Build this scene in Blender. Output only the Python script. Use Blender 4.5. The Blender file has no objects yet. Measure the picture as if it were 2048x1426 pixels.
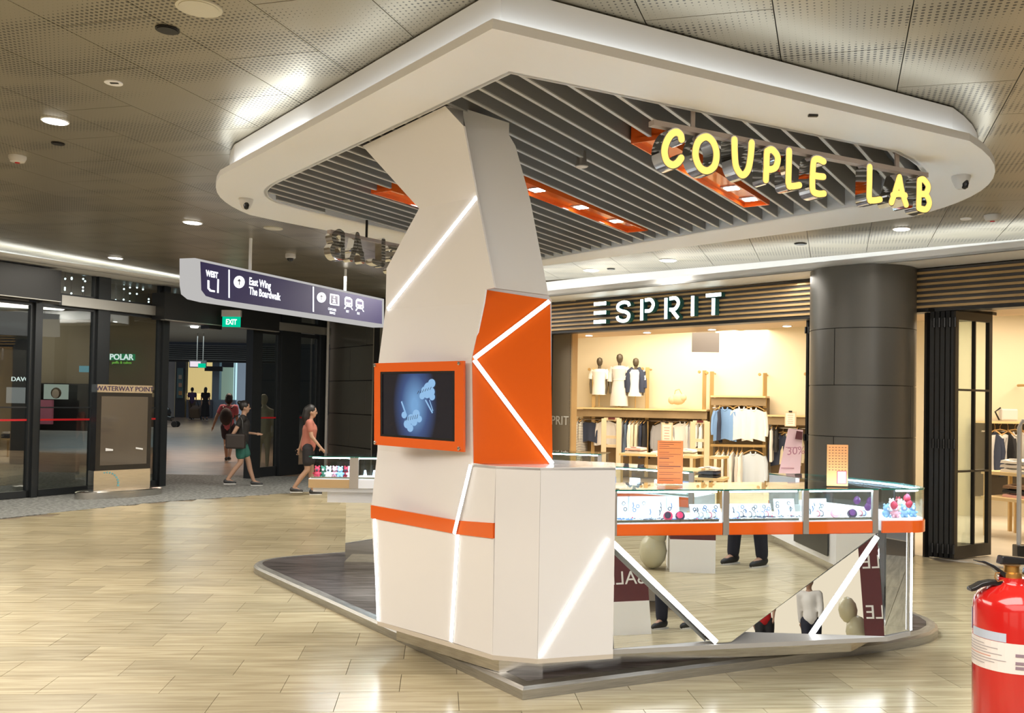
import bpy, bmesh, math, random
from mathutils import Vector, Matrix
random.seed(7)
PI = math.pi
SC = bpy.context.scene
COL = SC.collection
# ------------------------------------------------------------------ camera
F = 1850.0; PITCH = .0209; ROLL = math.radians(1.0); PPX = 1024.0; PPY = 804 - F*.0209; EYE = 1.58
_f = Vector((0, math.cos(PITCH), math.sin(PITCH))); _r = Vector((1, 0, 0)); _u = _r.cross(_f)
_r2 = _r*math.cos(ROLL) + _u*math.sin(ROLL); _u2 = -_r*math.sin(ROLL) + _u*math.cos(ROLL)
CAM = Vector((0, 0, EYE))
cd = bpy.data.cameras.new('camera'); cam = bpy.data.objects.new('camera', cd); COL.objects.link(cam)
cd.sensor_width = 36; cd.lens = 36*F/2048; cd.shift_y = (PPY-713)/2048; cd.clip_start = .05; cd.clip_end = 300
cam.matrix_world = Matrix(((_r2.x, _u2.x, -_f.x, 0), (_r2.y, _u2.y, -_f.y, 0), (_r2.z, _u2.z, -_f.z, EYE), (0, 0, 0, 1)))
SC.camera = cam
def ray(x, y): return _r2*((x-PPX)/F) + _u2*(-(y-PPY)/F) + _f
def fl(x, y, z=0.0):
    d = ray(x, y); return CAM + d*((z-EYE)/d.z)
def atY(x, y, Y):
    d = ray(x, y); return CAM + d*(Y/d.y)
def pl(x, y, P, n):
    d = ray(x, y); n = Vector(n); return CAM + d*((Vector(P)-CAM).dot(n)/d.dot(n))
SC.cycles.transparent_max_bounces = 24
# ------------------------------------------------------------------ world, exposure, broad lights
w = bpy.data.worlds.new('world'); SC.world = w; w.use_nodes = True
w.node_tree.nodes['Background'].inputs[0].default_value = (.80, .86, 1, 1)
w.node_tree.nodes['Background'].inputs[1].default_value = .22
SC.view_settings.view_transform = 'Standard'; SC.view_settings.look = 'None'
SC.view_settings.gamma = 1; SC.view_settings.use_curve_mapping = False
SC.view_settings.exposure = 0.08
def area(name, loc, size, power, col=(1, 1, 1), rot=(0, 0, 0), sy=None, spread=PI):
    l = bpy.data.lights.new(name, 'AREA'); l.energy = power; l.color = col; l.size = size; l.spread = spread
    if sy: l.shape = 'RECTANGLE'; l.size_y = sy
    o = bpy.data.objects.new(name, l); o.location = loc; o.rotation_euler = rot; COL.objects.link(o); return o
WARM = (1, .83, .62); NEUT = (1, .95, .87); COOL = (.86, .95, 1)
# broad lamps added below the mall ceiling to brighten the hall, without fixtures
area('mall_fill', (-5.5, 5.0, 3.50), 3.0, 400, (1, .91, .80), sy=5)
area('mall_fill', (-6.0, 12.0, 3.5), 2.0, 110, (1, .93, .80), sy=4)
area('mall_fill', (.2, .6, 3.36), 3.4, 190, (1, .94, .88), sy=2.2)
area('mall_fill', (4.1, 2.6, 3.2), 1.6, 170, (.92, .95, 1), sy=3)
area('mall_fill', (1.0, -3.5, 3.36), 7, 300, (1, .96, .92), sy=5)
area('mall_fill', (-1.9, 14.2, 3.42), 2.6, 210, (1, .95, .86), sy=2)
area('mall_fill', (2.2, 10.7, 3.05), 2.5, 30, (1, .95, .86), sy=.6)
# shop interior
area('shop_light', (3.2, 15.2, 3.14), 4.0, 240, (1, .89, .70), sy=4.0)
area('shop_light', (3.2, 18.2, 3.14), 4.0, 150, (1, .85, .66), sy=1.6)
area('shop_light', (7.3, 11.7, 3.02), 3.0, 170, (1, .82, .6), sy=3)
# wash on the shop's back wall
area('shop_light', (3.4, 19.0, 3.1), 4.6, 30, (1, .84, .62), rot=(.5, 0, 0), sy=.3)
# outside the doors
area('street_fill', (-6.5, 22.5, 4.2), 4, 420, (1, .76, .60), sy=4)
area('street_fill', (-16, 38, 4.2), 8, 420, (.8, .95, 1), sy=8)
area('street_fill', (-14.5, 23.5, 4.2), 4, 260, (1, .88, .68), sy=3)  # lamp added to brighten what shows behind the left glass
# ------------------------------------------------------------------ materials
MATS = {}
def mat(name, col, rough=.5, metal=0.0, emit=None, es=0.0, spec=.5, coat=0.0):
    if name in MATS: return MATS[name]
    m = bpy.data.materials.new(name); m.use_nodes = True; b = m.node_tree.nodes['Principled BSDF']
    b.inputs['Base Color'].default_value = (*col, 1); b.inputs['Roughness'].default_value = rough
    b.inputs['Metallic'].default_value = metal; b.inputs['Specular IOR Level'].default_value = spec
    b.inputs['Coat Weight'].default_value = coat; b.inputs['Coat Roughness'].default_value = .04
    if emit: b.inputs['Emission Color'].default_value = (*emit, 1); b.inputs['Emission Strength'].default_value = es
    MATS[name] = m; return m
def N(m, t, **kw):
    n = m.node_tree.nodes.new(t)
    for k, v in kw.items(): setattr(n, k, v)
    return n
def L(m, a, b): m.node_tree.links.new(a, b)
def noisy(m, scale=(1, 1, 1), nscale=6, c1=(.5, .5, .5), c2=(.6, .6, .6), rot=0.0, bump=0.0, detail=4, lo=.35, hi=.65, coord='Object'):
    b = m.node_tree.nodes['Principled BSDF']
    if coord == 'World': src = N(m, 'ShaderNodeNewGeometry').outputs['Position']
    else: src = N(m, 'ShaderNodeTexCoord').outputs[coord]
    mp = N(m, 'ShaderNodeMapping'); mp.inputs['Scale'].default_value = scale; mp.inputs['Rotation'].default_value = (0, 0, rot)
    n = N(m, 'ShaderNodeTexNoise'); n.inputs['Scale'].default_value = nscale; n.inputs['Detail'].default_value = detail
    r = N(m, 'ShaderNodeValToRGB'); r.color_ramp.elements[0].position = lo; r.color_ramp.elements[1].position = hi
    r.color_ramp.elements[0].color = (*c1, 1); r.color_ramp.elements[1].color = (*c2, 1)
    L(m, src, mp.inputs[0]); L(m, mp.outputs[0], n.inputs[0]); L(m, n.outputs[0], r.inputs[0]); L(m, r.outputs[0], b.inputs['Base Color'])
    if bump:
        bp = N(m, 'ShaderNodeBump'); bp.inputs['Strength'].default_value = bump; bp.inputs['Distance'].default_value = .01
        L(m, n.outputs[0], bp.inputs['Height']); L(m, bp.outputs[0], b.inputs['Normal'])
    return m
def emis(name, col, s):
    if name in MATS: return MATS[name]
    m = bpy.data.materials.new(name); m.use_nodes = True; nt = m.node_tree; nt.nodes.clear()
    e = nt.nodes.new('ShaderNodeEmission'); e.inputs[0].default_value = (*col, 1); e.inputs[1].default_value = s
    o = nt.nodes.new('ShaderNodeOutputMaterial'); nt.links.new(e.outputs[0], o.inputs[0]); MATS[name] = m; return m
def glass(name, tint=(1, 1, 1), ior=1.5, extra=0.0):
    m = bpy.data.materials.new(name); m.use_nodes = True; nt = m.node_tree; nt.nodes.clear()
    t = nt.nodes.new('ShaderNodeBsdfTransparent'); t.inputs[0].default_value = (*tint, 1)
    g = nt.nodes.new('ShaderNodeBsdfGlossy'); g.inputs['Roughness'].default_value = .0
    fr = nt.nodes.new('ShaderNodeFresnel'); ge = nt.nodes.new('ShaderNodeNewGeometry'); mr = nt.nodes.new('ShaderNodeMapRange')
    mr.inputs['To Min'].default_value = ior; mr.inputs['To Max'].default_value = 1/ior       # same reflectance on both faces of a thin pane
    nt.links.new(ge.outputs['Backfacing'], mr.inputs[0]); nt.links.new(mr.outputs[0], fr.inputs[0])
    mx = nt.nodes.new('ShaderNodeMixShader'); o = nt.nodes.new('ShaderNodeOutputMaterial')
    if extra:
        a = nt.nodes.new('ShaderNodeMath'); a.operation = 'ADD'; a.use_clamp = True; a.inputs[1].default_value = extra
        nt.links.new(fr.outputs[0], a.inputs[0]); nt.links.new(a.outputs[0], mx.inputs[0])
    else: nt.links.new(fr.outputs[0], mx.inputs[0])
    nt.links.new(t.outputs[0], mx.inputs[1]); nt.links.new(g.outputs[0], mx.inputs[2]); nt.links.new(mx.outputs[0], o.inputs[0])
    MATS[name] = m; return m
white = mat('white_acrylic', (.82, .80, .79), .12, coat=.3)
whitep = mat('white_paint', (.84, .84, .85), .45)
orange = mat('orange_acrylic', (.80, .125, .012), .08, coat=.5)
steel = noisy(mat('brushed_steel', (.62, .60, .57), .22, 1.0), (1, 1, 40), 8, (.50, .48, .45), (.66, .64, .60))
chrome = mat('chrome', (.75, .76, .78), .04, 1.0)
mirror = mat('mirror_silver', (.86, .88, .86), .0, 1.0)
dark = mat('black_metal', (.018, .017, .016), .35, .4)
charcoal = mat('charcoal_metal', (.055, .055, .052), .38, .5)
colm = mat('column_bronze', (.125, .118, .104), .36, .25)
slatm = mat('slat_grey', (.245, .235, .222), .42)
slatb = mat('slat_pale_edge', (.50, .485, .46), .4)
ledm = emis('led_white', (.93, .97, 1), 14)
covem = emis('cove_led', (.96, 1, .97), 11)
covek = emis('canopy_cove_led', (.96, 1, .98), 4.0)
caseled = emis('case_led', (.62, .81, 1), 62)
lampm = emis('lamp_disc', (1, .97, .9), 12)
glassm = glass('clear_glass', (.93, .97, .96))
glassd = glass('door_glass', (.72, .76, .74), 1.5, .07)
edgeg = mat('glass_edge_green', (.02, .16, .12), .1)
silver = mat('silver_frame', (.46, .42, .38), .35, .7)
maroon = mat('maroon_board', (.10, .012, .016), .4)
black = mat('black_plastic', (.012, .012, .013), .25)
# ------------------------------------------------------------------ mesh helpers
class MB:
    def __init__(s): s.v = []; s.f = []
    def add(s, vs, fs):
        n = len(s.v); s.v += [tuple(v) for v in vs]; s.f += [tuple(i+n for i in f) for f in fs]; return s
    def box(s, c, d, rz=0.0, M=None):
        a, b, e = d[0]/2, d[1]/2, d[2]/2
        vs = [Vector((x, y, z)) for z in (-e, e) for y in (-b, b) for x in (-a, a)]
        R = Matrix.Rotation(rz, 3, 'Z') if M is None else M
        vs = [R @ v + Vector(c) for v in vs]
        return s.add(vs, [(0, 2, 3, 1), (4, 5, 7, 6), (0, 1, 5, 4), (1, 3, 7, 5), (3, 2, 6, 7), (2, 0, 4, 6)])
    def prism(s, pts, z0, z1):
        n = len(pts); z0f = z0 if callable(z0) else (lambda x, y: z0); z1f = z1 if callable(z1) else (lambda x, y: z1)
        s.add([(p[0], p[1], z0f(*p[:2])) for p in pts] + [(p[0], p[1], z1f(*p[:2])) for p in pts],
              [tuple(range(n))[::-1], tuple(range(n, 2*n))] + [(i, (i+1) % n, n+(i+1) % n, n+i) for i in range(n)])
        return s
    def slab(s, pts, off):                      # polygon of 3-D points given thickness by an offset vector
        n = len(pts); pts = [Vector(p) for p in pts]; off = Vector(off)
        return s.add(pts + [p+off for p in pts], [tuple(range(n)), tuple(range(n, 2*n))[::-1]] + [(i, n+i, n+(i+1) % n, (i+1) % n) for i in range(n)])
    def tube(s, path, r, seg=8, cap=True):
        path = [Vector(p) for p in path]; rs = r if isinstance(r, (list, tuple)) else [r]*len(path); base = len(s.v); up = None
        for i, p in enumerate(path):
            t = (path[min(i+1, len(path)-1)] - path[max(i-1, 0)]).normalized()
            if up is None: up = t.orthogonal().normalized()
            up = (up - t*up.dot(t)).normalized(); bi = t.cross(up)
            for k in range(seg):
                a = 2*PI*k/seg; s.v.append(tuple(p + (up*math.cos(a) + bi*math.sin(a))*rs[i]))
        for i in range(len(path)-1):
            for k in range(seg):
                a = base+i*seg+k; b = base+i*seg+(k+1) % seg; s.f.append((a, b, b+seg, a+seg))
        if cap:
            s.f.append(tuple(base+k for k in range(seg))[::-1]); s.f.append(tuple(base+(len(path)-1)*seg+k for k in range(seg)))
        return s
    def lathe(s, prof, c=(0, 0, 0), seg=16, M=None):
        base = len(s.v); c = Vector(c)
        for r, z in prof:
            for k in range(seg):
                a = 2*PI*k/seg; v = Vector((r*math.cos(a), r*math.sin(a), z)); s.v.append(tuple((M @ v if M else v)+c))
        for i in range(len(prof)-1):
            for k in range(seg):
                a = base+i*seg+k; b = base+i*seg+(k+1) % seg; s.f.append((a, b, b+seg, a+seg))
        s.f.append(tuple(base+k for k in range(seg))[::-1]); s.f.append(tuple(base+(len(prof)-1)*seg+k for k in range(seg)))
        return s
    def ball(s, c, r, seg=10, sc=(1, 1, 1)):
        c = Vector(c); prof = [(math.sin(PI*i/6), -math.cos(PI*i/6)) for i in range(7)]; prof[0] = (.02, -1); prof[-1] = (.02, 1)
        M = Matrix.Diagonal((r*sc[0], r*sc[1], r*sc[2])); return s.lathe(prof, c, seg, M)
    def mesh(s, name, m, smooth=False):
        me = bpy.data.meshes.new(name); me.from_pydata(s.v, [], s.f); me.validate()
        for q in (m if isinstance(m, (list, tuple)) else [m]): me.materials.append(q)
        bm = bmesh.new(); bm.from_mesh(me); bmesh.ops.recalc_face_normals(bm, faces=bm.faces); bm.to_mesh(me); bm.free()
        if smooth:
            me.polygons.foreach_set('use_smooth', [True]*len(me.polygons)); me.set_sharp_from_angle(angle=math.radians(40))
        me.update(); return me
    def obj(s, name, m, parent=None, smooth=False, bevel=0.0):
        o = bpy.data.objects.new(name, s.mesh(name, m, smooth)); COL.objects.link(o)
        if parent: adopt(o, parent)
        if bevel:
            b = o.modifiers.new('bevel', 'BEVEL'); b.width = bevel; b.segments = 2; b.limit_method = 'ANGLE'; b.angle_limit = .7
        return o
def wmat(o): return o.matrix_basis.copy() if o.parent is None else wmat(o.parent) @ o.matrix_parent_inverse @ o.matrix_basis
def adopt(o, p):
    o.parent = p; o.matrix_parent_inverse = wmat(p).inverted()
def tag(o, label, cat, group=None, kind=None):
    if label: o['label'] = label
    if cat: o['category'] = cat
    if group: o['group'] = group
    if kind: o['kind'] = kind
    return o
def struct(o): o['kind'] = 'structure'; return o
def stuff(o): o['kind'] = 'stuff'; return o
def thing(name, loc, label, cat, group=None, rz=0.0):
    o = bpy.data.objects.new(name, None); COL.objects.link(o); o.location = loc; o.rotation_euler = (0, 0, rz); o.empty_display_size = .1
    o.matrix_basis = Matrix.Translation(Vector(loc)) @ Matrix.Rotation(rz, 4, 'Z')
    return tag(o, label, cat, group)
def lpart(b, name, m, parent, **kw):            # part built in its thing's own coordinates
    o = b.obj(name, m, None, **kw); o.parent = parent; return o
def copy_tree(o, parent=None):
    c = o.copy(); COL.objects.link(c); c.parent = parent
    if parent: c.matrix_parent_inverse = o.matrix_parent_inverse.copy()
    for ch in list(o.children): copy_tree(ch, c)
    return c
def catmull(p, n=6, closed=False):
    out = []; N_ = len(p)
    for i in range(N_ if closed else N_-1):
        P0 = p[(i-1) % N_] if closed or i > 0 else p[0]; P1 = p[i]; P2 = p[(i+1) % N_]; P3 = p[(i+2) % N_] if closed or i+2 < N_ else p[-1]
        for k in range(n):
            t = k/n
            out.append(tuple(.5*((2*b)+(-a+c)*t+(2*a-5*b+4*c-d)*t*t+(-a+3*b-3*c+d)*t**3) for a, b, c, d in zip(P0, P1, P2, P3)))
    if not closed: out.append(tuple(p[-1]))
    return out
def quadb(a, b, c, n=8): return [tuple((1-t)**2*x+2*t*(1-t)*y+t*t*z for x, y, z in zip(a, b, c)) for t in [i/n for i in range(n+1)]]
def ribbon(pts, wd, closed=False, cap=True):    # 2-D outline of a stroke: two rails (+ round caps)
    n = len(pts); Lf = []; Rt = []
    for i in range(n):
        a = Vector(pts[i-1] if (i > 0 or closed) else pts[i]); b = Vector(pts[(i+1) % n] if (i < n-1 or closed) else pts[i])
        t = (b-a).normalized(); nn = Vector((-t.y, t.x)); p = Vector(pts[i]); Lf.append(p+nn*wd/2); Rt.append(p-nn*wd/2)
    if closed: return Lf, Rt, True
    if cap:
        def arc(c, s, e):
            c = Vector(c); v = Vector(s)-c; return [c + Matrix.Rotation(e*PI*k/5, 2) @ v for k in range(1, 5)]
        return Lf + arc(pts[-1], Lf[-1], -1) + Rt[::-1] + arc(pts[0], Rt[0], -1), len(Lf), False
    return Lf + Rt[::-1], len(Lf), False
def stroke_solid(b, pts, wd, O, ex, ez, en, t0, t1, closed=False, cap=True):
    """extruded stroke on the plane O + x*ex + y*ez, between offsets t0..t1 along en"""
    P = lambda q, t: O + ex*q[0] + ez*q[1] + en*t
    r = ribbon(pts, wd, closed, cap)
    if closed:
        Lf, Rt, _ = r; n = len(Lf); base = len(b.v)
        for ring, t in ((Lf, t0), (Rt, t0), (Lf, t1), (Rt, t1)): b.v += [tuple(P(q, t)) for q in ring]
        for i in range(n):
            j = (i+1) % n; a, c, d, e = base, base+n, base+2*n, base+3*n
            b.f += [(a+i, a+j, c+j, c+i), (d+i, e+i, e+j, d+j), (a+i, d+i, d+j, a+j), (c+i, c+j, e+j, e+i)]
        return
    out, nl, _ = r; n = len(out); base = len(b.v)
    for t in (t0, t1): b.v += [tuple(P(q, t)) for q in out]
    for i in range(n): j = (i+1) % n; b.f.append((base+i, base+j, base+n+j, base+n+i))
    # faces as strips so that curved strokes triangulate cleanly
    ncap = 4 if cap else 0
    li = list(range(nl)); ri = list(range(nl+ncap, 2*nl+ncap))[::-1]; c1 = list(range(nl, nl+ncap)); c0 = list(range(2*nl+ncap, 2*nl+2*ncap))
    for off in (base, base+n):
        for i in range(nl-1): b.f.append((off+li[i], off+li[i+1], off+ri[i+1], off+ri[i]))
        if cap:
            b.f.append(tuple(off+k for k in [li[-1]]+c1+[ri[-1]])); b.f.append(tuple(off+k for k in [ri[0]]+c0+[li[0]]))
def text_obj(txt, name, m, O, ex, ez, size, parent=None, depth=.002, align='LEFT', sx=1.0, bold=0.0):
    cu = bpy.data.curves.new(name, 'FONT'); cu.body = txt; cu.size = size; cu.extrude = depth; cu.align_x = align; cu.offset = bold; cu.resolution_u = 3
    o = bpy.data.objects.new(name, cu); ex = Vector(ex).normalized(); ez = Vector(ez).normalized(); en = ex.cross(ez)
    MW = Matrix(((ex.x*sx, ez.x, en.x, O[0]), (ex.y*sx, ez.y, en.y, O[1]), (ex.z*sx, ez.z, en.z, O[2]), (0, 0, 0, 1)))
    COL.objects.link(o); bpy.context.view_layer.update()
    me = bpy.data.meshes.new_from_object(o); bpy.data.objects.remove(o); me.materials.clear(); me.materials.append(m)
    me.transform(MW); q = bpy.data.objects.new(name, me); COL.objects.link(q)
    if parent: adopt(q, parent)
    return q
Zv = Vector((0, 0, 1))
# ================================================================== FLOOR
TA = math.radians(4.5); TW = .3177; TU = Vector((math.cos(TA), math.sin(TA), 0)); TV = Vector((math.sin(TA), -math.cos(TA), 0)); TO = Vector((-1.6819, 6.873, 0))
def tilemat():
    m = mat('floor_tile', (.5, .4, .25), .22); b = m.node_tree.nodes['Principled BSDF']
    g = N(m, 'ShaderNodeNewGeometry')
    mp = N(m, 'ShaderNodeMapping'); mp.vector_type = 'POINT'; mp.inputs['Rotation'].default_value = (0, 0, -TA)
    L(m, g.outputs['Position'], mp.inputs[0])
    sc = N(m, 'ShaderNodeMapping'); sc.inputs['Scale'].default_value = (1.2, 16, 1); L(m, mp.outputs[0], sc.inputs[0])
    n = N(m, 'ShaderNodeTexNoise'); n.inputs['Scale'].default_value = 1.6; n.inputs['Detail'].default_value = 6; n.inputs['Distortion'].default_value = .6
    L(m, sc.outputs[0], n.inputs[0])
    r = N(m, 'ShaderNodeValToRGB'); r.color_ramp.elements[0].position = .3; r.color_ramp.elements[1].position = .7
    r.color_ramp.elements[0].color = (.36, .295, .175, 1); r.color_ramp.elements[1].color = (.56, .485, .315, 1)
    L(m, n.outputs[0], r.inputs[0])
    at = N(m, 'ShaderNodeAttribute'); at.attribute_name = 'tone'; at.attribute_type = 'GEOMETRY'
    oi = N(m, 'ShaderNodeObjectInfo')
    ad = N(m, 'ShaderNodeMath'); ad.operation = 'ADD'; L(m, at.outputs['Fac'], ad.inputs[0]); L(m, oi.outputs['Random'], ad.inputs[1])
    fr = N(m, 'ShaderNodeMath'); fr.operation = 'FRACT'; L(m, ad.outputs[0], fr.inputs[0])
    mr = N(m, 'ShaderNodeMapRange'); mr.inputs['To Min'].default_value = .86; mr.inputs['To Max'].default_value = 1.1; L(m, fr.outputs[0], mr.inputs[0])
    hs = N(m, 'ShaderNodeHueSaturation'); L(m, mr.outputs[0], hs.inputs['Value']); L(m, r.outputs[0], hs.inputs['Color']); L(m, hs.outputs[0], b.inputs['Base Color'])
    rr = N(m, 'ShaderNodeMapRange'); rr.inputs['To Min'].default_value = .17; rr.inputs['To Max'].default_value = .30; L(m, n.outputs[0], rr.inputs[0]); L(m, rr.outputs[0], b.inputs['Roughness'])
    b.inputs['Specular IOR Level'].default_value = .4
    return m
tilem = tilemat()
grout = mat('grout', (.20, .155, .10), .8)
CARP = [(-7.5, 10.6), (-6.45, 11.65), (-5.23, 13.85), (-3.55, 15.55), (-2.4, 17.0), (-2.3, 19.5)]     # edge between tiles and entrance matting
def in_carpet(x, y):
    if y < 10.6 or x > -2.3: return False
    for (x0, y0), (x1, y1) in zip(CARP, CARP[1:]):
        if y0 <= y <= y1: return x < x0+(x1-x0)*(y-y0)/(y1-y0)
    return y > 19.5
FD = Vector((-.685, .728, 0)).normalized(); FO = Vector((4.65, 9.7, 0)); FN = Vector((-FD.y, FD.x, 0))      # shop front line; FN points out to the mall
if FN.y > 0: FN = -FN
def fside(x, y): return (Vector((x, y, 0))-FO).dot(FN)
tiles = []
for v in range(-46, 24):
    for u in range(-9, 16):
        uu = u + (.5 if v % 2 else 0)
        c = TO + TU*((uu+.5)*2*TW) + TV*((v+.5)*TW)
        if c.y < -5 or c.y > 20 or c.x < -9.5 or c.x > 7: continue
        if in_carpet(c.x, c.y) or fside(c.x, c.y) < -.1: continue
        tiles.append((c, v))
fb = MB(); fb.box((0, 7, -.06), (40, 40, .1)); floor = struct(fb.obj('floor', grout))
g = .0016
tmesh = MB().box((0, 0, -.0045), (2*TW-2*g, TW-2*g, .009)).mesh('tile', tilem)
at = tmesh.attributes.new('tone', 'FLOAT', 'FACE')
def visw(c):
    d = c.y
    if d < 2.5 or abs(c.x/d) > .60: return 1e9
    return d*d
tiles.sort(key=lambda t: visw(t[0]))
for c, v in tiles[:295]:
    o = bpy.data.objects.new('tile', tmesh); COL.objects.link(o); o.parent = floor
    o.matrix_basis = Matrix.Translation(c+Vector((0, 0, -.0008*random.random()))) @ Matrix.Rotation(TA, 4, 'Z')
rb = MB(); tones = []
for c, v in tiles[295:]: rb.box(c-Zv*.0045, (2*TW-2*g, TW-2*g, .009), TA); tones += [random.random()]*6
me = rb.mesh('far_tiles', tilem); a_ = me.attributes.new('tone', 'FLOAT', 'FACE'); a_.data.foreach_set('value', tones)
o = bpy.data.objects.new('tile_field', me); COL.objects.link(o); adopt(o, floor); stuff(o)
carp = noisy(mat('entrance_mat', (.3, .3, .29), .85), (1, 1, 1), 18, (.13, .135, .13), (.34, .345, .33), bump=.3)
o = MB().prism([(-9.5, 10.6)] + CARP + [(-9.5, 19.5)], -.008, .002).obj('floor', carp); struct(o)
pave = noisy(mat('street_paving', (.25, .2, .16), .3), (1, 2.5, 1), 1.8, (.22, .155, .115), (.36, .26, .19), detail=8)
ob = MB().prism([(-60, 18), (2, 18), (12, 25), (30, 80), (-60, 80)], lambda x, y: (y-18)*.0112-.03, lambda x, y: (y-18)*.0112-.006).prism([(-60, 10), (-3, 15), (2, 18), (-60, 18)], -.03, -.006); street = struct(ob.obj('floor', pave))
shopfl = noisy(mat('shop_floor', (.62, .56, .46), .35), (1, 1, 1), 1.2, (.56, .50, .40), (.66, .60, .50))
P_ = lambda s, d, z=0: FO + FD*s - FN*d + Zv*z          # point on the shop front: s along it, d into the shop
o = MB().prism([P_(-6, .05)[:2], P_(6.4, .05)[:2], P_(6.4, 14)[:2], P_(-6, 14)[:2]], -.012, .003).obj('floor', shopfl); struct(o)
# ================================================================== CEILING
CZ = lambda x, y: 3.45 - .03*x
cn = Vector((.03, 0, 1)).normalized()
def ceilmat():
    m = mat('perforated_panel', (.30, .28, .235), .3, .75); b = m.node_tree.nodes['Principled BSDF']
    g = N(m, 'ShaderNodeNewGeometry'); mp = N(m, 'ShaderNodeMapping'); mp.inputs['Rotation'].default_value = (0, 0, .337)
    L(m, g.outputs['Position'], mp.inputs[0])
    s = N(m, 'ShaderNodeMapping'); s.inputs['Scale'].default_value = (32, 32, 0); L(m, mp.outputs[0], s.inputs[0])
    fr = N(m, 'ShaderNodeVectorMath'); fr.operation = 'FRACTION'; L(m, s.outputs[0], fr.inputs[0])
    sb = N(m, 'ShaderNodeVectorMath'); sb.operation = 'SUBTRACT'; sb.inputs[1].default_value = (.5, .5, 0); L(m, fr.outputs[0], sb.inputs[0])
    ln = N(m, 'ShaderNodeVectorMath'); ln.operation = 'LENGTH'; L(m, sb.outputs[0], ln.inputs[0])
    bn = N(m, 'ShaderNodeMapping'); bn.inputs['Scale'].default_value = (.75, 2.6, 1); L(m, mp.outputs[0], bn.inputs[0])
    n = N(m, 'ShaderNodeTexNoise'); n.inputs['Scale'].default_value = 1.5; n.inputs['Detail'].default_value = 0; L(m, bn.outputs[0], n.inputs[0])
    mr = N(m, 'ShaderNodeMapRange'); mr.inputs['From Min'].default_value = .38; mr.inputs['From Max'].default_value = .62; mr.inputs['To Min'].default_value = .05; mr.inputs['To Max'].default_value = .27
    L(m, n.outputs[0], mr.inputs[0])
    ls = N(m, 'ShaderNodeMath'); ls.operation = 'LESS_THAN'; L(m, ln.outputs['Value'], ls.inputs[0]); L(m, mr.outputs[0], ls.inputs[1])
    mx = N(m, 'ShaderNodeMix'); mx.data_type = 'RGBA'; mx.inputs['A'].default_value = (.41, .375, .295, 1); mx.inputs['B'].default_value = (.03, .027, .022, 1)
    L(m, ls.outputs[0], mx.inputs['Factor']); L(m, mx.outputs['Result'], b.inputs['Base Color'])
    iv = N(m, 'ShaderNodeMath'); iv.operation = 'SUBTRACT'; iv.inputs[0].default_value = 1; L(m, ls.outputs[0], iv.inputs[1])
    ml = N(m, 'ShaderNodeMath'); ml.operation = 'MULTIPLY'; ml.inputs[1].default_value = .72; L(m, iv.outputs[0], ml.inputs[0]); L(m, ml.outputs[0], b.inputs['Metallic'])
    b.inputs['Roughness'].default_value = .34
    return m
ceilm = ceilmat()
cb = MB().prism([(-12, -8), (9, -8), (9, 22), (-12, 22)], lambda x, y: CZ(x, y)+.03, lambda x, y: CZ(x, y)+.15)
ceiling = struct(cb.obj('ceiling', dark))
PD = Vector((.33, .944, 0)).normalized(); PQ = Vector((.944, -.33, 0)).normalized()
PO = Vector((.61, 4.43, 0))
GO = Vector((-6.12, 16.26, 0)); GD = Vector((.485, .875, 0)).normalized(); GN = Vector((.875, -.485, 0)).normalized()
def gside(x, y): return (Vector((x, y, 0))-GO).dot(GN)
pan = MB().box((0, 0, .006), (.595, 1.195, .012)).mesh('ceiling_panel', ceilm)
pans = []
for i in range(-22, 20):
    for j in range(-14, 18):
        c = PO + PQ*((i+.5)*.6) + PD*((j+.5+.5*(i % 2))*1.2)
        if not (-11.5 < c.x < 8 and -7 < c.y < 21.5) or gside(c.x, c.y) < -.3 or fside(c.x, c.y) < -.6: continue
        pans.append(c)
def pv(c): return c.y*c.y if (c.y > 3 and abs(c.x/c.y) < .66) else 1e9+c.y
pans.sort(key=pv)
ex_ = (PQ - cn*PQ.dot(cn)).normalized(); ey_ = cn.cross(ex_)
MR = Matrix(((ex_.x, ey_.x, cn.x, 0), (ex_.y, ey_.y, cn.y, 0), (ex_.z, ey_.z, cn.z, 0), (0, 0, 0, 1)))
pr = MB()
for k, c in enumerate(pans):
    T = Matrix.Translation(Vector((c.x, c.y, CZ(c.x, c.y)))) @ MR
    if k < 290 and pv(c) < 1e9:
        o = bpy.data.objects.new('ceiling_panel', pan); COL.objects.link(o); o.parent = ceiling; o.matrix_basis = T
    else: pr.box(T @ Vector((0, 0, .006)), (.595, 1.195, .012), M=T.to_3x3())
o = pr.obj('panel_field', ceilm, ceiling); stuff(o)
# ------------------------------------------------------------------ perimeter soffits (trims)
tr = MB(); S0, S1 = -2.6, 9.2
def sof(s, d, z): return P_(s, d, z)
for s0, s1 in ((S0, S1),):
    tr.slab([sof(s0, -.6, 3.10), sof(s1, -.6, 3.10), sof(s1, .0, 3.10), sof(s0, .0, 3.10)], (0, 0, .025))
    tr.slab([sof(s0, -.6, 3.10), sof(s1, -.6, 3.10), sof(s1, -.57, 3.10), sof(s0, -.57, 3.10)], (0, 0, .085))
    tr.slab([sof(s0, -.02, 3.12), sof(s1, -.02, 3.12), sof(s1, -.02, 3.42), sof(s0, -.02, 3.42)], -FN*.03)
struct(tr.obj('trim_1', whitep))
e = MB(); e.slab([sof(S0, -.50, 3.126), sof(S1, -.50, 3.126), sof(S1, -.42, 3.126), sof(S0, -.42, 3.126)], (0, 0, .02))
o = e.obj('cove_light', covem); tag(o, 'white LED cove strip behind the soffit lip above the clothing shop front', 'light')
G_ = lambda t, d, z=0: GO + GD*t + GN*d + Zv*z           # glass front: t along it, d out towards the mall
tr = MB(); T0, T1 = -6.0, 5.6
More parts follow.
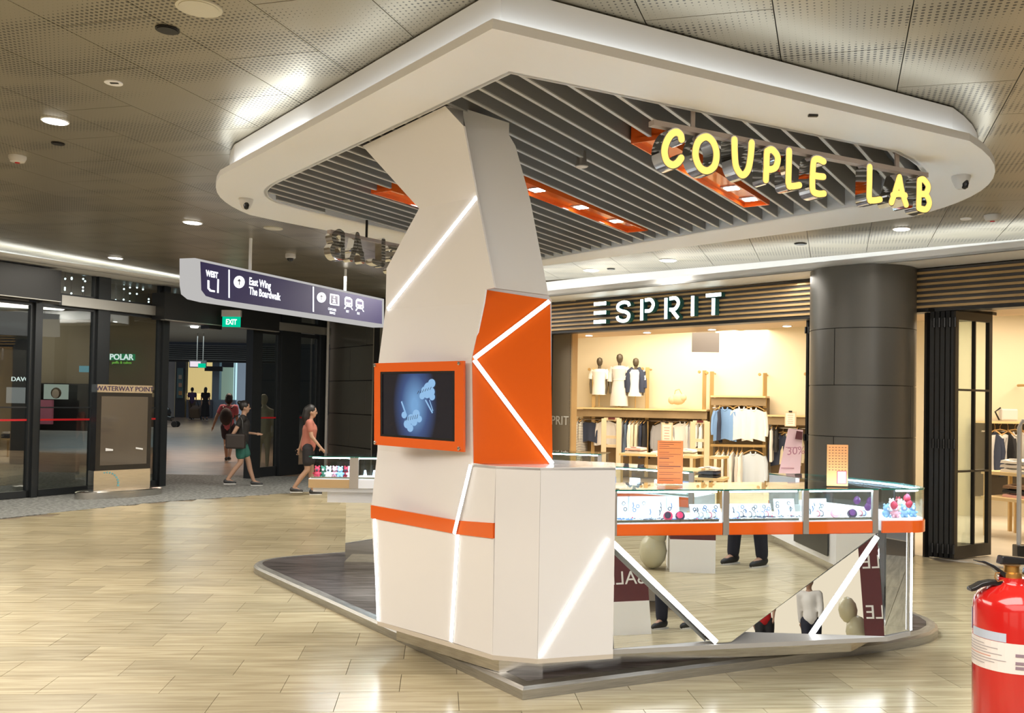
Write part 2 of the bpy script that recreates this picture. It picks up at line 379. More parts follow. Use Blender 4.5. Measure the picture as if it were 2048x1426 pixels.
tr.slab([G_(T0, .02, 3.50), G_(T1, .02, 3.50), G_(T1, .6, 3.50), G_(T0, .6, 3.50)], (0, 0, .025))
tr.slab([G_(T0, .57, 3.50), G_(T1, .57, 3.50), G_(T1, .6, 3.50), G_(T0, .6, 3.50)], (0, 0, .07))
tr.slab([G_(T0, .04, 3.5), G_(T1, .04, 3.5), G_(T1, .04, 3.72), G_(T0, .04, 3.72)], GN*.03)
struct(tr.obj('trim_2', whitep))
e = MB(); e.slab([G_(T0, .42, 3.526), G_(T1, .42, 3.526), G_(T1, .5, 3.526), G_(T0, .5, 3.526)], (0, 0, .02))
o = e.obj('cove_light', covem); tag(o, 'white LED cove strip behind the soffit lip above the glass doors', 'light')
# ================================================================== CANOPY
KZ = lambda x, y=0: 3.2 - .022*x
outer = [(-.112, 3.99)] + quadb((-2.234, 6.958), (-2.62, 7.75), (-2.43, 8.455))[::1]
outer += quadb((-2.30, 8.62), (-2.1, 8.87), (-1.9, 9.05), 3) + [(.02, 11.3)] + quadb((3.20, 7.43), (3.58, 6.26), (2.633, 5.342), 12)
inner = [(-.032, 4.54)] + quadb((-1.86, 7.15), (-2.2, 7.68), (-1.9, 8.05)) + [(.18, 10.6)] + quadb((2.66, 7.05), (3.08, 6.33), (2.321, 5.635), 10)
def ringmesh(b, lo, li, z0, z1, sides=True):
    """flat ring between two outlines, as a closed solid (triangle-filled)"""
    bm = bmesh.new(); rings = []
    for zf in (z0, z1):
        es = []; rr = []
        for lp in (lo, li):
            vs = [bm.verts.new((x, y, zf(x, y))) for x, y in lp]; rr.append(vs)
            es += [bm.edges.new((vs[i], vs[(i+1) % len(vs)])) for i in range(len(vs))]
        bmesh.ops.triangle_fill(bm, use_beauty=True, use_dissolve=False, edges=es); rings.append(rr)
    for k in (0, 1):
        a, c = rings[0][k], rings[1][k]
        for i in range(len(a)): j = (i+1) % len(a); bm.faces.new((a[i], a[j], c[j], c[i]))
    bm.verts.index_update(); b.add([v.co for v in bm.verts], [tuple(v.index for v in f.verts) for f in bm.faces]); bm.free(); return b
def inset(lp, d):
    cx = sum(p[0] for p in lp)/len(lp); n = len(lp); out = []
    for i in range(n):
        a = Vector(lp[i-1]); p = Vector(lp[i]); c = Vector(lp[(i+1) % n]); t1 = (p-a).normalized(); t2 = (c-p).normalized()
        n1 = Vector((-t1.y, t1.x)); n2 = Vector((-t2.y, t2.x)); m_ = (n1+n2); m_ = m_.normalized()/max(.35, math.sqrt((1+n1.dot(n2))/2))
        out.append(p+m_*d)
    return [tuple(q) for q in out]
ar = sum(outer[i-1][0]*outer[i][1]-outer[i][0]*outer[i-1][1] for i in range(len(outer)))
sg = 1 if ar > 0 else -1
canopy = thing('canopy', (0, 7.2, 3.2), 'white diamond-shaped kiosk canopy with rounded corners and grey slatted ceiling', 'canopy')
ringmesh(MB(), outer, inner, lambda x, y: KZ(x), lambda x, y: KZ(x)+.045).obj('ring_soffit', whitep, canopy)
ringmesh(MB(), inset(outer, sg*.10), inset(outer, sg*.16), lambda x, y: KZ(x)+.045, lambda x, y: CZ(x, y)-.01).obj('upstand', whitep, canopy)
led = ringmesh(MB(), inset(outer, sg*.035), inset(outer, sg*.065), lambda x, y: KZ(x)+.045, lambda x, y: KZ(x)+.06).obj('cove_led', covek, canopy)
lc = [Vector((-.60, 4.66, 0)), Vector((-1.42, 5.82, 0)), Vector((-2.20, 6.92, 0))]; n0_ = Vector((.82, .57, 0)).normalized()
for a_, b_ in ((lc[1], lc[2]),): z3 = lambda p: Vector((p.x, p.y, KZ(p.x)+.062)); MB().slab([z3(a_+n0_*.05), z3(b_+n0_*.05), z3(b_+n0_*.075), z3(a_+n0_*.075)], (0, 0, .012)).obj('cove_led', emis('canopy_cove_led_bright', (.96, 1, .98), 14), canopy)
ringmesh(MB(), inset(inner, -sg*.03), inset(inner, -sg*.005) , lambda x, y: KZ(x)+.0, lambda x, y: KZ(x)+.2).obj('opening_trim', whitep, canopy)
MB().prism(inner, lambda x, y: KZ(x)+.215, lambda x, y: KZ(x)+.225).obj('backing_panel', charcoal, canopy)
SD = Vector((.539, .842)).normalized(); SN = Vector((-SD.y, SD.x))
def clip_line(poly, k):
    ts = []
    for i in range(len(poly)):
        a = Vector(poly[i-1]); c = Vector(poly[i]); da = a.dot(SN)-k; dc = c.dot(SN)-k
        if (da < 0) != (dc < 0): q = a+(c-a)*(da/(da-dc)); ts.append(q.dot(SD))
    return (min(ts), max(ts)) if len(ts) >= 2 else None
boxes = [((.79, 5.56), (1.92, 7.33)), ((-.02, 6.72), (1.12, 8.62)), ((-1.06, 7.26), (-.50, 8.13))]
k = .965
while k < 6.6:
    r_ = clip_line(inner, k)
    if r_ and r_[1]-r_[0] > .12:
        segs = [(r_[0]+.01, r_[1]-.01)]
        for p0, p1 in boxes:
            kc = (Vector(p0).dot(SN)+Vector(p1).dot(SN))/2; a, c = Vector(p0).dot(SD), Vector(p1).dot(SD)
            if abs(k-kc) < .105: segs = [q for s_ in segs for q in ((s_[0], min(s_[1], a)), (max(s_[0], c), s_[1])) if q[1]-q[0] > .03]
        for a, c in segs:
            q0 = SN*k+SD*a; q1 = SN*k+SD*c; w_ = SN*.009
            s = MB()
            z = lambda q, h: (q.x, q.y, KZ(q.x)+h)
            s.slab([z(q0-w_, .02), z(q1-w_, .02), z(q1-w_, .165), z(q0-w_, .165)], (w_.x*2, w_.y*2, 0))
            sl = s.obj('slat', slatm, canopy)
            s = MB(); s.slab([z(q0-w_*1.15, .012), z(q1-w_*1.15, .012), z(q1-w_*1.15, .02), z(q0-w_*1.15, .02)], (w_.x*2.3, w_.y*2.3, 0)); s.obj('slat_lip', slatb, sl)
    k += .1497
# orange light boxes set between the slats
spotpos = []
for bi, (p0, p1) in enumerate(boxes):
    kc = (Vector(p0).dot(SN)+Vector(p1).dot(SN))/2; a, c = Vector(p0).dot(SD), Vector(p1).dot(SD); m0 = SN*kc+SD*(a+c)/2
    lb = thing('light_box', (m0.x, m0.y, KZ(m0.x)+.02), ['orange light box in the slats behind the yellow letter sign', 'orange light box in the slats just right of the white tower', 'orange light box in the slats left of the white tower'][bi], 'light')
    zz = KZ(m0.x); q = lambda s_, n_, h: tuple((SN*(kc+n_)+SD*s_))+(zz+h,)
    b = MB(); b.slab([q(a, -.10, .03), q(c, -.10, .03), q(c, .10, .03), q(a, .10, .03)], (0, 0, .012)); b.obj('reflector', orange, lb)
    b = MB()
    for n_ in (-.105, .095): b.slab([q(a, n_, 0), q(c, n_, 0), q(c, n_+.01, 0), q(a, n_+.01, 0)], (0, 0, .14))
    for s_ in (a, c-.01): b.slab([q(s_, -.095, 0), q(s_+.01, -.095, 0), q(s_+.01, .095, 0), q(s_, .095, 0)], (0, 0, .14))
    b.obj('frame', orange, lb)
    for fr_ in ([.42, .72, .92], [.18, .50, .80], [.6])[bi]:
        sx = a+(c-a)*fr_; b = MB(); b.slab([q(sx-.07, -.065, .022), q(sx+.07, -.065, .022), q(sx+.07, .065, .022), q(sx-.07, .065, .022)], (0, 0, .012)); hs = b.obj('lamp_housing', silver, lb)
        b = MB(); b.slab([q(sx-.045, -.045, .018), q(sx+.045, -.045, .018), q(sx+.045, .045, .018), q(sx-.045, .045, .018)], (0, 0, .004)); b.obj('lamp', emis('spot_lamp', (.92, .98, 1), 40), hs)
        pp = SN*kc+SD*sx; spotpos.append((pp.x, pp.y, zz-.02))
for p in spotpos: area('kiosk_spot', p, .12, 16, (.93, .97, 1), spread=2.2)
# ceiling spotlight cylinder hanging between the slats
p = pl(1163, 333, (0, 0, 3.16), (.022, 0, 1))
sp = thing('spotlight', p, 'small grey cylinder spotlight hanging below the slats', 'light')
MB().lathe([(.03, .10), (.035, .03), (.045, 0)], p, 14).obj('housing', silver, sp, smooth=True)
MB().lathe([(.04, -.004), (.04, .0)], p, 14).obj('lens', mat('lens', (.6, .6, .58), .1), sp)
# dome cameras on the canopy ring
domew = mat('camera_white', (.6, .58, .56), .4)
def dome(p, label, r=.06):
    t = thing('security_camera', p, label, 'camera')
    MB().lathe([(r, 0), (r*1.0, -.012), (r*.92, -.03), (r*.6, -.075), (r*.35, -.088)], p, 16).obj('housing', domew, t, smooth=True)
    MB().lathe([(r*.33, -.03), (r*.42, -.058), (r*.30, -.086), (r*.1, -.094)], Vector(p)+Vector((.012, -.028, 0)), 12).obj('lens', black, t, smooth=True)
dome(pl(492, 398, (0, 0, 3.2), (.022, 0, 1)), 'white eyeball security camera under the left corner of the canopy')
dome(pl(1922, 352, (0, 0, 3.2), (.022, 0, 1)), 'white eyeball security camera under the right corner of the canopy')
p = pl(1626, 229, (0, 0, 3.2), (.022, 0, 1)); o = MB().box(p-Zv*.006, (.05, .02, .012)).obj('cable_bracket', dark); tag(o, 'small dark cable bracket under the right arm of the canopy', 'bracket')
# ================================================================== LETTER SIGNS
yel = emis('letter_yellow', (1, .64, .15), 1.5)
LET = {
 'C': [[(.86, .80), (.80, .93), (.60, .98), (.34, .86), (.14, .60), (.08, .34), (.20, .10), (.45, .02), (.68, .10), (.86, .26)]],
 'O': ['c', [(.50, .98), (.78, .86), (.92, .55), (.84, .20), (.55, .02), (.25, .10), (.08, .42), (.18, .80)]],
 'U': [[(.10, 1.0), (.12, .60), (.20, .22), (.48, .02), (.74, .20), (.86, .60), (.90, 1.0)]],
 'P': [[(.16, .92), (.15, .50), (.12, .0)], [(.16, .92), (.50, 1.0), (.86, .80), (.76, .48), (.42, .36), (.16, .38)]],
 'L': [[(.12, 1.0), (.11, .50), (.10, .12), (.20, .02)], [(.14, .03), (.50, .05), (.90, .10)]],
 'E': [[(.82, .95), (.50, .99), (.22, .93), (.15, .62), (.13, .36), (.18, .08), (.50, .02), (.86, .05)], [(.16, .52), (.45, .51), (.82, .52)]],
 'A': [[(.06, .0), (.28, .45), (.50, .98)], [(.50, .98), (.66, .45), (.90, .0)], [(.14, .28), (.50, .36), (.84, .33)]],
 'B': [[(.16, .95), (.15, .50), (.12, .04)], [(.16, .95), (.46, 1.0), (.82, .80), (.62, .54), (.20, .50)], [(.20, .50), (.66, .50), (.92, .26), (.66, .02), (.12, .03)]]}
def letters(sign, O, ex, en, items, h, depth, back=False):
    for ch, x0, wd, z0, hh in items:
        st = LET[ch]; lo = O + ex*x0 + Zv*z0
        can = MB(); face = MB(); sc_ = lambda pts: [(x*wd, y*hh) for x, y in pts]
        closed = st[0] == 'c'
        for s_ in (st[1:] if closed else st):
            pts = catmull(sc_(s_), 5, closed)
            stroke_solid(can, pts, .050, lo, ex, Zv, en, -depth, 0, closed)
            stroke_solid(face, pts, .037, lo, ex, Zv, en, .0005, .004, closed)
        c = can.obj('letter_can', chrome, sign); face.obj('letter_face', yel, c)
rail_m = mat('rail_paint', (.42, .35, .31), .45)
LD = Vector((.9, .44, 0)).normalized(); LN = Vector((LD.y, -LD.x, 0)); LO = Vector((.736, 4.887, 0))
def lt(px_, py_):
    p = pl(px_, py_, LO, LN); return (p-LO).dot(LD), p.z
sign = thing('letter_sign', LO+Zv*3.1, 'yellow lit COUPLE LAB letters hanging from a rail under the canopy', 'sign')
a0, z0 = lt(1308, 244); a1, z1 = lt(1857, 350)
MB().slab([LO+LD*a0+Zv*(z0-.014), LO+LD*a1+Zv*(z1-.014), LO+LD*a1+Zv*(z1+.014), LO+LD*a0+Zv*(z0+.014)], -LN*.05).obj('rail', rail_m, sign)
for px_, py_ in ((1391, 255), (1800, 335)):
    a, z = lt(px_, py_); MB().box(LO+LD*a-LN*.025+Zv*(3.27), (.022, .022, 2*(3.27-z)*1.0)).obj('hanger', rail_m, sign)
its = []
for ch, xa, xb, yt, yb in (('C', 1319, 1362, 265, 334), ('O', 1380, 1430, 275, 345), ('U', 1457, 1500, 285, 354), ('P', 1521, 1552, 302, 364), ('L', 1567, 1594, 306, 378), ('E', 1613, 1645, 320, 391), ('L', 1728, 1755, 338, 406), ('A', 1773, 1808, 355, 409), ('B', 1826, 1853, 361, 421)):
    A0, ZB = lt((xa+xb)/2, yb); _, ZT = lt((xa+xb)/2, yt); W0, _ = lt(xa, (yt+yb)/2); W1, _ = lt(xb, (yt+yb)/2)
    its.append((ch, W0, W1-W0, ZB, ZT-ZB))
letters(sign, LO+LN*.03, LD, LN, its, .23, .085)
# the twin sign on the far edge, seen from behind
BD = Vector((-.64, -.77, 0)).normalized(); BN = Vector((BD.y, -BD.x, 0))      # reads from the far side
BO = Vector((-1.64, 8.22, 0))
sign2 = thing('letter_sign', BO+Zv*3.1, 'chrome backs of the same lettering hanging at the far left canopy edge', 'sign')
MB().slab([BO+Zv*3.06, BO-BD*1.5+Zv*3.04, BO-BD*1.5+Zv*3.07, BO+Zv*3.09], BN*.05).obj('rail', rail_m, sign2)
q = BO-BD*.42; MB().box(q+Zv*3.19, (.02, .02, .22)).obj('hanger', dark, sign2)
def bt(px_, py_):
    p = pl(px_, py_, BO, BN); return (p-BO).dot(BD), p.z
its = []
for ch, xa, xb, yt, yb in (('B', 662, 690, 463, 515), ('A', 700, 729, 468, 520), ('L', 745, 770, 479, 529)):
    W1, ZB = bt(xa, yb); W0, ZT = bt(xb, yt); _, Zb2 = bt((xa+xb)/2, yb); _, Zt2 = bt((xa+xb)/2, yt)
    its.append((ch, W0, W1-W0, Zb2, Zt2-Zb2))
x = its[-1][1]
for ch in 'ELPUOC': x -= .235; its.append((ch, x, .17, 2.80, .24))
letters(sign2, BO+BN*.09, BD, BN, its, .23, .09)
# ================================================================== KIOSK PLATFORM
def rounded(c, rads):
    out = []
    for i, p in enumerate(c):
        a = Vector(c[i-1]); p = Vector(p); b = Vector(c[(i+1) % len(c)]); r = rads[i]
        if r <= 0: out.append(tuple(p)); continue
        out += quadb(tuple(p+(a-p).normalized()*r), tuple(p), tuple(p+(b-p).normalized()*r), 8)
    return out
plat = rounded([(.085, 4.943), (3.42, 6.50), (.5, 10.6), (-2.52, 8.66)], [0, 1.0, .3, .55])
darkwood = noisy(mat('platform_wood', (.06, .05, .05), .28), (2.0, 22, 1), 1.6, (.018, .014, .013), (.13, .11, .105), rot=-1.05, bump=.15, coord='World')
pf = thing('platform', (.5, 7.5, 0), 'low dark wood-look kiosk platform with a polished steel edge', 'platform')
ins = inset(plat, .075)
MB().prism(ins, 0.0, .070).obj('deck', darkwood, pf)
def band(b, l0, z0, l1, z1):
    n = len(l0); base = len(b.v); b.v += [(x, y, z0) for x, y in l0]+[(x, y, z1) for x, y in l1]
    for i in range(n): j = (i+1) % n; b.f.append((base+i, base+j, base+n+j, base+n+i))
b = MB(); pl1 = inset(plat, .018); band(b, plat, .0, plat, .050); band(b, plat, .050, pl1, .066); band(b, pl1, .066, inset(plat, .074), .073); band(b, inset(plat, .074), .073, inset(plat, .0745), .055)
b.obj('edge_trim', noisy(mat('edge_steel', (.5, .49, .47), .40, 1.0), (1, 1, 40), 8, (.42, .41, .39), (.55, .54, .51)), pf, smooth=True)
# ================================================================== TOWER + BLOCK
A1 = Vector((-.081, 5.107, 0)); L1 = Vector((-.819, 5.841, 0)); PLd = (L1-A1).normalized(); PLn = Vector((PLd.y, -PLd.x, 0))
if PLn.y > 0: PLn = -PLn
B1 = Vector((.164, 5.044, 0)); C1 = Vector((.587, 5.17, 0))
plane = lambda P, Q: (P, Vector(((Q-P).y, -(Q-P).x, 0)).normalized())
onL = lambda x, y: pl(x, y, A1, PLn)
R0 = onL(945, 925); R0.z = 0; RD = Vector((.47, .13, 0)).normalized(); RN = Vector((RD.y, -RD.x, 0))
onR = lambda x, y: pl(x, y, R0, RN)
onC = lambda x, y: pl(x, y, (0, 0, 3.2), (.022, 0, 1))
off = lambda p, n, d: p + n*d
tower = thing('kiosk_tower', (-.2, 5.6, .07), 'tall faceted white kiosk tower with orange panels and diagonal light strips', 'tower')
# facet skins (each a panel with thickness), seams left between them
V = {}
V['t0'] = onC(725, 292); V['t1'] = onC(890, 212); V['t2'] = off(onL(927, 252), PLn, .04)
V['m0'] = off(onL(828, 415), PLn, -.04); V['m1'] = off(onL(954, 394), PLn, -.02); V['k0'] = off(onL(773, 537), PLn, 0)
V['j1'] = off(onL(989, 575), PLn, 0); V['j2'] = onL(971, 579); V['c0'] = off(onL(771, 619), PLn, .03); V['c1'] = onL(967, 606)
V['w0'] = off(onL(757, 725), PLn, .02); V['w1'] = onL(944, 716); V['b0'] = onL(755, 900); V['b1'] = onL(946, 926)
V['h0'] = onL(743, 1010); V['h1'] = onL(916, 1041); V['l0'] = onL(743, 1036); V['l1'] = onL(914, 1068); V['f0'] = onL(755, 1242); V['f1'] = onL(905, 1285)
V['e1'] = onL(986, 1310); V['e0'] = onL(982, 930)
VP = dict(t0=(725, 292), t1=(890, 212), t2=(927, 252), m0=(828, 415), m1=(954, 394), k0=(773, 537), j1=(989, 575), j2=(971, 579), c0=(771, 619), c1=(967, 606), w0=(757, 725), w1=(944, 716), b0=(755, 900), b1=(946, 926), h0=(743, 1010), h1=(916, 1041))
def flat(a, b, c, *ids):
    n_ = (V[b]-V[a]).cross(V[c]-V[a]).normalized()
    for i in ids: V[i] = pl(*VP[i], V[a], n_)
flat('t0', 't1', 'm0', 't2', 'm1'); flat('m0', 'm1', 'c1', 'k0', 'c0', 'j1', 'j2'); flat('c0', 'c1', 'w1', 'w0'); flat('w0', 'w1', 'b1', 'b0'); flat('b0', 'b1', 'h1', 'h0')
facets = [('t0', 't1', 't2', 'm1', 'm0'), ('m0', 'm1', 'j1', 'j2', 'c1', 'c0', 'k0'), ('c0', 'c1', 'w1', 'w0'), ('w0', 'w1', 'b1', 'b0'), ('b0', 'b1', 'h1', 'h0'), ('l0', 'l1', 'f1', 'f0')]
def fan(b, ids, n, th=.012):
    pts = [V[i] for i in ids]; c = sum(pts, Vector())/len(pts); k = len(pts)
    base = len(b.v); b.v += [tuple(p) for p in pts]+[tuple(c)]+[tuple(p-n*th) for p in pts]+[tuple(c-n*th)]
    for i in range(k):
        j = (i+1) % k; b.f += [(base+i, base+j, base+k), (base+k+1+j, base+k+1+i, base+2*k+1), (base+i, base+k+1+i, base+k+1+j, base+j)]
for fset in facets:
    b = MB(); b.slab([V[i] for i in fset], -PLn*.012); b.obj('white_panel', white, tower)
# block: facets right of the strip, front, right
btop = 1.222
def face_on(P, Q, pts):
    pp, nn = plane(P, Q); return [pl(x, y, pp, nn) for x, y in pts], nn
A_t = A1+Zv*btop; B_t = B1+Zv*btop; C_t = C1+Zv*btop; zb = .19
blk = MB()
blk.slab([V['b1'], V['h1'], V['h1']+(A1+Zv*1.0-V['h1'])*0, ], (0, 0, .0)) if False else None
pts = [V['b1'], A_t, pl(987, 1046, A1, PLn), V['h1']]; MB().slab(pts, -PLn*.012).obj('white_panel', white, tower)
pts = [V['l1'], pl(987, 1077, A1, PLn), A1+Zv*zb, V['f1']]; MB().slab(pts, -PLn*.012).obj('white_panel', white, tower)
def vpanel(P, Q, z0, z1, m, name='white_panel', g=.0012, th=.012):
    d = (Q-P).normalized(); n = Vector((d.y, -d.x, 0)); P = P+d*g; Q = Q-d*g
    return MB().slab([P+Zv*z0, Q+Zv*z0, Q+Zv*z1, P+Zv*z1], -n*th).obj(name, m, tower)
vpanel(A1, B1, zb, btop, white); vpanel(B1, C1, zb, btop, white)
Bk = C1 + Vector((.04, .42, 0)); vpanel(C1, Bk, zb, btop, white)
MB().prism([tuple(p[:2]) for p in (onL(946, 926), A_t, B_t, C_t, Bk, Vector((.1, 5.8, 0)))], btop-.012, btop+.004).obj('block_top', white, tower)
# inner body that closes the tower
b = MB(); core_f = [V['t0'], V['m0'], V['k0'], V['c0'], V['w0'], V['b0'], V['h0'], V['f0']]
zs = [p.z for p in core_f]
shift = Vector((.10, .50, 0))
b.add([tuple(p-PLn*.02) for p in core_f]+[tuple(p+shift) for p in core_f], [(i, i+1, 9+i, 8+i) for i in range(7)])
b.obj('side_panel', white, tower)
# right skin (pale grey) and orange panel
G = {}
G['a'] = off(onR(927, 234), RN, .0); G['b'] = onR(1018, 270); G['c'] = onR(1031, 292); G['d'] = onR(1060, 398); G['e'] = onR(1097, 590); G['f'] = off(onR(988, 576), RN, .0); G['g'] = onR(955, 395)
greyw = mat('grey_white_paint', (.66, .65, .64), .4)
def poly(ids, n, m, name, th=.012, D=G):
    pts = [D[i] for i in ids]; return MB().slab(pts, -n*th).obj(name, m, tower)
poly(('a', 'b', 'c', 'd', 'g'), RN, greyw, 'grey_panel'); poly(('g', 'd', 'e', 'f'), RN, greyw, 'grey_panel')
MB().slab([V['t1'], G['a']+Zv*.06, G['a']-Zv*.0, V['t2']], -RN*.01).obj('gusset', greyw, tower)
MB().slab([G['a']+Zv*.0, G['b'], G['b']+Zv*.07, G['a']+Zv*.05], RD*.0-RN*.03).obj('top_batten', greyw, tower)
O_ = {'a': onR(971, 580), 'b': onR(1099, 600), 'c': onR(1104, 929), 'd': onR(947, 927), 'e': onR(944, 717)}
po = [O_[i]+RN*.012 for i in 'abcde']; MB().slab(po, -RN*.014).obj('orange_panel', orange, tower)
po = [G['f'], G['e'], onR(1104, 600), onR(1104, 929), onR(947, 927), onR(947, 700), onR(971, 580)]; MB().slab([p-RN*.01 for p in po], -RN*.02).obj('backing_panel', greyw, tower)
# rear closing of the right side
bk = [G['b'], G['d'], G['e'], onR(1104, 929)]
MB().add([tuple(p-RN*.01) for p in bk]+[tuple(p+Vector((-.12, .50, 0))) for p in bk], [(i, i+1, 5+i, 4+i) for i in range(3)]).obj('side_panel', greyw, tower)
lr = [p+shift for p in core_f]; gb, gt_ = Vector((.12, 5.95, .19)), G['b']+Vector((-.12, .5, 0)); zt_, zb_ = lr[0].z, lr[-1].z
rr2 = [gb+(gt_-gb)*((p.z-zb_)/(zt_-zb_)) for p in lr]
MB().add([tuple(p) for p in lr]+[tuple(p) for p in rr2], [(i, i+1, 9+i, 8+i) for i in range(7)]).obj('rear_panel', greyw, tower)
# orange waist band
ob_ = [onL(743, 1010), onL(916, 1041), onL(987, 1046), onL(987, 1077), onL(914, 1068), onL(743, 1036)]
MB().slab([p+PLn*.006 for p in (ob_[0], ob_[1], ob_[4], ob_[5])], -PLn*.018).obj('orange_panel', orange, tower)
MB().slab([p+PLn*.006 for p in (ob_[1], ob_[2], ob_[3], ob_[4])], -PLn*.018).obj('orange_panel', orange, tower)
# light strips let into the faces
def strip(p, q, n, wd=.021, par=None, lift=.004):
    d = (q-p).normalized(); s = d.cross(n).normalized()*wd/2; e = n*lift
    c = MB().slab([p-s*1.25, q-s*1.25, q+s*1.25, p+s*1.25], e*.6).obj('strip_channel', whitep, par or tower)
    MB().slab([p-s+e*.7, q-s+e*.7, q+s+e*.7, p+s+e*.7], e*.6).obj('light_strip', ledm, c)
n2_ = (V['m1']-V['m0']).cross(V['c1']-V['m0']).normalized(); n2_ = n2_ if n2_.y < 0 else -n2_
strip(pl(953, 396, V['m0'], n2_), pl(776, 618, V['m0'], n2_), n2_)
strip(onR(1097, 603)+RN*.016, onR(947, 717)+RN*.016, RN); strip(onR(947, 720)+RN*.016, onR(1103, 927)+RN*.016, RN)
strip(onL(943, 930)+PLn*.004, onL(912, 1067)+PLn*.012, PLn); strip(onL(916, 1071), onL(903, 1283), PLn)
strip(onL(750, 1038), onL(757, 1240), PLn)
pB, nB_ = plane(B1, C1)
if nB_.y > 0: nB_ = -nB_
strip(pl(1215, 1079, pB, nB_), pl(1080, 1311, pB, nB_), nB_)
# bottom lip + steel plinth
foot = [L1, A1, B1, C1]
b = MB(); lip = [tuple((p+Vector((0, -.004, 0)))[:2]) for p in foot]; b.prism(lip+[(.64, 5.6), (-.7, 6.3)], .165, .19); b.obj('base_lip', mat('beige_lip', (.62, .55, .46), .4), tower)
b = MB(); b.prism([(-.70, 5.86), (-.045, 5.20), (.20, 5.20), (.66, 5.40), (.66, 5.7), (-.55, 6.4)], .07, .166); b.obj('plinth', steel, tower)
# ------------------------------------------------------------------ television on the tower
tv = thing('television', onL(845, 815), 'television in a glossy orange surround on the white tower', 'television')
T = lambda x, y, d=0: onL(x, y)+PLn*d
to = [T(756, 727, .03), T(935, 722, .03), T(935, 904, .03), T(756, 889, .03)]; ti = [T(768, 744, .03), T(917, 742, .03), T(917, 883, .03), T(768, 872, .03)]
b = MB()
for i in range(4): j = (i+1) % 4; b.slab([to[i], to[j], ti[j], ti[i]], -PLn*.014)
b.obj('surround', orange, tv)
b = MB(); tin = [T(771.5, 748.5, .028), T(912.5, 746.5, .028), T(912.5, 878, .028), T(771.5, 868, .028)]
for i in range(4): j = (i+1) % 4; b.slab([ti[i]-PLn*.002, ti[j]-PLn*.002, tin[j], tin[i]], -PLn*.012)
b.obj('bezel', black, tv)
scr = mat('screen_on', (.01, .01, .012), .05)
bs = scr.node_tree.nodes['Principled BSDF']
tc = N(scr, 'ShaderNodeTexCoord'); mp = N(scr, 'ShaderNodeMapping'); mp.inputs['Location'].default_value = (-.47, -.5, 0)
L(scr, tc.outputs['UV'], mp.inputs[0]); s2 = N(scr, 'ShaderNodeMapping'); s2.inputs['Scale'].default_value = (2.6, 1.0, 1); L(scr, mp.outputs[0], s2.inputs[0])
gr = N(scr, 'ShaderNodeTexGradient'); gr.gradient_type = 'SPHERICAL'; L(scr, s2.outputs[0], gr.inputs[0])
rp = N(scr, 'ShaderNodeValToRGB'); rp.color_ramp.elements[0].position = .18; rp.color_ramp.elements[0].color = (.006, .006, .01, 1); rp.color_ramp.elements[1].position = .9; rp.color_ramp.elements[1].color = (.16, .34, .60, 1)
e_ = rp.color_ramp.elements.new(.5); e_.color = (.035, .07, .19, 1)
L(scr, gr.outputs[0], rp.inputs[0]); L(scr, rp.outputs[0], bs.inputs['Emission Color']); bs.inputs['Emission Strength'].default_value = 1.0
b = MB(); b.add([p-PLn*.006 for p in tin], [(0, 1, 2, 3)]); so = b.obj('screen', scr, tv)
uv = so.data.uv_layers.new(name='uv'); co = {0: (0, 1), 1: (1, 1), 2: (1, 0), 3: (0, 0)}
for lp in so.data.loops: uv.data[lp.index].uv = co[lp.vertex_index]
tagm = emis('tag_blue', (.30, .52, .80), .95); tagd = mat('print_dark', (.01, .015, .03), .4)
def blob(cx, cy, lobes, m=tagm, d=-.004):
    c = T(cx, cy, .03+d); b = MB()
    for dx, dy, r in lobes:
        p = T(cx+dx, cy+dy, .03+d); k = r*5.5/1850; ex = -PLd; b.add([p]+[p+ex*math.cos(a)*k*1.25+Zv*math.sin(a)*k for a in [i*PI/7 for i in range(14)]], [(0, 1+i, 1+(i+1) % 14) for i in range(14)])
    b.obj('tag_picture', m, so)
blob(863, 776, [(0, 0, 11), (7, -9, 9), (-7, 6, 9), (6, 8, 9), (8, 18, 7), (-12, 16, 7), (-2, 12, 9)])
blob(829, 838, [(0, 0, 10), (10, -10, 9), (-8, 10, 9), (6, 6, 8), (-14, -8, 7), (-2, 18, 8), (16, 0, 7)])
def tagline(x0, y0, x1, y1, wd=.012, m=tagm, d=.001):
    p, q = T(x0, y0, .03+d-.003), T(x1, y1, .03+d-.003); u = (q-p).normalized(); s = u.cross(PLn)*wd/2
    MB().slab([p-s, q-s, q+s, p+s], -PLn*.001).obj('tag_picture', m, so)
tagline(858, 800, 872, 826, .010); tagline(866, 800, 873, 822, .006); tagline(810, 803, 818, 826, .012)
for k_ in range(6): tagline(842+k_*5, 788-k_*1.6, 845+k_*5, 782-k_*1.6, .003, tagd, .002); tagline(819+k_*4.4, 842-k_*1.0, 821+k_*4.4, 834-k_*1.0, .003, tagd, .002)
for x_, y_ in ((757, 731), (925, 727), (757, 885), (925, 897)):
    p = T(x_+1, y_, .032); b = MB(); M_ = PLn.to_track_quat('Z', 'Y').to_matrix(); b.lathe([(.011, 0), (.011, .004), (.006, .007)], p, 12, M_); b.obj('screw', steel, tv)
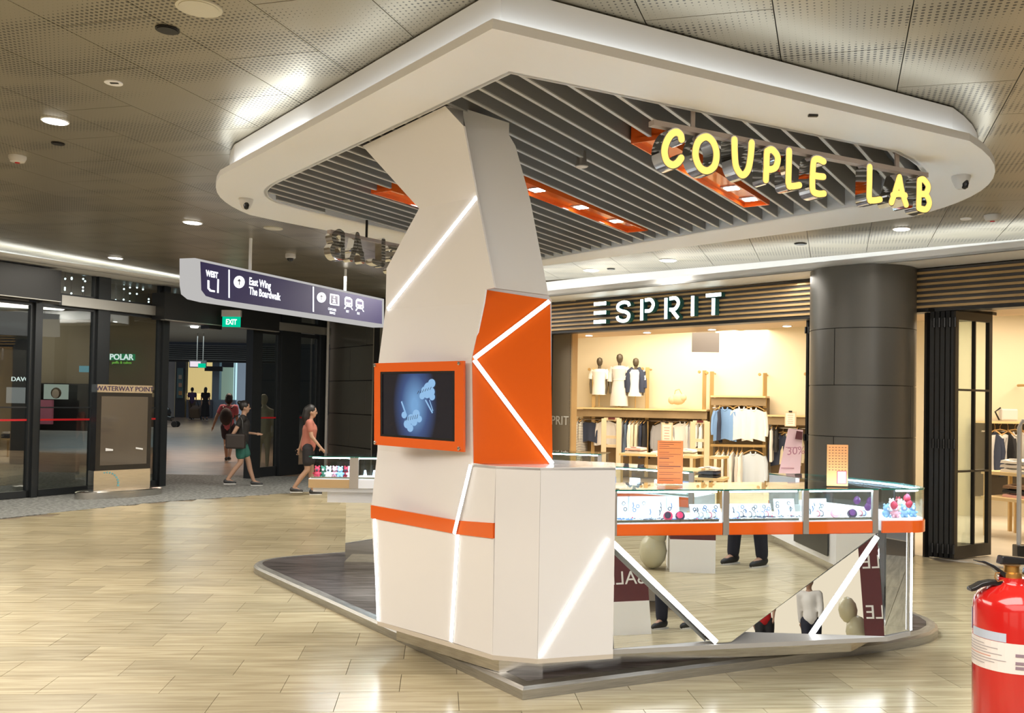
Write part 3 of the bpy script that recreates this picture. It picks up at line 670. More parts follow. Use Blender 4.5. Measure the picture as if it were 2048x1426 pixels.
# ================================================================== FRONT COUNTER
KA = Vector((.600, 5.286, 0)); KB = Vector((2.300, 5.684, 0)); KD = (KB-KA).normalized(); KN = Vector((KD.y, -KD.x, 0))
tK = lambda x, y=1020: (pl(x, y, KA, KN)-KA).dot(KD)
K = lambda t, d, z=0: KA+KD*t-KN*d+Zv*z                  # d goes inwards
ZT, ZG, ZB = 1.090, .900, .820
body = noisy(mat('mirror_back', (.6, .6, .58), .5), (1, 1, 1), 3, (.58, .57, .55), (.62, .61, .59))
counter = thing('counter_base', K(.85, .25, .07), 'mirror-clad counter base with crossing light strips below the glass cases', 'counter')
ts = [tK(1222), tK(1447), tK(1607), tK(1757)]
cmain = MB()
outline = [K(ts[0]-.02, .36), K(1.45, .36), Vector((2.34, 6.05, 0)), Vector((2.47, 5.86, 0)), Vector((2.40, 6.3, 0)), Vector((2.05, 6.62, 0)), K(1.45, .62), K(ts[0]-.02, .62)]
cmain.prism([tuple(p[:2]) for p in outline], .19, .82); cmain.obj('carcass', whitep, counter)
# mirror facets: slightly different tilts, as faceted panels are
def aim(x, y, T_):                             # facet normal that shows the point T_ at this spot of the mirror
    h = pl(x, y, KA, KN); d = ray(x, y).normalized(); return ((Vector(T_)-h).normalized()-d).normalized()
def mfacet(pxs, n, name='mirror_panel', th=.008):
    pts = [kp(*p) for p in pxs]; c = sum(pts, Vector())/len(pts)
    q = [p - KN*(0) for p in pts]; q = [Vector(p)+KN*(-(Vector(p)-c).dot(n)/KN.dot(n)) for p in pts]
    mx = max((p-K(0, 0)).dot(KN) for p in q); a_ = q[[(p-K(0, 0)).dot(KN) for p in q].index(mx)]; a_ = a_+KN*(.014-mx); q = [pl(x, y, a_, n) for x, y in pxs]
    MB().slab(q, -n*th).obj(name, mirror, counter); return q[0], n
kp = lambda x, y: pl(x, y, KA, KN)
mfacet([(1217, 1080), (1430, 1287), (1228, 1297)], aim(1258, 1200, (3.10, 2.72, .33)))
mfacet([(1219, 1072), (1752, 1067), (1462, 1284), (1432, 1286)], KN)
fP, fN_ = mfacet([(1756, 1067), (1769, 1273), (1461, 1285)], aim(1600, 1228, (4.0, -6.2, 1.05)))
C3 = Vector((2.503, 5.822, 0)); d3 = (C3-KB).normalized(); n3 = Vector((d3.y, -d3.x, 0))
MB().slab([KB+Zv*.195+n3*.01, C3+Zv*.195+n3*.01, C3+Zv*.82+n3*.01, KB+Zv*.82+n3*.01], -n3*.01).obj('mirror_panel', mirror, counter)
C4 = Vector((2.46, 6.35, 0)); d4 = (C4-C3).normalized(); n4 = Vector((d4.y, -d4.x, 0))
MB().slab([C3+Zv*.195, C4+Zv*.195, C4+Zv*.82, C3+Zv*.82], -n4*.01).obj('mirror_panel', mirror, counter)
strip(kp(1219, 1080)+KN*.017, kp(1430, 1283)+KN*.017, KN, .026, counter); strip(pl(1754, 1073, fP, fN_), pl(1618, 1276, fP, fN_), fN_, .028, counter)
strip(C3+Zv*.82+n3*.02, C3+Zv*.20+n3*.02, n3, .018, counter)
b = MB(); b.prism([tuple(p[:2]) for p in (K(-.01, -.03), K(1.75, -.03), C3+n3*.02, C4+n4*.02, K(.9, .8), K(0, .4))], .165, .192); b.obj('base_lip', mat('lip_grey', (.40, .38, .35), .45), counter)
b = MB(); b.prism([tuple(p[:2]) for p in (K(.02, .12), K(1.60, .12), Vector((2.33, 6.0, 0)), Vector((2.2, 6.4, 0)), K(.9, .7), K(0, .38))], .07, .166); b.obj('plinth', steel, counter)
def strip_quad(b, p, q, h0, h1, th, n): b.slab([p+Zv*h0, q+Zv*h0, q+Zv*h1, p+Zv*h1], -n*th)
whiteled = mat('case_floor', (.9, .92, .95), .4)
POST = .038
def case(p, q, dep, label, band_m=orange, zt=ZT, zg=ZG, zb=ZB, posts=(1, 1), led=1.0, group=None, back=True):
    """straight glass showcase: front edge p->q, depth dep inwards"""
    d = (q-p).normalized(); n = Vector((d.y, -d.x, 0)); Lc = (q-p).length
    t = thing('glass_showcase', (p+q)/2-n*dep/2+Zv*zb, label, 'showcase', group)
    W = lambda s, e, z: p+d*s-n*e+Zv*z
    g_ = .002
    b = MB(); strip_quad(b, W(g_, 0, 0), W(Lc-g_, 0, 0), zb, zg-.008, .012, n); b.obj('front_band', band_m, t)
    b = MB(); b.slab([W(g_, .013, zb), W(Lc-g_, .013, zb), W(Lc-g_, dep, zb), W(g_, dep, zb)], (0, 0, zg-.008-zb)); b.obj('tray', whitep, t)
    b = MB(); b.slab([W(g_, .004, zg-.008), W(Lc-g_, .004, zg-.008), W(Lc-g_, dep, zg-.008), W(g_, dep, zg-.008)], (0, 0, .006)); b.obj('display_floor', whiteled, t)
    b = MB(); strip_quad(b, W(POST*.5, .004, 0), W(Lc-POST*.5, .004, 0), zg, zt-.008, .006, n); b.obj('front_glass', glassm, t)
    b = MB(); b.slab([W(g_, -.004, zt-.008), W(Lc-g_, -.004, zt-.008), W(Lc-g_, dep, zt-.008), W(g_, dep, zt-.008)], (0, 0, .008)); tg = b.obj('top_glass', glassm, t)
    b = MB(); b.slab([W(g_, -.0055, zt-.009), W(Lc-g_, -.0055, zt-.009), W(Lc-g_, -.0045, zt-.009), W(g_, -.0045, zt-.009)], (0, 0, .009)); b.obj('glass_edge', edgeg, tg)
    if back:
        b = MB(); b.slab([W(.02, dep-.012, zg), W(Lc-.02, dep-.012, zg), W(Lc-.02, dep-.012, zt-.01), W(.02, dep-.012, zt-.01)], -n*.006); b.obj('back_glass', glassm, t)
    for s, on in ((POST/2, posts[0]), (Lc-POST/2, posts[1])):
        if on: b = MB(); b.slab([W(s-POST/2, -.003, zb-.002), W(s+POST/2, -.003, zb-.002), W(s+POST/2, -.003, zt-.004), W(s-POST/2, -.003, zt-.004)], -n*.02); b.obj('post', silver, t)
    b = MB(); b.slab([W(.03, .02, zt-.020), W(Lc-.03, .02, zt-.020), W(Lc-.03, .034, zt-.020), W(.03, .034, zt-.020)], (0, 0, .010)); b.obj('light_strip', caseled, t)
    b = MB(); b.slab([W(.02, .012, zg), W(Lc-.02, .012, zg), W(Lc-.02, .018, zg), W(.02, .018, zg)], (0, 0, .014)); b.obj('bottom_rail', steel, t)
    return t, W, Lc, d, n
cases = []
for i, lab in enumerate(('left bay of the front glass jewellery counter beside the white block', 'middle bay of the front glass jewellery counter', 'right bay of the front glass jewellery counter before the curved corner')):
    p = KA+KD*(ts[i]-.002); q = KA+KD*(ts[i+1]-.002); cases.append(case(p, q, .46, lab, posts=(1, 1 if i == 2 else 0)))
# curved corner bay + side arm (one bent case)
cornr = thing('glass_showcase', (2.4, 6.2, ZB), 'curved corner glass showcase at the right end of the counter', 'showcase')
ol = [tuple((KA+KD*(ts[3]+.02))[:2])] + quadb(tuple((KA+KD*(ts[3]+.16))[:2]), (2.62, 5.70), (2.60, 5.95), 8) + quadb((2.58, 6.12), (2.46, 6.42), (2.30, 6.66), 5) + [(2.16, 6.82), (1.90, 6.80)]
il = [(2.00, 6.50), (2.12, 6.2), (2.12, 6.02), tuple((KA+KD*(ts[3]+.02)-KN*.46)[:2])]
full = ol+il
MB().prism(full, ZB+.012, ZG-.008).obj('tray', whitep, cornr); MB().prism(full, ZG-.008, ZG-.002).obj('display_floor', whiteled, cornr)
tg = MB().prism([tuple(Vector(p)) for p in full], ZT-.008, ZT).obj('top_glass', glassm, cornr)
def wall_along(path, z0, z1, th):
    b = MB(); n = len(path); lo = [Vector(p) for p in path]; out = []
    for i, p in enumerate(lo):
        t_ = (lo[min(i+1, n-1)]-lo[max(i-1, 0)]).normalized(); out.append(p+Vector((t_.y, -t_.x))*th)
    base = 0; b.v = [(p.x, p.y, z) for ring in (lo, out) for z in (z0, z1) for p in ring]
    for i in range(n-1):
        for a, c in ((0, n), (3*n, 2*n), (2*n, 0), (n, 3*n)): b.f.append((a+i, a+i+1, c+i+1, c+i))
    b.f += [(0, n, 3*n, 2*n), (n-1, 3*n-1, 4*n-1, 2*n-1)[::-1]]; return b
wall_along(ol, ZB, ZG-.008, .014).obj('front_band', orange, cornr, smooth=True)
wall_along(ol, ZG, ZT-.008, .006).obj('front_glass', glassm, cornr, smooth=True)
wall_along(ol, ZT-.009, ZT, .0085).obj('glass_edge', edgeg, tg)
wall_along([(p[0]-.03, p[1]+.0) for p in ol[1:15]], ZT-.020, ZT-.010, -.014).obj('light_strip', caseled, cornr)
MB().prism([(1.90, 6.80), (1.93, 6.80), (2.03, 6.52), (2.0, 6.50)], ZB, ZT-.01).obj('post', silver, cornr)
# inner cases further back on the platform
def base_under(p, q, dep, t, inset_=.10, m=mirror):
    d = (q-p).normalized(); n = Vector((d.y, -d.x, 0)); b = MB()
    b.slab([p+d*inset_-n*inset_+Zv*.10, q-d*inset_-n*inset_+Zv*.10, q-d*inset_-n*dep+Zv*.10, p+d*inset_-n*dep+Zv*.10], (0, 0, .69)); b.obj('base', m, t)
    b = MB(); b.slab([p+d*.02-n*.02+Zv*.79, q-d*.02-n*.02+Zv*.79, q-d*.02-n*dep+Zv*.79, p+d*.02-n*dep+Zv*.79], (0, 0, .03)); b.obj('apron', whitep, t)
    b = MB(); b.slab([p+d*.2-n*.2+Zv*.07, q-d*.2-n*.2+Zv*.07, q-d*.2-n*(dep-.05)+Zv*.07, p+d*.2-n*(dep-.05)+Zv*.07], (0, 0, .031)); b.obj('plinth', steel, t)
rear1 = case(Vector((.40, 7.55, 0)), Vector((1.356, 6.86, 0)), .40, 'inner glass case standing across the middle of the kiosk platform'); base_under(Vector((.40, 7.55, 0)), Vector((1.356, 6.86, 0)), .40, rear1[0])
rear2 = case(Vector((-.25, 9.35, 0)), Vector((.88, 8.98, 0)), .42, 'rear glass case at the far edge of the kiosk platform'); base_under(Vector((-.25, 9.35, 0)), Vector((.88, 8.98, 0)), .42, rear2[0])
tan = mat('tan_band', (.50, .33, .16), .3)
LA, LM, LE = Vector((-1.722, 7.90, 0)), Vector((-1.335, 7.91, 0)), Vector((-.55, 7.96, 0))
left1 = case(LA, LM, .42, 'left arm glass case with tan band and soft toys inside', tan, posts=(0, 1))
left2 = case(LM, LE, .42, 'left arm glass case with rows of rings, next to the white tower', whitep)
arm = thing('counter_base', (-1.2, 8.1, .07), 'mirror-clad base under the left arm glass cases', 'counter')
MB().box((-1.12, 8.16, .80), (1.14, .42, .035)).obj('apron', whitep, arm)
MB().box((-1.10, 8.20, .735), (.96, .36, .10)).obj('white_box', whitep, arm)
MB().box((-1.10, 8.72, .40), (.86, .10, .60)).obj('mirror_panel', mirror, arm)
MB().box((-1.10, 8.44, .36), (.1, .3, .66)).obj('leg_panel', whitep, arm)
MB().box((-1.10, 8.6, .085), (.8, .3, .03)).obj('plinth', steel, arm)
# ================================================================== CLOTHING SHOP FRONT
def onF(x, y, d=0.0): return pl(x, y, FO-FN*d, FN)        # point on the shop-front plane, d further in
sF = lambda x, y=640, d=0.0: (onF(x, y, d)-FO).dot(FD)
FZ0, FZ1 = 2.655, 3.10
woodm = noisy(mat('fascia_wood', (.35, .22, .10), .4), (1, 1, 1), 2.0, (.42, .27, .11), (.56, .37, .16))
greyst = mat('fascia_grey', (.085, .08, .078), .5)
fascia = thing('shop_fascia', P_(3, .1, FZ0), 'horizontally slatted wood and grey fascia over the clothing shop', 'fascia')
b = MB(); b.slab([P_(-3, 0, FZ0), P_(6.4, 0, FZ0), P_(6.4, 0, FZ1-.01), P_(-3, 0, FZ1-.01)], -FN*.06); b.obj('backing_board', greyst, fascia)
ns = 7; ph = (FZ1-FZ0-.02)/ns
for s0, s1 in ((-3, -.30+1.05), (1.05+.35, 6.4)):
    sm = MB().slab([P_(s0, -.03, 0), P_(s1, -.03, 0), P_(s1, -.03, .026), P_(s0, -.03, .026)], -FN*.028).mesh('wood_slat', woodm)
    for i in range(ns):
        o = bpy.data.objects.new('wood_slat', sm); COL.objects.link(o); o.location.z = FZ0+.012+i*ph; adopt(o, fascia)
b = MB(); b.slab([P_(-3, -.01, FZ0-.03), P_(6.4, -.01, FZ0-.03), P_(6.4, -.01, FZ0), P_(-3, -.01, FZ0)], -FN*.2); b.obj('bottom_trim', dark, fascia)
# lit stencil letters
signw = emis('sign_white', (.86, 1, .98), 5.0)
es = thing('letter_sign', onF(1315, 620)+FN*.08, 'white lit stencil letters ESPRIT on the wood slatted fascia', 'sign')
letd = mat('letter_return', (.02, .12, .11), .3)
def Fxz(x, y): p = pl(x, y, FO+FN*.12, FN); return (p-FO).dot(FD), p.z
EXF = -FD                                                # reading direction: left to right as seen from the mall
def eletter(strokes, x0, x1, y0, y1, wd=.046, cap=False):
    s0, _ = Fxz(x0, (y0+y1)/2); s1, _ = Fxz(x1, (y0+y1)/2); _, zt = Fxz((x0+x1)/2, y0); _, zb_ = Fxz((x0+x1)/2, y1)
    W_, H_ = abs(s1-s0), zt-zb_; O = FO+FD*s0+FN*.12+Zv*zb_; can = MB(); fc = MB()
    for st in strokes:
        sm_ = len(st) > 3; pts = [(x*W_, y*H_) for x, y in st]; pts = catmull(pts, 5) if sm_ else pts
        stroke_solid(can, pts, wd+.006, O, EXF, Zv, FN, -.09, -.001, cap=cap); stroke_solid(fc, pts, wd, O, EXF, Zv, FN, 0, .006, cap=cap)
    c = can.obj('letter_can', letd, es); fc.obj('letter_face', signw, c)
eletter([[(0, .94), (1, .94)], [(0, .5), (1, .5)], [(0, .06), (1, .06)]], 1188, 1212, 605, 646, .050)
eletter([[(.95, .75), (.85, .9), (.5, .96), (.12, .86), (.08, .66), (.35, .53), (.70, .46), (.93, .30), (.80, .08), (.45, .03), (.12, .12), (.03, .28)]], 1234, 1260, 603, 643)
eletter([[(.1, 0), (.1, 1)], [(.34, .95), (.75, .95), (.95, .72), (.75, .45), (.34, .43)]], 1281, 1308, 598, 640)
eletter([[(.1, 0), (.1, 1)], [(.34, .95), (.75, .95), (.93, .72), (.72, .45), (.34, .43)], [(.5, .40), (.92, .0)]], 1329, 1359, 595, 637)
eletter([[(.5, 0), (.5, 1)]], 1380, 1391, 592, 632)
eletter([[(0, .93), (1, .93)], [(.5, 0), (.5, .78)]], 1412, 1442, 587, 630)
# ------------------------------------------------------------------ round column with cladding panels
CX = Vector((3.872, 10.24, 0)); CR = .555
colu = thing('column', CX, 'round dark bronze metal-clad column at the corner of the clothing shop', 'column')
MB().lathe([(CR-.012, 0), (CR-.012, 3.10)], CX, 64).obj('core', dark, colu)
jz = []
for y in (654, 770, 875): jz.append(pl(1720, y, CX-Vector((0, CR, 0)), (0, 1, 0)).z)
jz = [3.10]+jz+[.0]
amid = math.atan2(-CX.y, -CX.x)
def cyl_panel(a0, a1, z0, z1):
    b = MB(); n = max(4, int((a1-a0)/.10)); vs = []
    for r in (CR, CR-.012):
        for i in range(n+1):
            a = a0+(a1-a0)*i/n; vs += [(CX.x+r*math.cos(a), CX.y+r*math.sin(a), z0), (CX.x+r*math.cos(a), CX.y+r*math.sin(a), z1)]
    m_ = 2*(n+1); fs = []
    for i in range(n):
        fs += [(2*i, 2*i+2, 2*i+3, 2*i+1), (m_+2*i, m_+2*i+1, m_+2*i+3, m_+2*i+2), (2*i, m_+2*i, m_+2*i+2, 2*i+2), (2*i+1, 2*i+3, m_+2*i+3, m_+2*i+1)]
    fs += [(0, 1, m_+1, m_), (2*n, m_+2*n, m_+2*n+1, 2*n+1)]; b.add(vs, fs); return b.obj('cladding_panel', colm, colu, smooth=True)
g = .008; ax = amid-.52
for i in range(4):
    z1, z0 = jz[i]-g/2, jz[i+1]+g/2
    if i % 2 == 1: a = [ax, ax+2.2, ax+4.3]
    else: a = [ax+1.6, ax+3.6, ax+5.3] if i == 2 else [ax+2.0, ax+4.2]
    for k in range(len(a)): e_ = a[(k+1) % len(a)]+(2*PI if k == len(a)-1 else 0); cyl_panel(a[k]+g, e_-g, z0, z1)
# ------------------------------------------------------------------ interior shell
beige = mat('shop_wall_cream', (.70, .62, .46), .6); soffw = noisy(mat('soffit_wood', (.5, .33, .15), .4), (1, 1, 1), 1.5, (.48, .31, .14), (.56, .38, .18))
taupe = mat('taupe_wall', (.235, .185, .125), .5)
BW0, BW1 = atY(1140, 800, 20.6), atY(1660, 800, 18.3); BW0.z = BW1.z = 0
bw = (BW1-BW0).normalized(); bn = Vector((bw.y, -bw.x, 0)); BWa = BW0-bw*1.5; BWb = BW0+bw*6.6
struct(MB().slab([BWa, BWb, BWb+Zv*3.3, BWa+Zv*3.3], -bn*.1).obj('wall_back', beige))
W2 = BWb; W3 = Vector((11.6, 13.2, 0)); w23 = (W3-W2).normalized()
struct(MB().slab([W2, W3, W3+Zv*3.3, W2+Zv*3.3], Vector((-w23.y, w23.x, 0))*.1).obj('wall_right', beige))
W4 = P_(-3.4, .2); struct(MB().slab([W3, W4, W4+Zv*3.3, W3+Zv*3.3], Vector((.08, -.06, 0))).obj('wall_front', beige))
jb = onF(1148, 800, .55); jb.z = 0
struct(MB().slab([jb, Vector((BWa.x, BWa.y, 0)), Vector((BWa.x, BWa.y, 3.3)), jb+Zv*3.3], Vector((-.08, 0, 0))).obj('wall_left', beige))
struct(MB().slab([jb, P_(7.2, .55), P_(7.2, .55)+Zv*2.66, jb+Zv*2.66], FN*.08).obj('wall_left', taupe))
cl_ = [P_(sF(1148), 1.35, 3.24), P_(-3.4, 1.35, 3.24), Vector((11.6, 13.2, 3.24)), Vector((BWb.x, BWb.y, 3.24)), Vector((BWa.x, BWa.y, 3.24))]
struct(MB().slab(cl_, (0, 0, .06)).obj('ceiling', mat('shop_ceiling', (.6, .52, .40), .6)))
o = MB().slab([P_(-3.4, .19, 2.665), P_(6.8, .19, 2.665), P_(6.8, 1.35, 2.665), P_(-3.4, 1.35, 2.665)], (0, 0, .03)).obj('trim_3', soffw); struct(o)
o = MB().slab([P_(-3.4, 1.33, 2.695), P_(6.8, 1.33, 2.695), P_(6.8, 1.33, 3.24), P_(-3.4, 1.33, 3.24)], -FN*.03).obj('trim_4', beige); struct(o)
o = MB().box(jb+FD*(-.0)+Zv*1.33+FN*.02, (.05, .12, 2.66), math.atan2(FD.y, FD.x)).obj('trim_5', soffw); struct(o)
o = MB().slab([P_(6.35, -.02, 0), P_(7.4, -.02, 0), P_(7.4, -.02, 3.3), P_(6.35, -.02, 3.3)], -FN*.5).obj('wall_left', mat('wall_panel_dark', (.05, .05, .046), .5)); struct(o)
text_obj('ESPRIT', 'wall_lettering', mat('letter_steel', (.75, .72, .66), .3), onF(1085, 848, .47)+FN*.01, EXF, Zv, .20, None, .004)
tl = bpy.context.scene.objects.get('wall_lettering'); tag(tl, 'small pale raised letters on the taupe wall beside the shop opening', 'lettering')
# soffit downlights
def downlight(p, r, label, group=None, lit=True, ring=whitep, up=Zv, power=0, col=(1, .95, .85)):
    t = thing('downlight', p, label, 'light', group)
    M_ = up.to_track_quat('Z', 'Y').to_matrix()
    MB().lathe([(r, -.004), (r*1.12, -.004), (r*1.12, .006), (r, .006)], p, 20, M_).obj('trim_ring', ring, t)
    MB().lathe([(r*.96, -.008), (r*.96, .004)], p, 20, M_).obj('lens' if lit else 'grille', lampm if lit else ring, t)
    if power: area('downlight_beam', (p.x, p.y, p.z-.03), r*1.6, power, col, spread=2.4)
    return t
for i, (x, y) in enumerate(((1178, 671), (1294, 665), (1424, 659), (1574, 652))):
    p = fl(x, y, 2.66); downlight(p, .055, 'recessed downlight in the wood soffit, %s from the left' % ('first', 'second', 'third', 'fourth')[i], 'downlights in the shop soffit', power=7, col=WARM)
for i, (x, y) in enumerate(((2010, 641), (2000, 659))):
    p = fl(x, y, 3.23)
    t = thing('downlight', p, ['nearer', 'farther'][i]+' twin rectangular downlight in the shop ceiling seen at the right edge', 'light')
    MB().box(p, (.9, .22, .02)).obj('frame', whitep, t); 
    for k in (-.22, .22): MB().box(p+Vector((k, 0, -.012)), (.30, .14, .01)).obj('lamp', lampm, t)
p = pl(1411, 685, P_(0, 1.9), FN)
pn = thing('ceiling_signboard', p, 'grey square acrylic panel hanging under the shop ceiling', 'panel')
MB().box(p, (.42, .02, .30)).obj('panel', mat('lilac_grey', (.36, .34, .36), .3), pn); MB().box(p+Zv*.22, (.30, .012, .16)).box(p+Zv*((3.24-p.z+.28)/2), (.02, .012, 3.24-p.z-.28)).obj('bracket', silver, pn)
# ------------------------------------------------------------------ folding doors
def leaf(t, p, q, h0=.02, h1=2.62, fw=.055, th=.045, glassy=True, m=None):
    m = m or mat('bronze_frame', (.030, .025, .020), .35, .3)
    d = (q-p).normalized(); n = Vector((d.y, -d.x, 0)); Lw = (q-p).length; fr = MB()
    W = lambda s, z: p+d*s+Zv*z
    for s0, s1, z0, z1 in ((0, fw, h0, h1), (Lw-fw, Lw, h0, h1), (fw, Lw-fw, h0, h0+.13), (fw, Lw-fw, h1-.09, h1)): fr.slab([W(s0, z0), W(s1, z0), W(s1, z1), W(s0, z1)], -n*th)
    f = fr.obj('door_frame', m, t)
    if glassy:
        for z in (.92, 1.78): MB().slab([W(fw, z), W(Lw-fw, z), W(Lw-fw, z+.022), W(fw, z+.022)], -n*th).obj('glazing_bar', m, f)
        MB().slab([W(Lw*.52, h0+.13), W(Lw*.52+.018, h0+.13), W(Lw*.52+.018, h1-.09), W(Lw*.52, h1-.09)], -n*th*.9).obj('glazing_bar', m, f)
        MB().slab([W(fw*.8, h0+.12)-n*.02, W(Lw-fw*.8, h0+.12)-n*.02, W(Lw-fw*.8, h1-.08)-n*.02, W(fw*.8, h1-.08)-n*.02], -n*.006).obj('pane', glassm, f)
    return f
d1 = struct(bpy.data.objects.new('door_1', None)); COL.objects.link(d1); d1.location = (4.7, 9.8, 0); d1.matrix_basis = Matrix.Translation((4.7, 9.8, 0))
pa, pb = fl(1908, 1122), fl(1982, 1113); 
leaf(d1, pa, pb)
e0, e1 = fl(1853, 1117), fl(1906, 1122)
for i in range(5):
    c = e0+(e1-e0)*((i+.5)/5); dd = (pb-pa).normalized(); c0 = c+dd*.02; b = MB(); wv = (e1-e0).normalized()*.022
    wv2 = wv*.9
    b.slab([c0-wv2+Zv*.02, c0+wv2+Zv*.02, c0+wv2+Zv*2.62, c0-wv2+Zv*2.62], dd*.05)
    for z_a, z_b in ((.02, .14), (2.54, 2.62)): b.slab([c0-wv2+Zv*z_a, c0+wv2+Zv*z_a, c0+wv2+Zv*z_b, c0-wv2+Zv*z_b], dd*.5)
    lf = b.obj('folded_leaf', dark, d1); i == 2 and MB().slab([c0+dd*.04+Zv*.13, c0+dd*.5+Zv*.13, c0+dd*.5+Zv*2.55, c0+dd*.04+Zv*2.55], wv.normalized()*.005).obj('pane', glassm, lf)
    for z in (.12, 1.22, 2.5):
        MB().lathe([(.016, -.05), (.016, .05)], c0-dd*.012+wv*1.1+Zv*z, 8).obj('hinge', black, lf)
MB().slab([e0+Zv*2.62, pb+Zv*2.62, pb+Zv*2.655, e0+Zv*2.655], FN*-.12).obj('track', dark, d1)
d2 = struct(bpy.data.objects.new('door_2', None)); COL.objects.link(d2); q0 = P_(sF(1616, 800), .12); d2.matrix_basis = Matrix.Translation(q0)
for i in range(4):
    c = P_(sF(1604.5+i*6.2, 800), .10); wv = FD*.014
    b = MB(); b.slab([c-wv+Zv*.02, c+wv+Zv*.02, c+wv+Zv*2.62, c-wv+Zv*2.62], -FN*.35); lf = b.obj('folded_leaf', dark, d2)
    for z in (.12, 1.22, 2.5): MB().lathe([(.012, -.04), (.012, .04)], c+FN*.012+wv+Zv*z, 8).obj('hinge', black, lf)
# jamb strip between column and stack
o = MB().box(fl(1847, 1117)+Vector((.08, .12, 1.31)), (.05, .05, 2.62)).obj('trim_6', dark); struct(o)
# ------------------------------------------------------------------ wall racks
gold = mat('rack_brass', (.46, .31, .13), .35, .5); shelfm = mat('shelf_wood', (.66, .50, .26), .4); rackbk = noisy(mat('rack_board', (.28, .2, .11), .6), (1, 1, 1), 2, (.24, .17, .09), (.31, .22, .12))
RP = lambda x, y, d=.0: pl(x, y, BW0+bn*d, bn)           # point on a plane d in front of the back wall
def rack(name, xl, xr, ytop, label, posts, shelf_y, zb=.05):
    a = RP(xl, shelf_y, .55); c = RP(xr, shelf_y, .55); z = (a.z+c.z)/2; a.z = c.z = z
    t = thing('wall_rack', (a+c)/2-bn*.25, label, 'rack')
    MB().slab([a, c, c-bn*.50, a-bn*.50], (0, 0, .035)).obj('shelf', shelfm, t)
    MB().slab([a-bn*.50-Zv*1.45, c-bn*.50-Zv*1.45, c-bn*.50, a-bn*.50], -bn*.02).obj('back_board', rackbk, t)
    MB().slab([a-Zv*.16-bn*.05, c-Zv*.16-bn*.05, c-Zv*.01-bn*.05, a-Zv*.01-bn*.05], -bn*.02).obj('valance', rackbk, t)
    for px_, pt in posts:
        q = RP(px_, pt, .30); b = MB(); b.box(Vector((q.x, q.y, (q.z+zb)/2)), (.075, .05, q.z-zb)); po_ = b.obj('post', gold, t)
        MB().tube([q-bn*.0-Zv*.03, q+bn*(-.30)-Zv*.03], .018, 8).obj('wall_arm', gold, po_)
        MB().lathe([(.025, -.02), (.034, 0), (.025, .02)], q+bn*.03-Zv*.03-bw*.10, 10, bn.to_track_quat('Z', 'Y').to_matrix()).obj('knob', gold, po_)
    r0, r1 = a-Zv*.22-bn*.22, c-Zv*.22-bn*.22; MB().tube([r0, r1], .014, 8).obj('rail', steel, t)
    return t, z
rack('r', 1150, 1413, 0, 'long wall rack with wood shelf carrying the three mannequins', ((1188, 736), (1295, 735), (1409, 741)), 820)
rack('r', 1421, 1531, 0, 'tall double wall rack holding blue and white shirts', ((1424, 743), (1530, 746)), 795)
rack('r', 1535, 1625, 0, 'short wall rack beside the black folded doors', ((1622, 745),), 834)
# lower rail of the double rack
a, c = RP(1421, 893, .55), RP(1531, 895, .55); o = MB().slab([a, c, c-bn*.05, a-bn*.05], (0, 0, .05)).obj('rail', gold); tag(o, 'lower pale gold garment rail of the tall double rack', 'rail')
# ------------------------------------------------------------------ garments
def cloth(name, c):
    m = mat(name, c, .85); return m
CL = {'white': cloth('cloth_white', (.80, .78, .74)), 'cream': cloth('cloth_cream', (.74, .66, .50)), 'blue': cloth('cloth_blue', (.20, .36, .66)), 'pale blue': cloth('cloth_paleblue', (.55, .62, .72)), 'navy': cloth('cloth_navy', (.03, .04, .075)),
      'grey': cloth('cloth_grey', (.36, .36, .38)), 'light grey': cloth('cloth_lightgrey', (.60, .58, .56)), 'black': cloth('cloth_black', (.02, .02, .022)), 'denim': cloth('cloth_denim', (.09, .13, .2)), 'striped': None, 'pink': cloth('cloth_pink', (.75, .42, .38)), 'beige': cloth('cloth_beige', (.58, .43, .28)), 'brown': cloth('cloth_brown', (.2, .12, .07))}
sm_ = mat('cloth_striped', (.7, .7, .66), .85); bb = sm_.node_tree.nodes['Principled BSDF']; tc_ = N(sm_, 'ShaderNodeTexCoord'); wv_ = N(sm_, 'ShaderNodeTexWave'); wv_.bands_direction = 'Z'; wv_.inputs['Scale'].default_value = 9
rr_ = N(sm_, 'ShaderNodeValToRGB'); rr_.color_ramp.elements[0].position = .3; rr_.color_ramp.elements[0].color = (.14, .13, .13, 1); rr_.color_ramp.elements[1].position = .4; rr_.color_ramp.elements[1].color = (.7, .68, .62, 1)
L(sm_, tc_.outputs['Object'], wv_.inputs[0]); L(sm_, wv_.outputs[0], rr_.inputs[0]); L(sm_, rr_.outputs[0], bb.inputs['Base Color']); CL['striped'] = sm_
hang = mat('hanger_wood', (.55, .33, .12), .5)
def sheet(b, f, nu, nv, th):
    """closed cloth sheet: f(u,v)->(x,y,z); th offsets y"""
    base = len(b.v)
    for s in (0, 1):
        for j in range(nv+1):
            for i in range(nu+1): x, y, z = f(i/nu, j/nv); b.v.append((x, y+(th if s else 0), z))
    W_ = nu+1; S = W_*(nv+1)
    for j in range(nv):
        for i in range(nu):
            a = base+j*W_+i; b.f += [(a, a+1, a+W_+1, a+W_), (a+S, a+S+W_, a+S+W_+1, a+S+1)]
    for i in range(nu):
        a = base+i; b.f.append((a, a+S, a+S+1, a+1)); a = base+nv*W_+i; b.f.append((a, a+1, a+S+1, a+S))
    for j in range(nv):
        a = base+j*W_; b.f.append((a, a+W_, a+S+W_, a+S)); a = base+j*W_+nu; b.f.append((a, a+S, a+S+W_, a+W_))
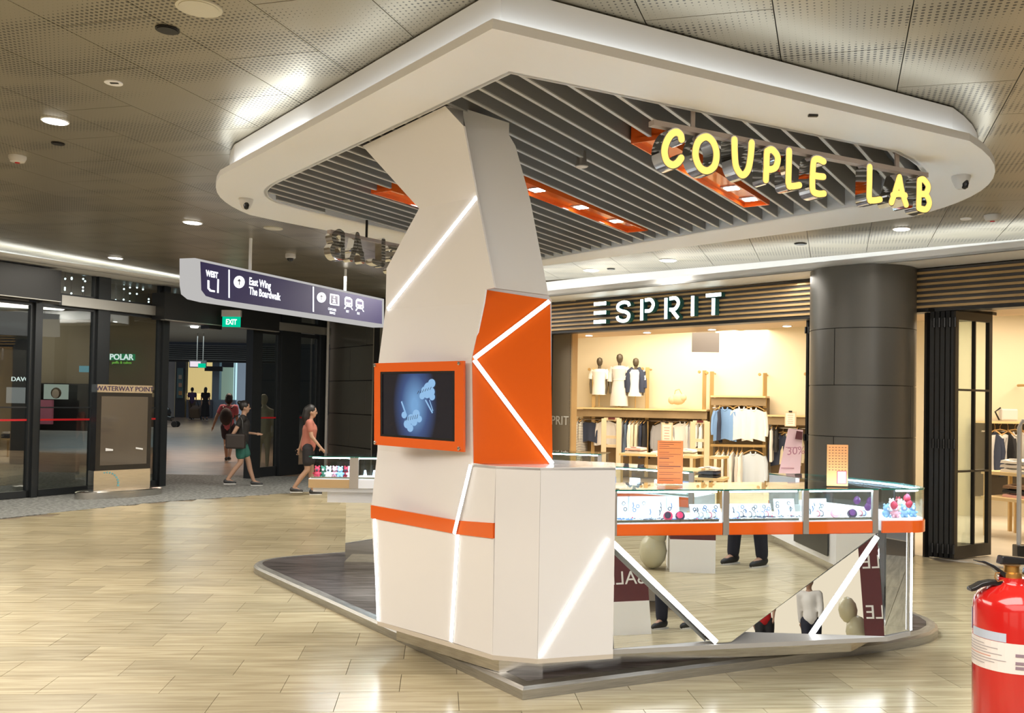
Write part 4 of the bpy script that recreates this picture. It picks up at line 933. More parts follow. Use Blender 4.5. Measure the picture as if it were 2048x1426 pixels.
def hanger_part(t, w=.40):
    lpart(MB().tube([(-w/2, 0, -.10), (-w*.2, 0, -.035), (0, 0, -.02), (w*.2, 0, -.035), (w/2, 0, -.10)], .010, 6).tube([(0, 0, -.02), (0, 0, .03), (.02, 0, .055), (0, 0, .075), (-.02, 0, .055)], .004, 5), 'hanger', hang, t)
def shirt(kind, h=.62, w=.42, sleeves=True, rnd=0):
    rd = random.Random(rnd); ph_ = rd.random()*6
    t = thing('hanging_garment', (0, 0, 0), 'x', 'garment'); m = CL[kind]
    def bodyf(u, v):
        x = (u-.5)*w*(1-.0*v)*(1+.10*v); zz = -.07-.055*abs(u-.5)*2-v*h
        if v == 0: zz = -.065-.08*(abs(u-.5)*2)**1.2+(-.03 if abs(u-.5) < .12 else 0)
        return (x, -.035+.016*math.sin(u*17+ph_+v)*v-.02*math.cos((u-.5)*3), zz)
    b = MB(); sheet(b, bodyf, 12, 5, .07); lpart(b, 'garment_body', m, t, smooth=True)
    if sleeves:
        for s in (-1, 1):
            L0 = .50 if rd.random() < .8 else .34
            b = MB(); b.tube([(s*w*.46, 0, -.14), (s*w*.56, 0, -.28), (s*w*.60, -.01, -.12-L0*.8), (s*w*.585, -.02, -.12-L0)], [.055, .052, .042, .036], 8); lpart(b, 'sleeve', m, t, smooth=True)
        b = MB(); b.tube([(-.055, -.04, -.055), (-.04, -.05, -.10), (0, -.055, -.12), (.04, -.05, -.10), (.055, -.04, -.055)], .014, 6); lpart(b, 'collar', m, t, smooth=True)
    hanger_part(t); return t
def sidegarment(kind, h=.66, dpt=.40, thk=.055, rnd=0, bulge=.0):
    rd = random.Random(rnd); a1_, a2_ = rd.random()*6, rd.random()*6
    t = thing('hanging_garment', (0, 0, 0), 'x', 'garment'); m = CL[kind]
    def f(u, v):
        y = (u-.5)*dpt*(1+.05*v+bulge*v); z = -.06-.10*(abs(u-.5)*2)-v*h*(1-.06*math.sin(u*3+a1_))
        return (0, y, z), (.006+thk/2*min(1, .35+v*1.4)*(1+.3*math.sin(u*9+a2_+v*3)))
    b = MB(); nu, nv = 6, 6; base = 0
    for s in (-1, 1):
        for j in range(nv+1):
            for i in range(nu+1):
                (x, y, z), hw = f(i/nu, j/nv); b.v.append((s*hw, y, z))
    W_ = nu+1; S = W_*(nv+1)
    for j in range(nv):
        for i in range(nu): a = j*W_+i; b.f += [(a, a+1, a+W_+1, a+W_), (a+S, a+S+W_, a+S+W_+1, a+S+1)]
    for i in range(nu): b.f += [(i, i+S, i+S+1, i+1), (nv*W_+i, nv*W_+i+1, nv*W_+i+S+1, nv*W_+i+S)]
    for j in range(nv): a = j*W_; b.f.append((a, a+W_, a+S+W_, a+S)); a = j*W_+nu; b.f.append((a, a+S, a+S+W_, a+W_))
    lpart(b, 'garment_body', m, t, smooth=True)
    b = MB(); b.tube([(0, -dpt*.42, -.15), (.012, -dpt*.50, -.34), (0, -dpt*.46, -.54)], [.034, .032, .026], 7); lpart(b, 'sleeve', m, t, smooth=True)
    lpart(MB().tube([(0, -.19, -.10), (0, 0, -.03), (0, .19, -.10)], .010, 5).tube([(0, 0, -.03), (0, 0, .03), (0, .02, .055), (0, 0, .075)], .004, 5), 'hanger', hang, t); return t
WANG = math.atan2(bw.y, bw.x)
def place_g(t, px_, ytop, d, label, group, rz=0.0, s=1.0, wallfn=None):
    p = (wallfn or RP)(px_, ytop, d)
    t.matrix_basis = Matrix.Translation(p) @ Matrix.Rotation(WANG+rz, 4, 'Z') @ Matrix.Diagonal((s, s, s, 1)); t['label'] = label
    if group: t['group'] = group
n_ = 0
ordn = ['first', 'second', 'third', 'fourth', 'fifth', 'sixth', 'seventh', 'eighth', 'ninth', 'tenth', 'eleventh', 'twelfth', 'thirteenth', 'fourteenth', 'fifteenth']
def row(specs, where, group, d=.33):
    """specs: (px, ytop, kind, style, height)"""
    global n_
    for i, (px_, yt, kind, st, h) in enumerate(specs):
        n_ += 1
        t = shirt(kind, h, rnd=n_) if st == 'f' else shirt(kind, h, .40, False, n_) if st == 'v' else sidegarment(kind, h, rnd=n_)
        nm = {'f': 'front-facing shirt', 'v': 'sleeveless top', 's': 'side-on garment'}[st]
        place_g(t, px_, yt, d, '%s %s, %s %s' % (kind, nm, ordn[i], where), group, rz=(0 if st != 's' else random.uniform(-.12, .12)))
row([(1158, 833, 'striped', 's', .72), (1166, 834, 'striped', 's', .75), (1179, 836, 'navy', 'v', .42), (1214, 834, 'light grey', 'f', .50), (1247, 835, 'grey', 's', .60), (1254, 835, 'denim', 's', .62), (1262, 836, 'white', 's', .55), (1270, 836, 'cream', 's', .55), (1278, 836, 'cream', 's', .58), (1286, 837, 'navy', 's', .66), (1292, 837, 'black', 's', .68)], 'along the rail under the mannequins', 'garments under the mannequins')
row([(1328, 839, 'grey', 'f', .62), (1366, 838, 'white', 'f', .60), (1378, 839, 'light grey', 's', .62), (1386, 839, 'grey', 's', .55), (1396, 839, 'white', 's', .42), (1404, 840, 'white', 's', .44)], 'along the rail just left of the tall rack', 'garments left of the tall rack')
row([(1440, 808, 'navy', 's', .60), (1451, 809, 'blue', 'f', .62), (1484, 808, 'white', 'f', .62), (1508, 810, 'white', 'f', .60)], 'along the upper rail of the tall rack', 'shirts on the tall rack', d=.48)
row([(1437, 897, 'cream', 's', .60), (1447, 897, 'white', 's', .62), (1457, 897, 'light grey', 's', .62), (1466, 897, 'white', 's', .62), (1475, 898, 'light grey', 's', .62), (1484, 898, 'white', 's', .62), (1507, 898, 'pale blue', 'f', .62)], 'along the lower rail of the tall rack', 'shirts on the lower rail', d=.50)
row([(1545, 846, 'light grey', 's', .60), (1555, 847, 'black', 's', .40), (1566, 862, 'navy', 'f', .58), (1579, 862, 'cream', 'f', .55), (1596, 849, 'black', 's', .6)], 'along the rack beside the folded doors', 'garments beside the folded doors')
# ------------------------------------------------------------------ mannequins
mq = mat('mannequin_bronze', (.085, .068, .045), .35, .3)
def mannequin(px_, yhead, yfeet, label, top, toph, jacket=None, skirt=None):
    base = RP(px_, yfeet, .30); hd = RP(px_, yhead, .30); H_ = hd.z-base.z
    t = thing('mannequin', base, label, 'mannequin', rz=WANG)
    z = lambda f: H_*f
    k = H_/1.15
    b = MB()
    b.lathe([(.02*k, z(.86)), (.055*k, z(.875)), (.074*k, z(.91)), (.086*k, z(.965)), (.068*k, z(1.02)), (.02*k, z(1.042))], seg=12, M=Matrix.Diagonal((.88, 1.05, 1)))
    b.lathe([(.045*k, z(.79)), (.036*k, z(.82)), (.04*k, z(.88))], seg=10)
    b.lathe([(.10*k, z(.30)), (.155*k, z(.37)), (.13*k, z(.48)), (.115*k, z(.54)), (.15*k, z(.66)), (.175*k, z(.745)), (.12*k, z(.79)), (.05*k, z(.805))], seg=14, M=Matrix.Diagonal((1.05, .62, 1)))
    for s in (-1, 1): b.tube([(s*.17*k, 0, z(.755)), (s*.205*k, 0, z(.62)), (s*.215*k, -.02, z(.48)), (s*.20*k, -.04, z(.34)), (s*.195*k, -.05, z(.27))], [.045*k, .042*k, .034*k, .026*k, .02*k], 8)
    lpart(b, 'figure', mq, t, smooth=True)
    lpart(MB().lathe([(.012, 0), (.012, z(.36))], seg=8).lathe([(.09, 0), (.09, .012)], seg=14), 'stand', gold, t)
    b = MB()
    if skirt: prof = [(.20, z(.03)), (.19, z(.2)), (.165, z(.38)), (.13, z(.54)), (.16, z(.66)), (.185, z(.745)), (.13, z(.80)), (.055, z(.815))]
    else: prof = [(.175, z(.25)), (.17, z(.36)), (.145, z(.5)), (.165, z(.66)), (.19, z(.74)), (.135, z(.795)), (.07, z(.80))]
    prof = [(r*k, q) for r, q in prof]
    b.lathe(prof, seg=18, M=Matrix.Diagonal((1.05, .70, 1)))
    for s in (-1, 1): b.tube([(s*.15*k, 0, z(.775)), (s*.215*k, 0, z(.66)), (s*.225*k, -.01, z(.58) if not skirt else z(.50))], [.06*k, .062*k, .058*k], 8)
    lpart(b, 'dress' if skirt else 'top', CL[top], t, smooth=True)
    if jacket:
        for s in (-1, 1):
            b = MB(); b.tube([(s*.07*k, .0, z(.83)), (s*.13*k, -.03, z(.76)), (s*.165*k, -.02, z(.62)), (s*.16*k, -.03, z(.45)), (s*.16*k, -.03, z(.33))], [.05*k, .075*k, .085*k, .08*k, .075*k], 9); b.tube([(s*.18*k, 0, z(.75)), (s*.235*k, 0, z(.6)), (s*.235*k, -.02, z(.42))], [.065*k, .06*k, .055*k], 8); lpart(b, 'jacket', CL[jacket], t, smooth=True)
    if skirt: lpart(MB().lathe([(.138*k, z(.52)), (.142*k, z(.535)), (.138*k, z(.55))], seg=16, M=Matrix.Diagonal((1.05, .72, 1))), 'belt', CL['light grey'], t)
    return t
mannequin(1198, 719, 813, 'bronze mannequin in a loose white T-shirt, left of the three on the shelf', 'white', 0)
mannequin(1238, 712, 815, 'bronze mannequin in a pale belted shirt dress, middle of the three', 'light grey', 0, skirt=True)
mannequin(1270.5, 720, 817, 'bronze mannequin in a white top and dark open jacket, right of the three', 'white', 0, jacket='navy')
# handbag on the shelf, clipboards, ladder frames
p = RP(1356, 808, .30); hb = thing('handbag', p, 'crumpled pale straw bag on the shelf right of the mannequins', 'bag', rz=WANG)
lpart(MB().ball((0, 0, .10), .15, 12, (1.05, .6, .8)).ball((.1, -.02, .13), .09, 10, (1, .7, .9)).ball((-.12, -.02, .08), .09, 10, (1, .7, 1)), 'bag_body', CL['beige'], hb, smooth=True)
lpart(MB().tube([(-.08, 0, .18), (-.06, 0, .28), (.02, 0, .31), (.08, 0, .20)], .010, 6), 'bag_handle', hang, hb, smooth=True)
def ladder(x0, x1, yt, d, label):
    a, c = RP(x0, yt, d), RP(x1, yt, d); t = thing('garment_stand', (a+c)/2*1.0-Zv*((a.z+c.z)/2), label, 'frame'); pm = mat('pale_wood', (.66, .55, .38), .5)
    for q in (a, c): MB().box(Vector((q.x, q.y, q.z/2)), (.10, .04, q.z)).obj('upright', pm, t)
    for z in (a.z-.04, .88, .70, .3): MB().slab([Vector((a.x, a.y, z)), Vector((c.x, c.y, z)), Vector((c.x, c.y, z+.06)), Vector((a.x, a.y, z+.06))], -bn*.03).obj('rung', pm, t)
    MB().slab([a-Zv*.02+(c-a)*.3+bn*.01, a-Zv*.02+(c-a)*.75+bn*.01, a+Zv*.02+(c-a)*.75+bn*.01, a+Zv*.02+(c-a)*.3+bn*.01], bn*.01).obj('name_plate', maroon, t)
ladder(1208, 1238, 837, 1.5, 'pale wood ladder display frame left of the folded-clothes table')
ladder(1386, 1414, 843, 1.7, 'pale wood ladder display frame right of the folded-clothes table')
def clipboard(x, y, wpx, hpx, d, label, m=None):
    p = RP(x, y, d); t = thing('clipboard_sign', p, label, 'sign', rz=WANG); k = (p.y)/F; W_, H_ = wpx*k, hpx*k
    lpart(MB().box((0, 0, 0), (W_, .02, H_)), 'board', m or mat('board_cream', (.62, .50, .34), .5), t); lpart(MB().box((0, -.014, -.01), (W_*.8, .004, H_*.85)), 'paper', mat('paper', (.78, .70, .62), .6), t)
    lpart(MB().box((0, -.02, H_/2), (W_*.3, .02, .03)), 'clip', dark, t)
    for i in range(5): lpart(MB().box((0, -.017, H_*(.25-.13*i)), (W_*(.5-.05*(i % 3)), .002, H_*.025)), 'print', mat('print_red', (.5, .16, .12), .6), t)
clipboard(1334, 866, 23, 42, 1.0, 'clipboard notice standing on the table of folded clothes')
clipboard(1581, 838, 22, 30, .8, 'clipboard notice on top of the short wall rack')
# tables with folded clothes (long one at the left, low one in front of the tall rack, two tiers at the right edge)
FOLD = ['white', 'light grey', 'navy', 'pink', 'cream', 'grey', 'denim', 'black', 'beige']
def folded(p, rz, kind, label, group, h=.05, w=.30, d=.36):
    t = thing('folded_garment', p, label, 'garment', group, rz=rz)
    def f(u, v): return ((u-.5)*w*(1-.06*(2*v-1)**2), (v-.5)*d, h+.006*math.sin(u*9+v*5))
    b = MB(); nu = nv = 5; W_ = nu+1
    for s in (0, 1):
        for j in range(nv+1):
            for i in range(nu+1):
                x, y, z = f(i/nu, j/nv); ed = 1 if i in (0, nu) or j in (0, nv) else 0
                b.v.append((x*(1.03 if s else .97 if ed else 1), y, (z-ed*h*.35) if s == 0 else 0))
    S = W_*W_
    for j in range(nv):
        for i in range(nu): a = j*W_+i; b.f += [(a, a+1, a+W_+1, a+W_), (a+S, a+S+W_, a+S+W_+1, a+S+1)]
    for i in range(nu): b.f += [(i, i+S, i+S+1, i+1), (nv*W_+i, nv*W_+i+1, nv*W_+i+S+1, nv*W_+i+S)]
    for j in range(nv): a = j*W_; b.f.append((a, a+W_, a+S+W_, a+S)); a = j*W_+nu; b.f.append((a, a+S, a+S+W_, a+W_))
    lpart(b, 'folded_body', CL[kind], t, smooth=True)
    lpart(MB().box((0, -d*.36, h+.004), (w*.34, d*.10, .012)), 'collar', CL[kind], t); return t
def table(a, c, dep, zt, label, kinds, group, legs=True, layers=2):
    d = (c-a).normalized(); n = Vector((d.y, -d.x, 0)); Lw = (c-a).length; mid = (a+c)/2-n*dep/2
    t = thing('display_table', Vector((mid.x, mid.y, 0)), label, 'table')
    A = Vector((a.x, a.y, zt)); C = Vector((c.x, c.y, zt))
    MB().slab([A, C, C-n*dep, A-n*dep], (0, 0, -.04)).obj('table_top', shelfm, t)
    if legs:
        for s in (.04, Lw-.04):
            for e in (.04, dep-.04): q = A+d*s-n*e; MB().box(Vector((q.x, q.y, (zt-.04)/2)), (.04, .04, zt-.04)).obj('leg', gold, t)
    k = int(Lw/.36); i = 0
    for s in range(k):
        for l in range(layers-(s % 2 if layers > 1 else 0)):
            q = A+d*((s+.5)*Lw/k)-n*dep*.45; kd = kinds[i % len(kinds)]; i += 1
            folded(Vector((q.x, q.y, zt+.055*l+.001)), math.atan2(d.y, d.x)+random.uniform(-.1, .1), kd, '%s %s in %s stack, %s' % (kd, ['folded bottom piece', 'second folded piece', 'third folded piece', 'top'][l], ordn[s], group), group)
    return t
a = atY(1238, 905, 16.2); c = atY(1392, 915, 15.6); table(a, c, .55, .72, 'long wood table with folded clothes behind the kiosk counter', ['light grey', 'pink', 'white', 'cream', 'white', 'grey'], 'folded clothes on the long table', layers=2)
a = atY(1380, 960, 14.4); c = atY(1447, 962, 14.2); table(a, c, .5, .46, 'low wood table with dark folded clothes in front of the tall rack', ['black', 'navy', 'light grey'], 'folded clothes on the low table', layers=3)
a = atY(1418, 915, 14.6); c = atY(1440, 916, 14.5); table(a, c, .4, .78, 'small high table with a dark scarf beside the tall rack', ['black', 'black'], 'scarves on the small table', layers=2)
# right-hand room seen past the folding door
RWp = lambda x, y: atY(x, y, 13.6)
def rwfn(x, y, d): return atY(x, y, 13.6-d)
a, c = RWp(1960, 846), RWp(2075, 849); z_ = a.z
rt = thing('wall_rack', (a+c)/2, 'wall rack with shelf and dark back at the right edge of the shop', 'rack')
RX = a.x; MB().slab([Vector((RX, 13.4, z_)), Vector((c.x, 13.4, z_)), Vector((c.x, 13.8, z_)), Vector((RX, 13.8, z_))], (0, 0, .03)).obj('shelf', shelfm, rt)
MB().slab([Vector((RX, 13.8, .3)), Vector((c.x, 13.8, .3)), Vector((c.x, 13.8, z_)), Vector((RX, 13.8, z_))], (0, .03, 0)).obj('back_board', mat('rack_dark', (.06, .045, .03), .5), rt)
MB().tube([(RX, 13.55, z_-.12), (c.x, 13.55, z_-.12)], .014, 8).obj('rail', steel, rt)
MB().slab([Vector((RX-.2, 13.85, .0)), Vector((c.x+1.6, 13.85, 0)), Vector((c.x+1.6, 13.85, 3.24)), Vector((RX-.2, 13.85, 3.24))], (0, .06, 0)).obj('wall_partition', beige).__setitem__('kind', 'structure')
for i, (x, kd, st) in enumerate(((1990, 'navy', 's'), (2000, 'white', 'v'), (2016, 'black', 's'), (2030, 'light grey', 'f'), (2044, 'white', 's'))):
    t = shirt(kd, .52, .36, st == 'f', 100+i) if st in 'fv' else sidegarment(kd, .55, rnd=100+i)
    p = atY(x, 856, 13.50); t.matrix_basis = Matrix.Translation(p) @ Matrix.Rotation(random.uniform(-.1, .1), 4, 'Z'); t['label'] = '%s garment, %s from the left on the rack at the right edge' % (kd, ordn[i]); t['group'] = 'garments on the right edge rack'
q = atY(2016, 843, 13.6); bg = thing('handbag', q, 'small pale handbag on the shelf at the right edge', 'bag'); lpart(MB().box((0, 0, .10), (.24, .12, .17)), 'bag_body', CL['light grey'], bg, bevel=.02); lpart(MB().tube([(-.14, -.02, .02), (-.2, -.02, .14), (-.12, -.02, .2)], .012, 6), 'bag_handle', dark, bg)
p = atY(2036, 771, 13.8); hk = MB().tube([p, p-Vector((0, .3, 0))], .02, 8).lathe([(.05, -.02), (.05, .02)], p-Vector((0, .3, 0)), 10, Matrix.Rotation(PI/2, 3, 'X')).obj('wall_hook', gold); tag(hk, 'brass wall hook high on the cream wall at the right edge', 'hook')
table(atY(1962, 944, 11.9), atY(2068, 951, 11.3), .6, atY(2000, 944, 11.7).z, 'upper wood table of folded shirts at the right edge', ['white', 'light grey', 'white', 'navy', 'denim'], 'folded shirts on the upper right table', layers=3)
table(atY(1962, 993, 11.7), atY(2068, 1001, 11.1), .7, atY(2000, 995, 11.5).z, 'lower wood table of folded shirts at the right edge', ['pink', 'black', 'brown', 'white', 'navy'], 'folded shirts on the lower right table', layers=3)
# security gate at the entrance
gp = fl(2043, 1120); gt = thing('security_gate', gp, 'pale grey anti-theft pedestal at the shop entrance on the right edge', 'gate')
gm = mat('gate_grey', (.55, .53, .50), .4)
lpart(MB().tube([(-.03, 0, .10), (-.03, 0, 1.40), (.0, 0, 1.47), (.40, 0, 1.47), (.43, 0, 1.40), (.43, 0, .10)], .024, 8), 'gate_frame', gm, gt, smooth=True)
lpart(MB().box((.2, 0, 1.02), (.44, .025, .03)).box((.2, 0, .92), (.44, .025, .03)), 'crossbar', gm, gt); lpart(MB().box((.2, 0, .08), (.54, .12, .16)), 'base', black, gt, bevel=.01)
# leaning pink sale board
s0 = atY(1570, 968, 9.0)
pk = mat('pink_board', (.82, .54, .52), .5); sb = thing('sale_board', Vector((s0.x, s0.y, 0)), 'tall pale pink sale board reading 30% behind the glass counter', 'sign')
q = [atY(1551, 990, 8.9), atY(1597, 996, 8.9), atY(1606, 860, 9.25), atY(1577, 857, 9.25)]
q[0] = atY(1546, 1000, 8.9); b = MB(); qn = (q[1]-q[0]).cross(q[3]-q[0]).normalized(); b.slab(q, qn*.02 if qn.y > 0 else -qn*.02); b.obj('board', pk, sb)
nn = qn if qn.y < 0 else -qn; exs = (q[1]-q[0]).normalized(); up_ = (q[3]-q[0]).normalized(); up_ = (up_-exs*up_.dot(exs)).normalized()
text_obj('30%', 'lettering', mat('print_rose', (.50, .20, .24), .5), atY(1573, 911, 8.93)+nn*.01, exs, Zv, .105, sb, .001)
b = MB(); b.slab([atY(1593, 862, 9.2), atY(1605, 864, 9.2), atY(1604, 880, 9.15), atY(1590, 878, 9.15)], nn*.004); b.obj('corner_label', maroon, sb)
for i in range(5):
    y = 895 if i == 0 else 925+i*11; xl = 1574-(y-880)*.22
    MB().slab([atY(xl, y, 9.05)+nn*.01, atY(xl+26, y+.6, 9.05)+nn*.01, atY(xl+26, y+2.2, 9.05)+nn*.01, atY(xl, y+1.6, 9.05)+nn*.01], nn*.002).obj('print', mat('print_rose2', (.60, .30, .32), .5), sb)
b = MB(); b.tube([Vector((s0.x-.1, s0.y+.1, 0)), atY(1580, 880, 9.3)], .012, 6).tube([Vector((s0.x+.2, s0.y+.5, 0)), atY(1590, 880, 9.35)], .012, 6); b.obj('easel_leg', gold, sb)
# ================================================================== GLASS ENTRANCE (LEFT)
def onG(x, y, d=0.0): return pl(x, y, GO+GN*d, GN)
tG = lambda x, y=800, d=0.0: (onG(x, y, d)-GO).dot(GD)
zG = lambda x, y, d=0.0: onG(x, y, d).z
frm = mat('door_frame_dark', (.030, .034, .038), .35, .3); hdr = mat('header_box', (.012, .0125, .0135), .5); rails = mat('rail_silver', (.42, .41, .38), .35, .6)
def gbox(b, t0, t1, z0, z1, d0, d1): return b.slab([G_(t0, d0, z0), G_(t1, d0, z0), G_(t1, d0, z1), G_(t0, d0, z1)], GN*(d1-d0))
t_e = [tG(60), tG(72), tG(185), tG(208), tG(316), tG(324), tG(497), tG(516), tG(555), tG(593), tG(633), tG(649)]
RZ = .5*(zG(123, 606)+zG(316, 632)); RZb = 2.80
TOPZ = 3.56
def gwin(i, ta, tb, z0, z1, parent=None, label=None):
    w_ = bpy.data.objects.new('window_%d' % i, None); COL.objects.link(w_); w_['kind'] = 'structure'; w_.matrix_basis = Matrix.Translation(G_((ta+tb)/2, 0, z0))
    b = MB(); f_ = .05
    for a, c, e, f in ((ta, tb, z0, z0+.10 if z0 < .1 else z0+f_), (ta, tb, z1-f_, z1), (ta, ta+f_, z0, z1), (tb-f_, tb, z0, z1)): gbox(b, a, c, e, f, -.04, .04)
    b.obj('window_frame', frm, w_); gbox(MB(), ta+.02, tb-.02, z0+.02, z1-.02, -.006, .006).obj('pane', glassd, w_)
    return w_
redm = mat('red_strip', (.55, .015, .02), .5)
wi = 1
for ta, tb in ((T0+.1, t_e[0]), (t_e[1], t_e[2]), (t_e[3], t_e[4])):
    w_ = gwin(wi, ta, tb, .01, RZ-.02); wi += 1
    gbox(MB(), ta+.05, tb-.05, 1.165, 1.195, .007, .010).obj('safety_strip', redm, w_); gbox(MB(), ta+.03, tb-.03, 1.36, 1.38, -.012, .014).obj('mid_rail', frm, w_)
for a, c in ((t_e[0], t_e[1]), (t_e[2], t_e[3]), (t_e[4], t_e[5]+.05), (t_e[6], t_e[7]), (t_e[8], t_e[9]), (t_e[10], t_e[11])):
    o = gbox(MB(), a, c, 0, TOPZ, -.09, .09).obj('trim_7', frm); struct(o)
for ta, tb in ((T0+.1, t_e[0]), (t_e[1], t_e[2]), (t_e[3], t_e[4]), (t_e[5]+.05, tG(420)), (tG(420), t_e[6]), (t_e[7], t_e[8]), (t_e[9], t_e[10])):
    gwin(wi, ta, tb, RZ+.12, TOPZ); wi += 1
o = gbox(MB(), tG(123, 610, .15), tG(316, 630, .15), RZ-.03, RZ+.13, .09, .16).obj('trim_8', rails); struct(o)
o = gbox(MB(), tG(556, 660, .15), tG(661, 675, .15), RZ-.05, RZ+.11, .09, .16).obj('trim_8', rails); struct(o)
# header boxes over the two automatic doors
hb_ = gbox(MB(), T0+.2, tG(122, 580, .38), RZ+.0, RZ+.47, .06, .38).obj('door_header', hdr); tag(hb_, 'long dark grey header box over the glass doors at the left edge', 'header')
gbox(MB(), T0+.2, tG(122, 580, .38), RZ-.01, RZ, .30, .39).obj('trim_strip', rails, hb_)
hb2 = gbox(MB(), tG(329, 620, .38), tG(559, 640, .38), RZ-.10, RZ+.36, .06, .38).obj('door_header', hdr); tag(hb2, 'dark grey header box over the open entrance with the exit sign', 'header')
gbox(MB(), tG(330, 620, .38), tG(559, 640, .38), RZ-.115, RZ-.10, .28, .39).obj('trim_strip', rails, hb2)
gbox(MB(), tG(416, 640, .3), tG(441, 640, .3), RZ-.18, RZ-.115, .12, .34).obj('door_sensor', black, hb2)
d3 = bpy.data.objects.new('door_3', None); COL.objects.link(d3); d3['kind'] = 'structure'; d3.matrix_basis = Matrix.Translation(G_(t_e[7], 0, 0))
for ta, tb in ((t_e[7], t_e[8]), (t_e[9], t_e[10])):
    b = MB()
    for a, c, e, f in ((ta, tb, .01, .20), (ta, tb, RZ-.14, RZ-.06), (ta, ta+.05, .01, RZ-.06), (tb-.05, tb, .01, RZ-.06)): gbox(b, a, c, e, f, -.03, .03)
    f_ = b.obj('door_frame', frm, d3); gbox(MB(), ta+.03, tb-.03, .15, RZ-.1, -.006, .006).obj('pane', glassd, f_); gbox(MB(), ta+.05, tb-.05, 1.165, 1.195, .007, .010).obj('safety_strip', redm, f_)
o = MB().tube([G_(tG(652, 800, .2), .22, 0), G_(tG(652, 800, .2), .22, 3.4)], .030, 10).obj('pipe', mat('pipe_grey', (.5, .47, .44), .4)); tag(o, 'slim pale grey vertical pipe between the glass entrance and dark panelled wall', 'pipe')
# dark panelled wall right of the entrance
wp0 = G_(tG(655, 900), .0, 0); wp1 = atY(742, 900, 18.3); wp1.z = 0; wdir = (wp1-wp0).normalized(); wn = Vector((wdir.y, -wdir.x, 0)); Lw = (wp1-wp0).length
panw = mat('panel_taupe_dark', (.085, .080, .066), .45, .1)
dw = MB().slab([wp0-wn*.02, wp1-wn*.02, wp1-wn*.02+Zv*3.7, wp0-wn*.02+Zv*3.7], -wn*.12).obj('wall_entrance', dark); struct(dw)
zr = [0.0] + [pl(680, y, wp0, wn).z for y in (891, 827, 762, 696)] + [3.7]
for r in range(5):
    cuts = [0, Lw*.50, Lw] if r % 2 == 1 else [0, Lw*.86, Lw]
    for a, c in zip(cuts, cuts[1:]):
        g_ = .010; MB().slab([wp0+wdir*(a+g_)+Zv*(zr[r]+g_), wp0+wdir*(c-g_)+Zv*(zr[r]+g_), wp0+wdir*(c-g_)+Zv*(zr[r+1]-g_), wp0+wdir*(a+g_)+Zv*(zr[r+1]-g_)], -wn*.018).obj('wall_panel', panw, dw)
o = MB().slab([wp1, wp1+Vector((.42, .35, 0)), wp1+Vector((.42, .35, 3.7)), wp1+Zv*3.7], Vector((0, .1, 0))).obj('wall_entrance', mat('return_panel', (.17, .155, .12), .5)); struct(o)
P5 = wp1+Vector((.35, .3, 0)); o = MB().slab([P5, Vector((P_(7.4, .4).x, P_(7.4, .4).y, 0)), Vector((P_(7.4, .4).x, P_(7.4, .4).y, 3.7)), P5+Zv*3.7], Vector((0, .1, 0))).obj('wall_entrance', panw); struct(o)
# exit sign
grn = emis('exit_green', (.0, .50, .27), 1.1); wlit = emis('sign_text_white', (.9, 1, .98), 1.5)
ep = onG(463, 640, .66); ex = thing('exit_sign', ep, 'small green lit EXIT sign hanging in front of the dark header box', 'sign')
k = ep.y/F; FX = Vector((1, .0, 0)); en_ = Vector((0, -1, 0))
MB().box(ep+Zv*(13*k), (38*k, .08, 13*k)).obj('housing', mat('sign_housing', (.40, .38, .36), .4), ex)
MB().box(ep-Zv*(3.5*k), (36*k, .02, 21*k)).obj('sign_plate', grn, ex)
text_obj('EXIT', 'lettering', wlit, ep+Vector((0, -.013, -9*k)), (1, 0, 0), (0, 0, 1), 15*k, ex, .001, 'CENTER', .72, .003)
MB().tube([ep+Zv*(19*k), ep+Vector((0, .1, 30*k))], .01, 6).obj('bracket', dark, ex)
# ------------------------------------------------------------------ totem
tw0, tw1 = Vector((-6.43, 14.15, 0)), Vector((-5.95, 15.05, 0))
tl_, tr_ = pl(187, 850, (0, 14.15, 0), (0, 1, 0)), pl(297, 850, (0, 14.85, 0), (0, 1, 0)); tl_.z = tr_.z = 0; td = (tr_-tl_).normalized(); tn = Vector((td.y, -td.x, 0)); TL = (tr_-tl_).length; tc0 = (tl_+tr_)/2
tot = thing('information_totem', tc0, 'free-standing steel totem with dark glass screen beside the glass doors', 'totem')
ea = math.atan2(td.y, td.x); EM = Matrix.Rotation(ea, 3, 'Z') @ Matrix.Diagonal((1.0, .42, 1))
MB().lathe([(.70, .0), (.70, .10), (.67, .115), (.3, .12)], tc0, 40, EM).obj('base', steel, tot, smooth=True)
Wt = lambda s, e, z: tl_+td*s+tn*e+Zv*z
MB().slab([Wt(-.02, .09, .12), Wt(TL+.0, .09, .12), Wt(TL, .09, .42), Wt(-.02, .09, .42)], -tn*.18).obj('lower_panel', steel, tot)
MB().slab([Wt(0, .085, .42), Wt(TL, .085, .42), Wt(TL, .085, 1.62), Wt(0, .085, 1.62)], -tn*.17).obj('screen_frame', black, tot)
tg_ = mat('totem_glass', (.10, .085, .07), .04); MB().slab([Wt(.07, .090, .50), Wt(TL-.07, .090, .50), Wt(TL-.07, .090, 1.56), Wt(.07, .090, 1.56)], -tn*.01).obj('screen', tg_, tot)
MB().slab([Wt(0, .09, 1.62), Wt(TL, .09, 1.62), Wt(TL, .09, 1.74), Wt(0, .09, 1.74)], -tn*.18).obj('header', steel, tot)
text_obj('WATERWAY POINT', 'lettering', mat('print_purple', (.04, .02, .08), .4), Wt(TL*.5, .094, 1.645), td, Zv, .105, tot, .001, 'CENTER', 1.0)
for s in (.15, TL-.26): MB().slab([Wt(s, .096, .74-.02*(s < .2)), Wt(s+.12, .096, .72), Wt(s+.12, .096, .745), Wt(s, .096, .765)], tn*.002).obj('sticker', whitep, tot)
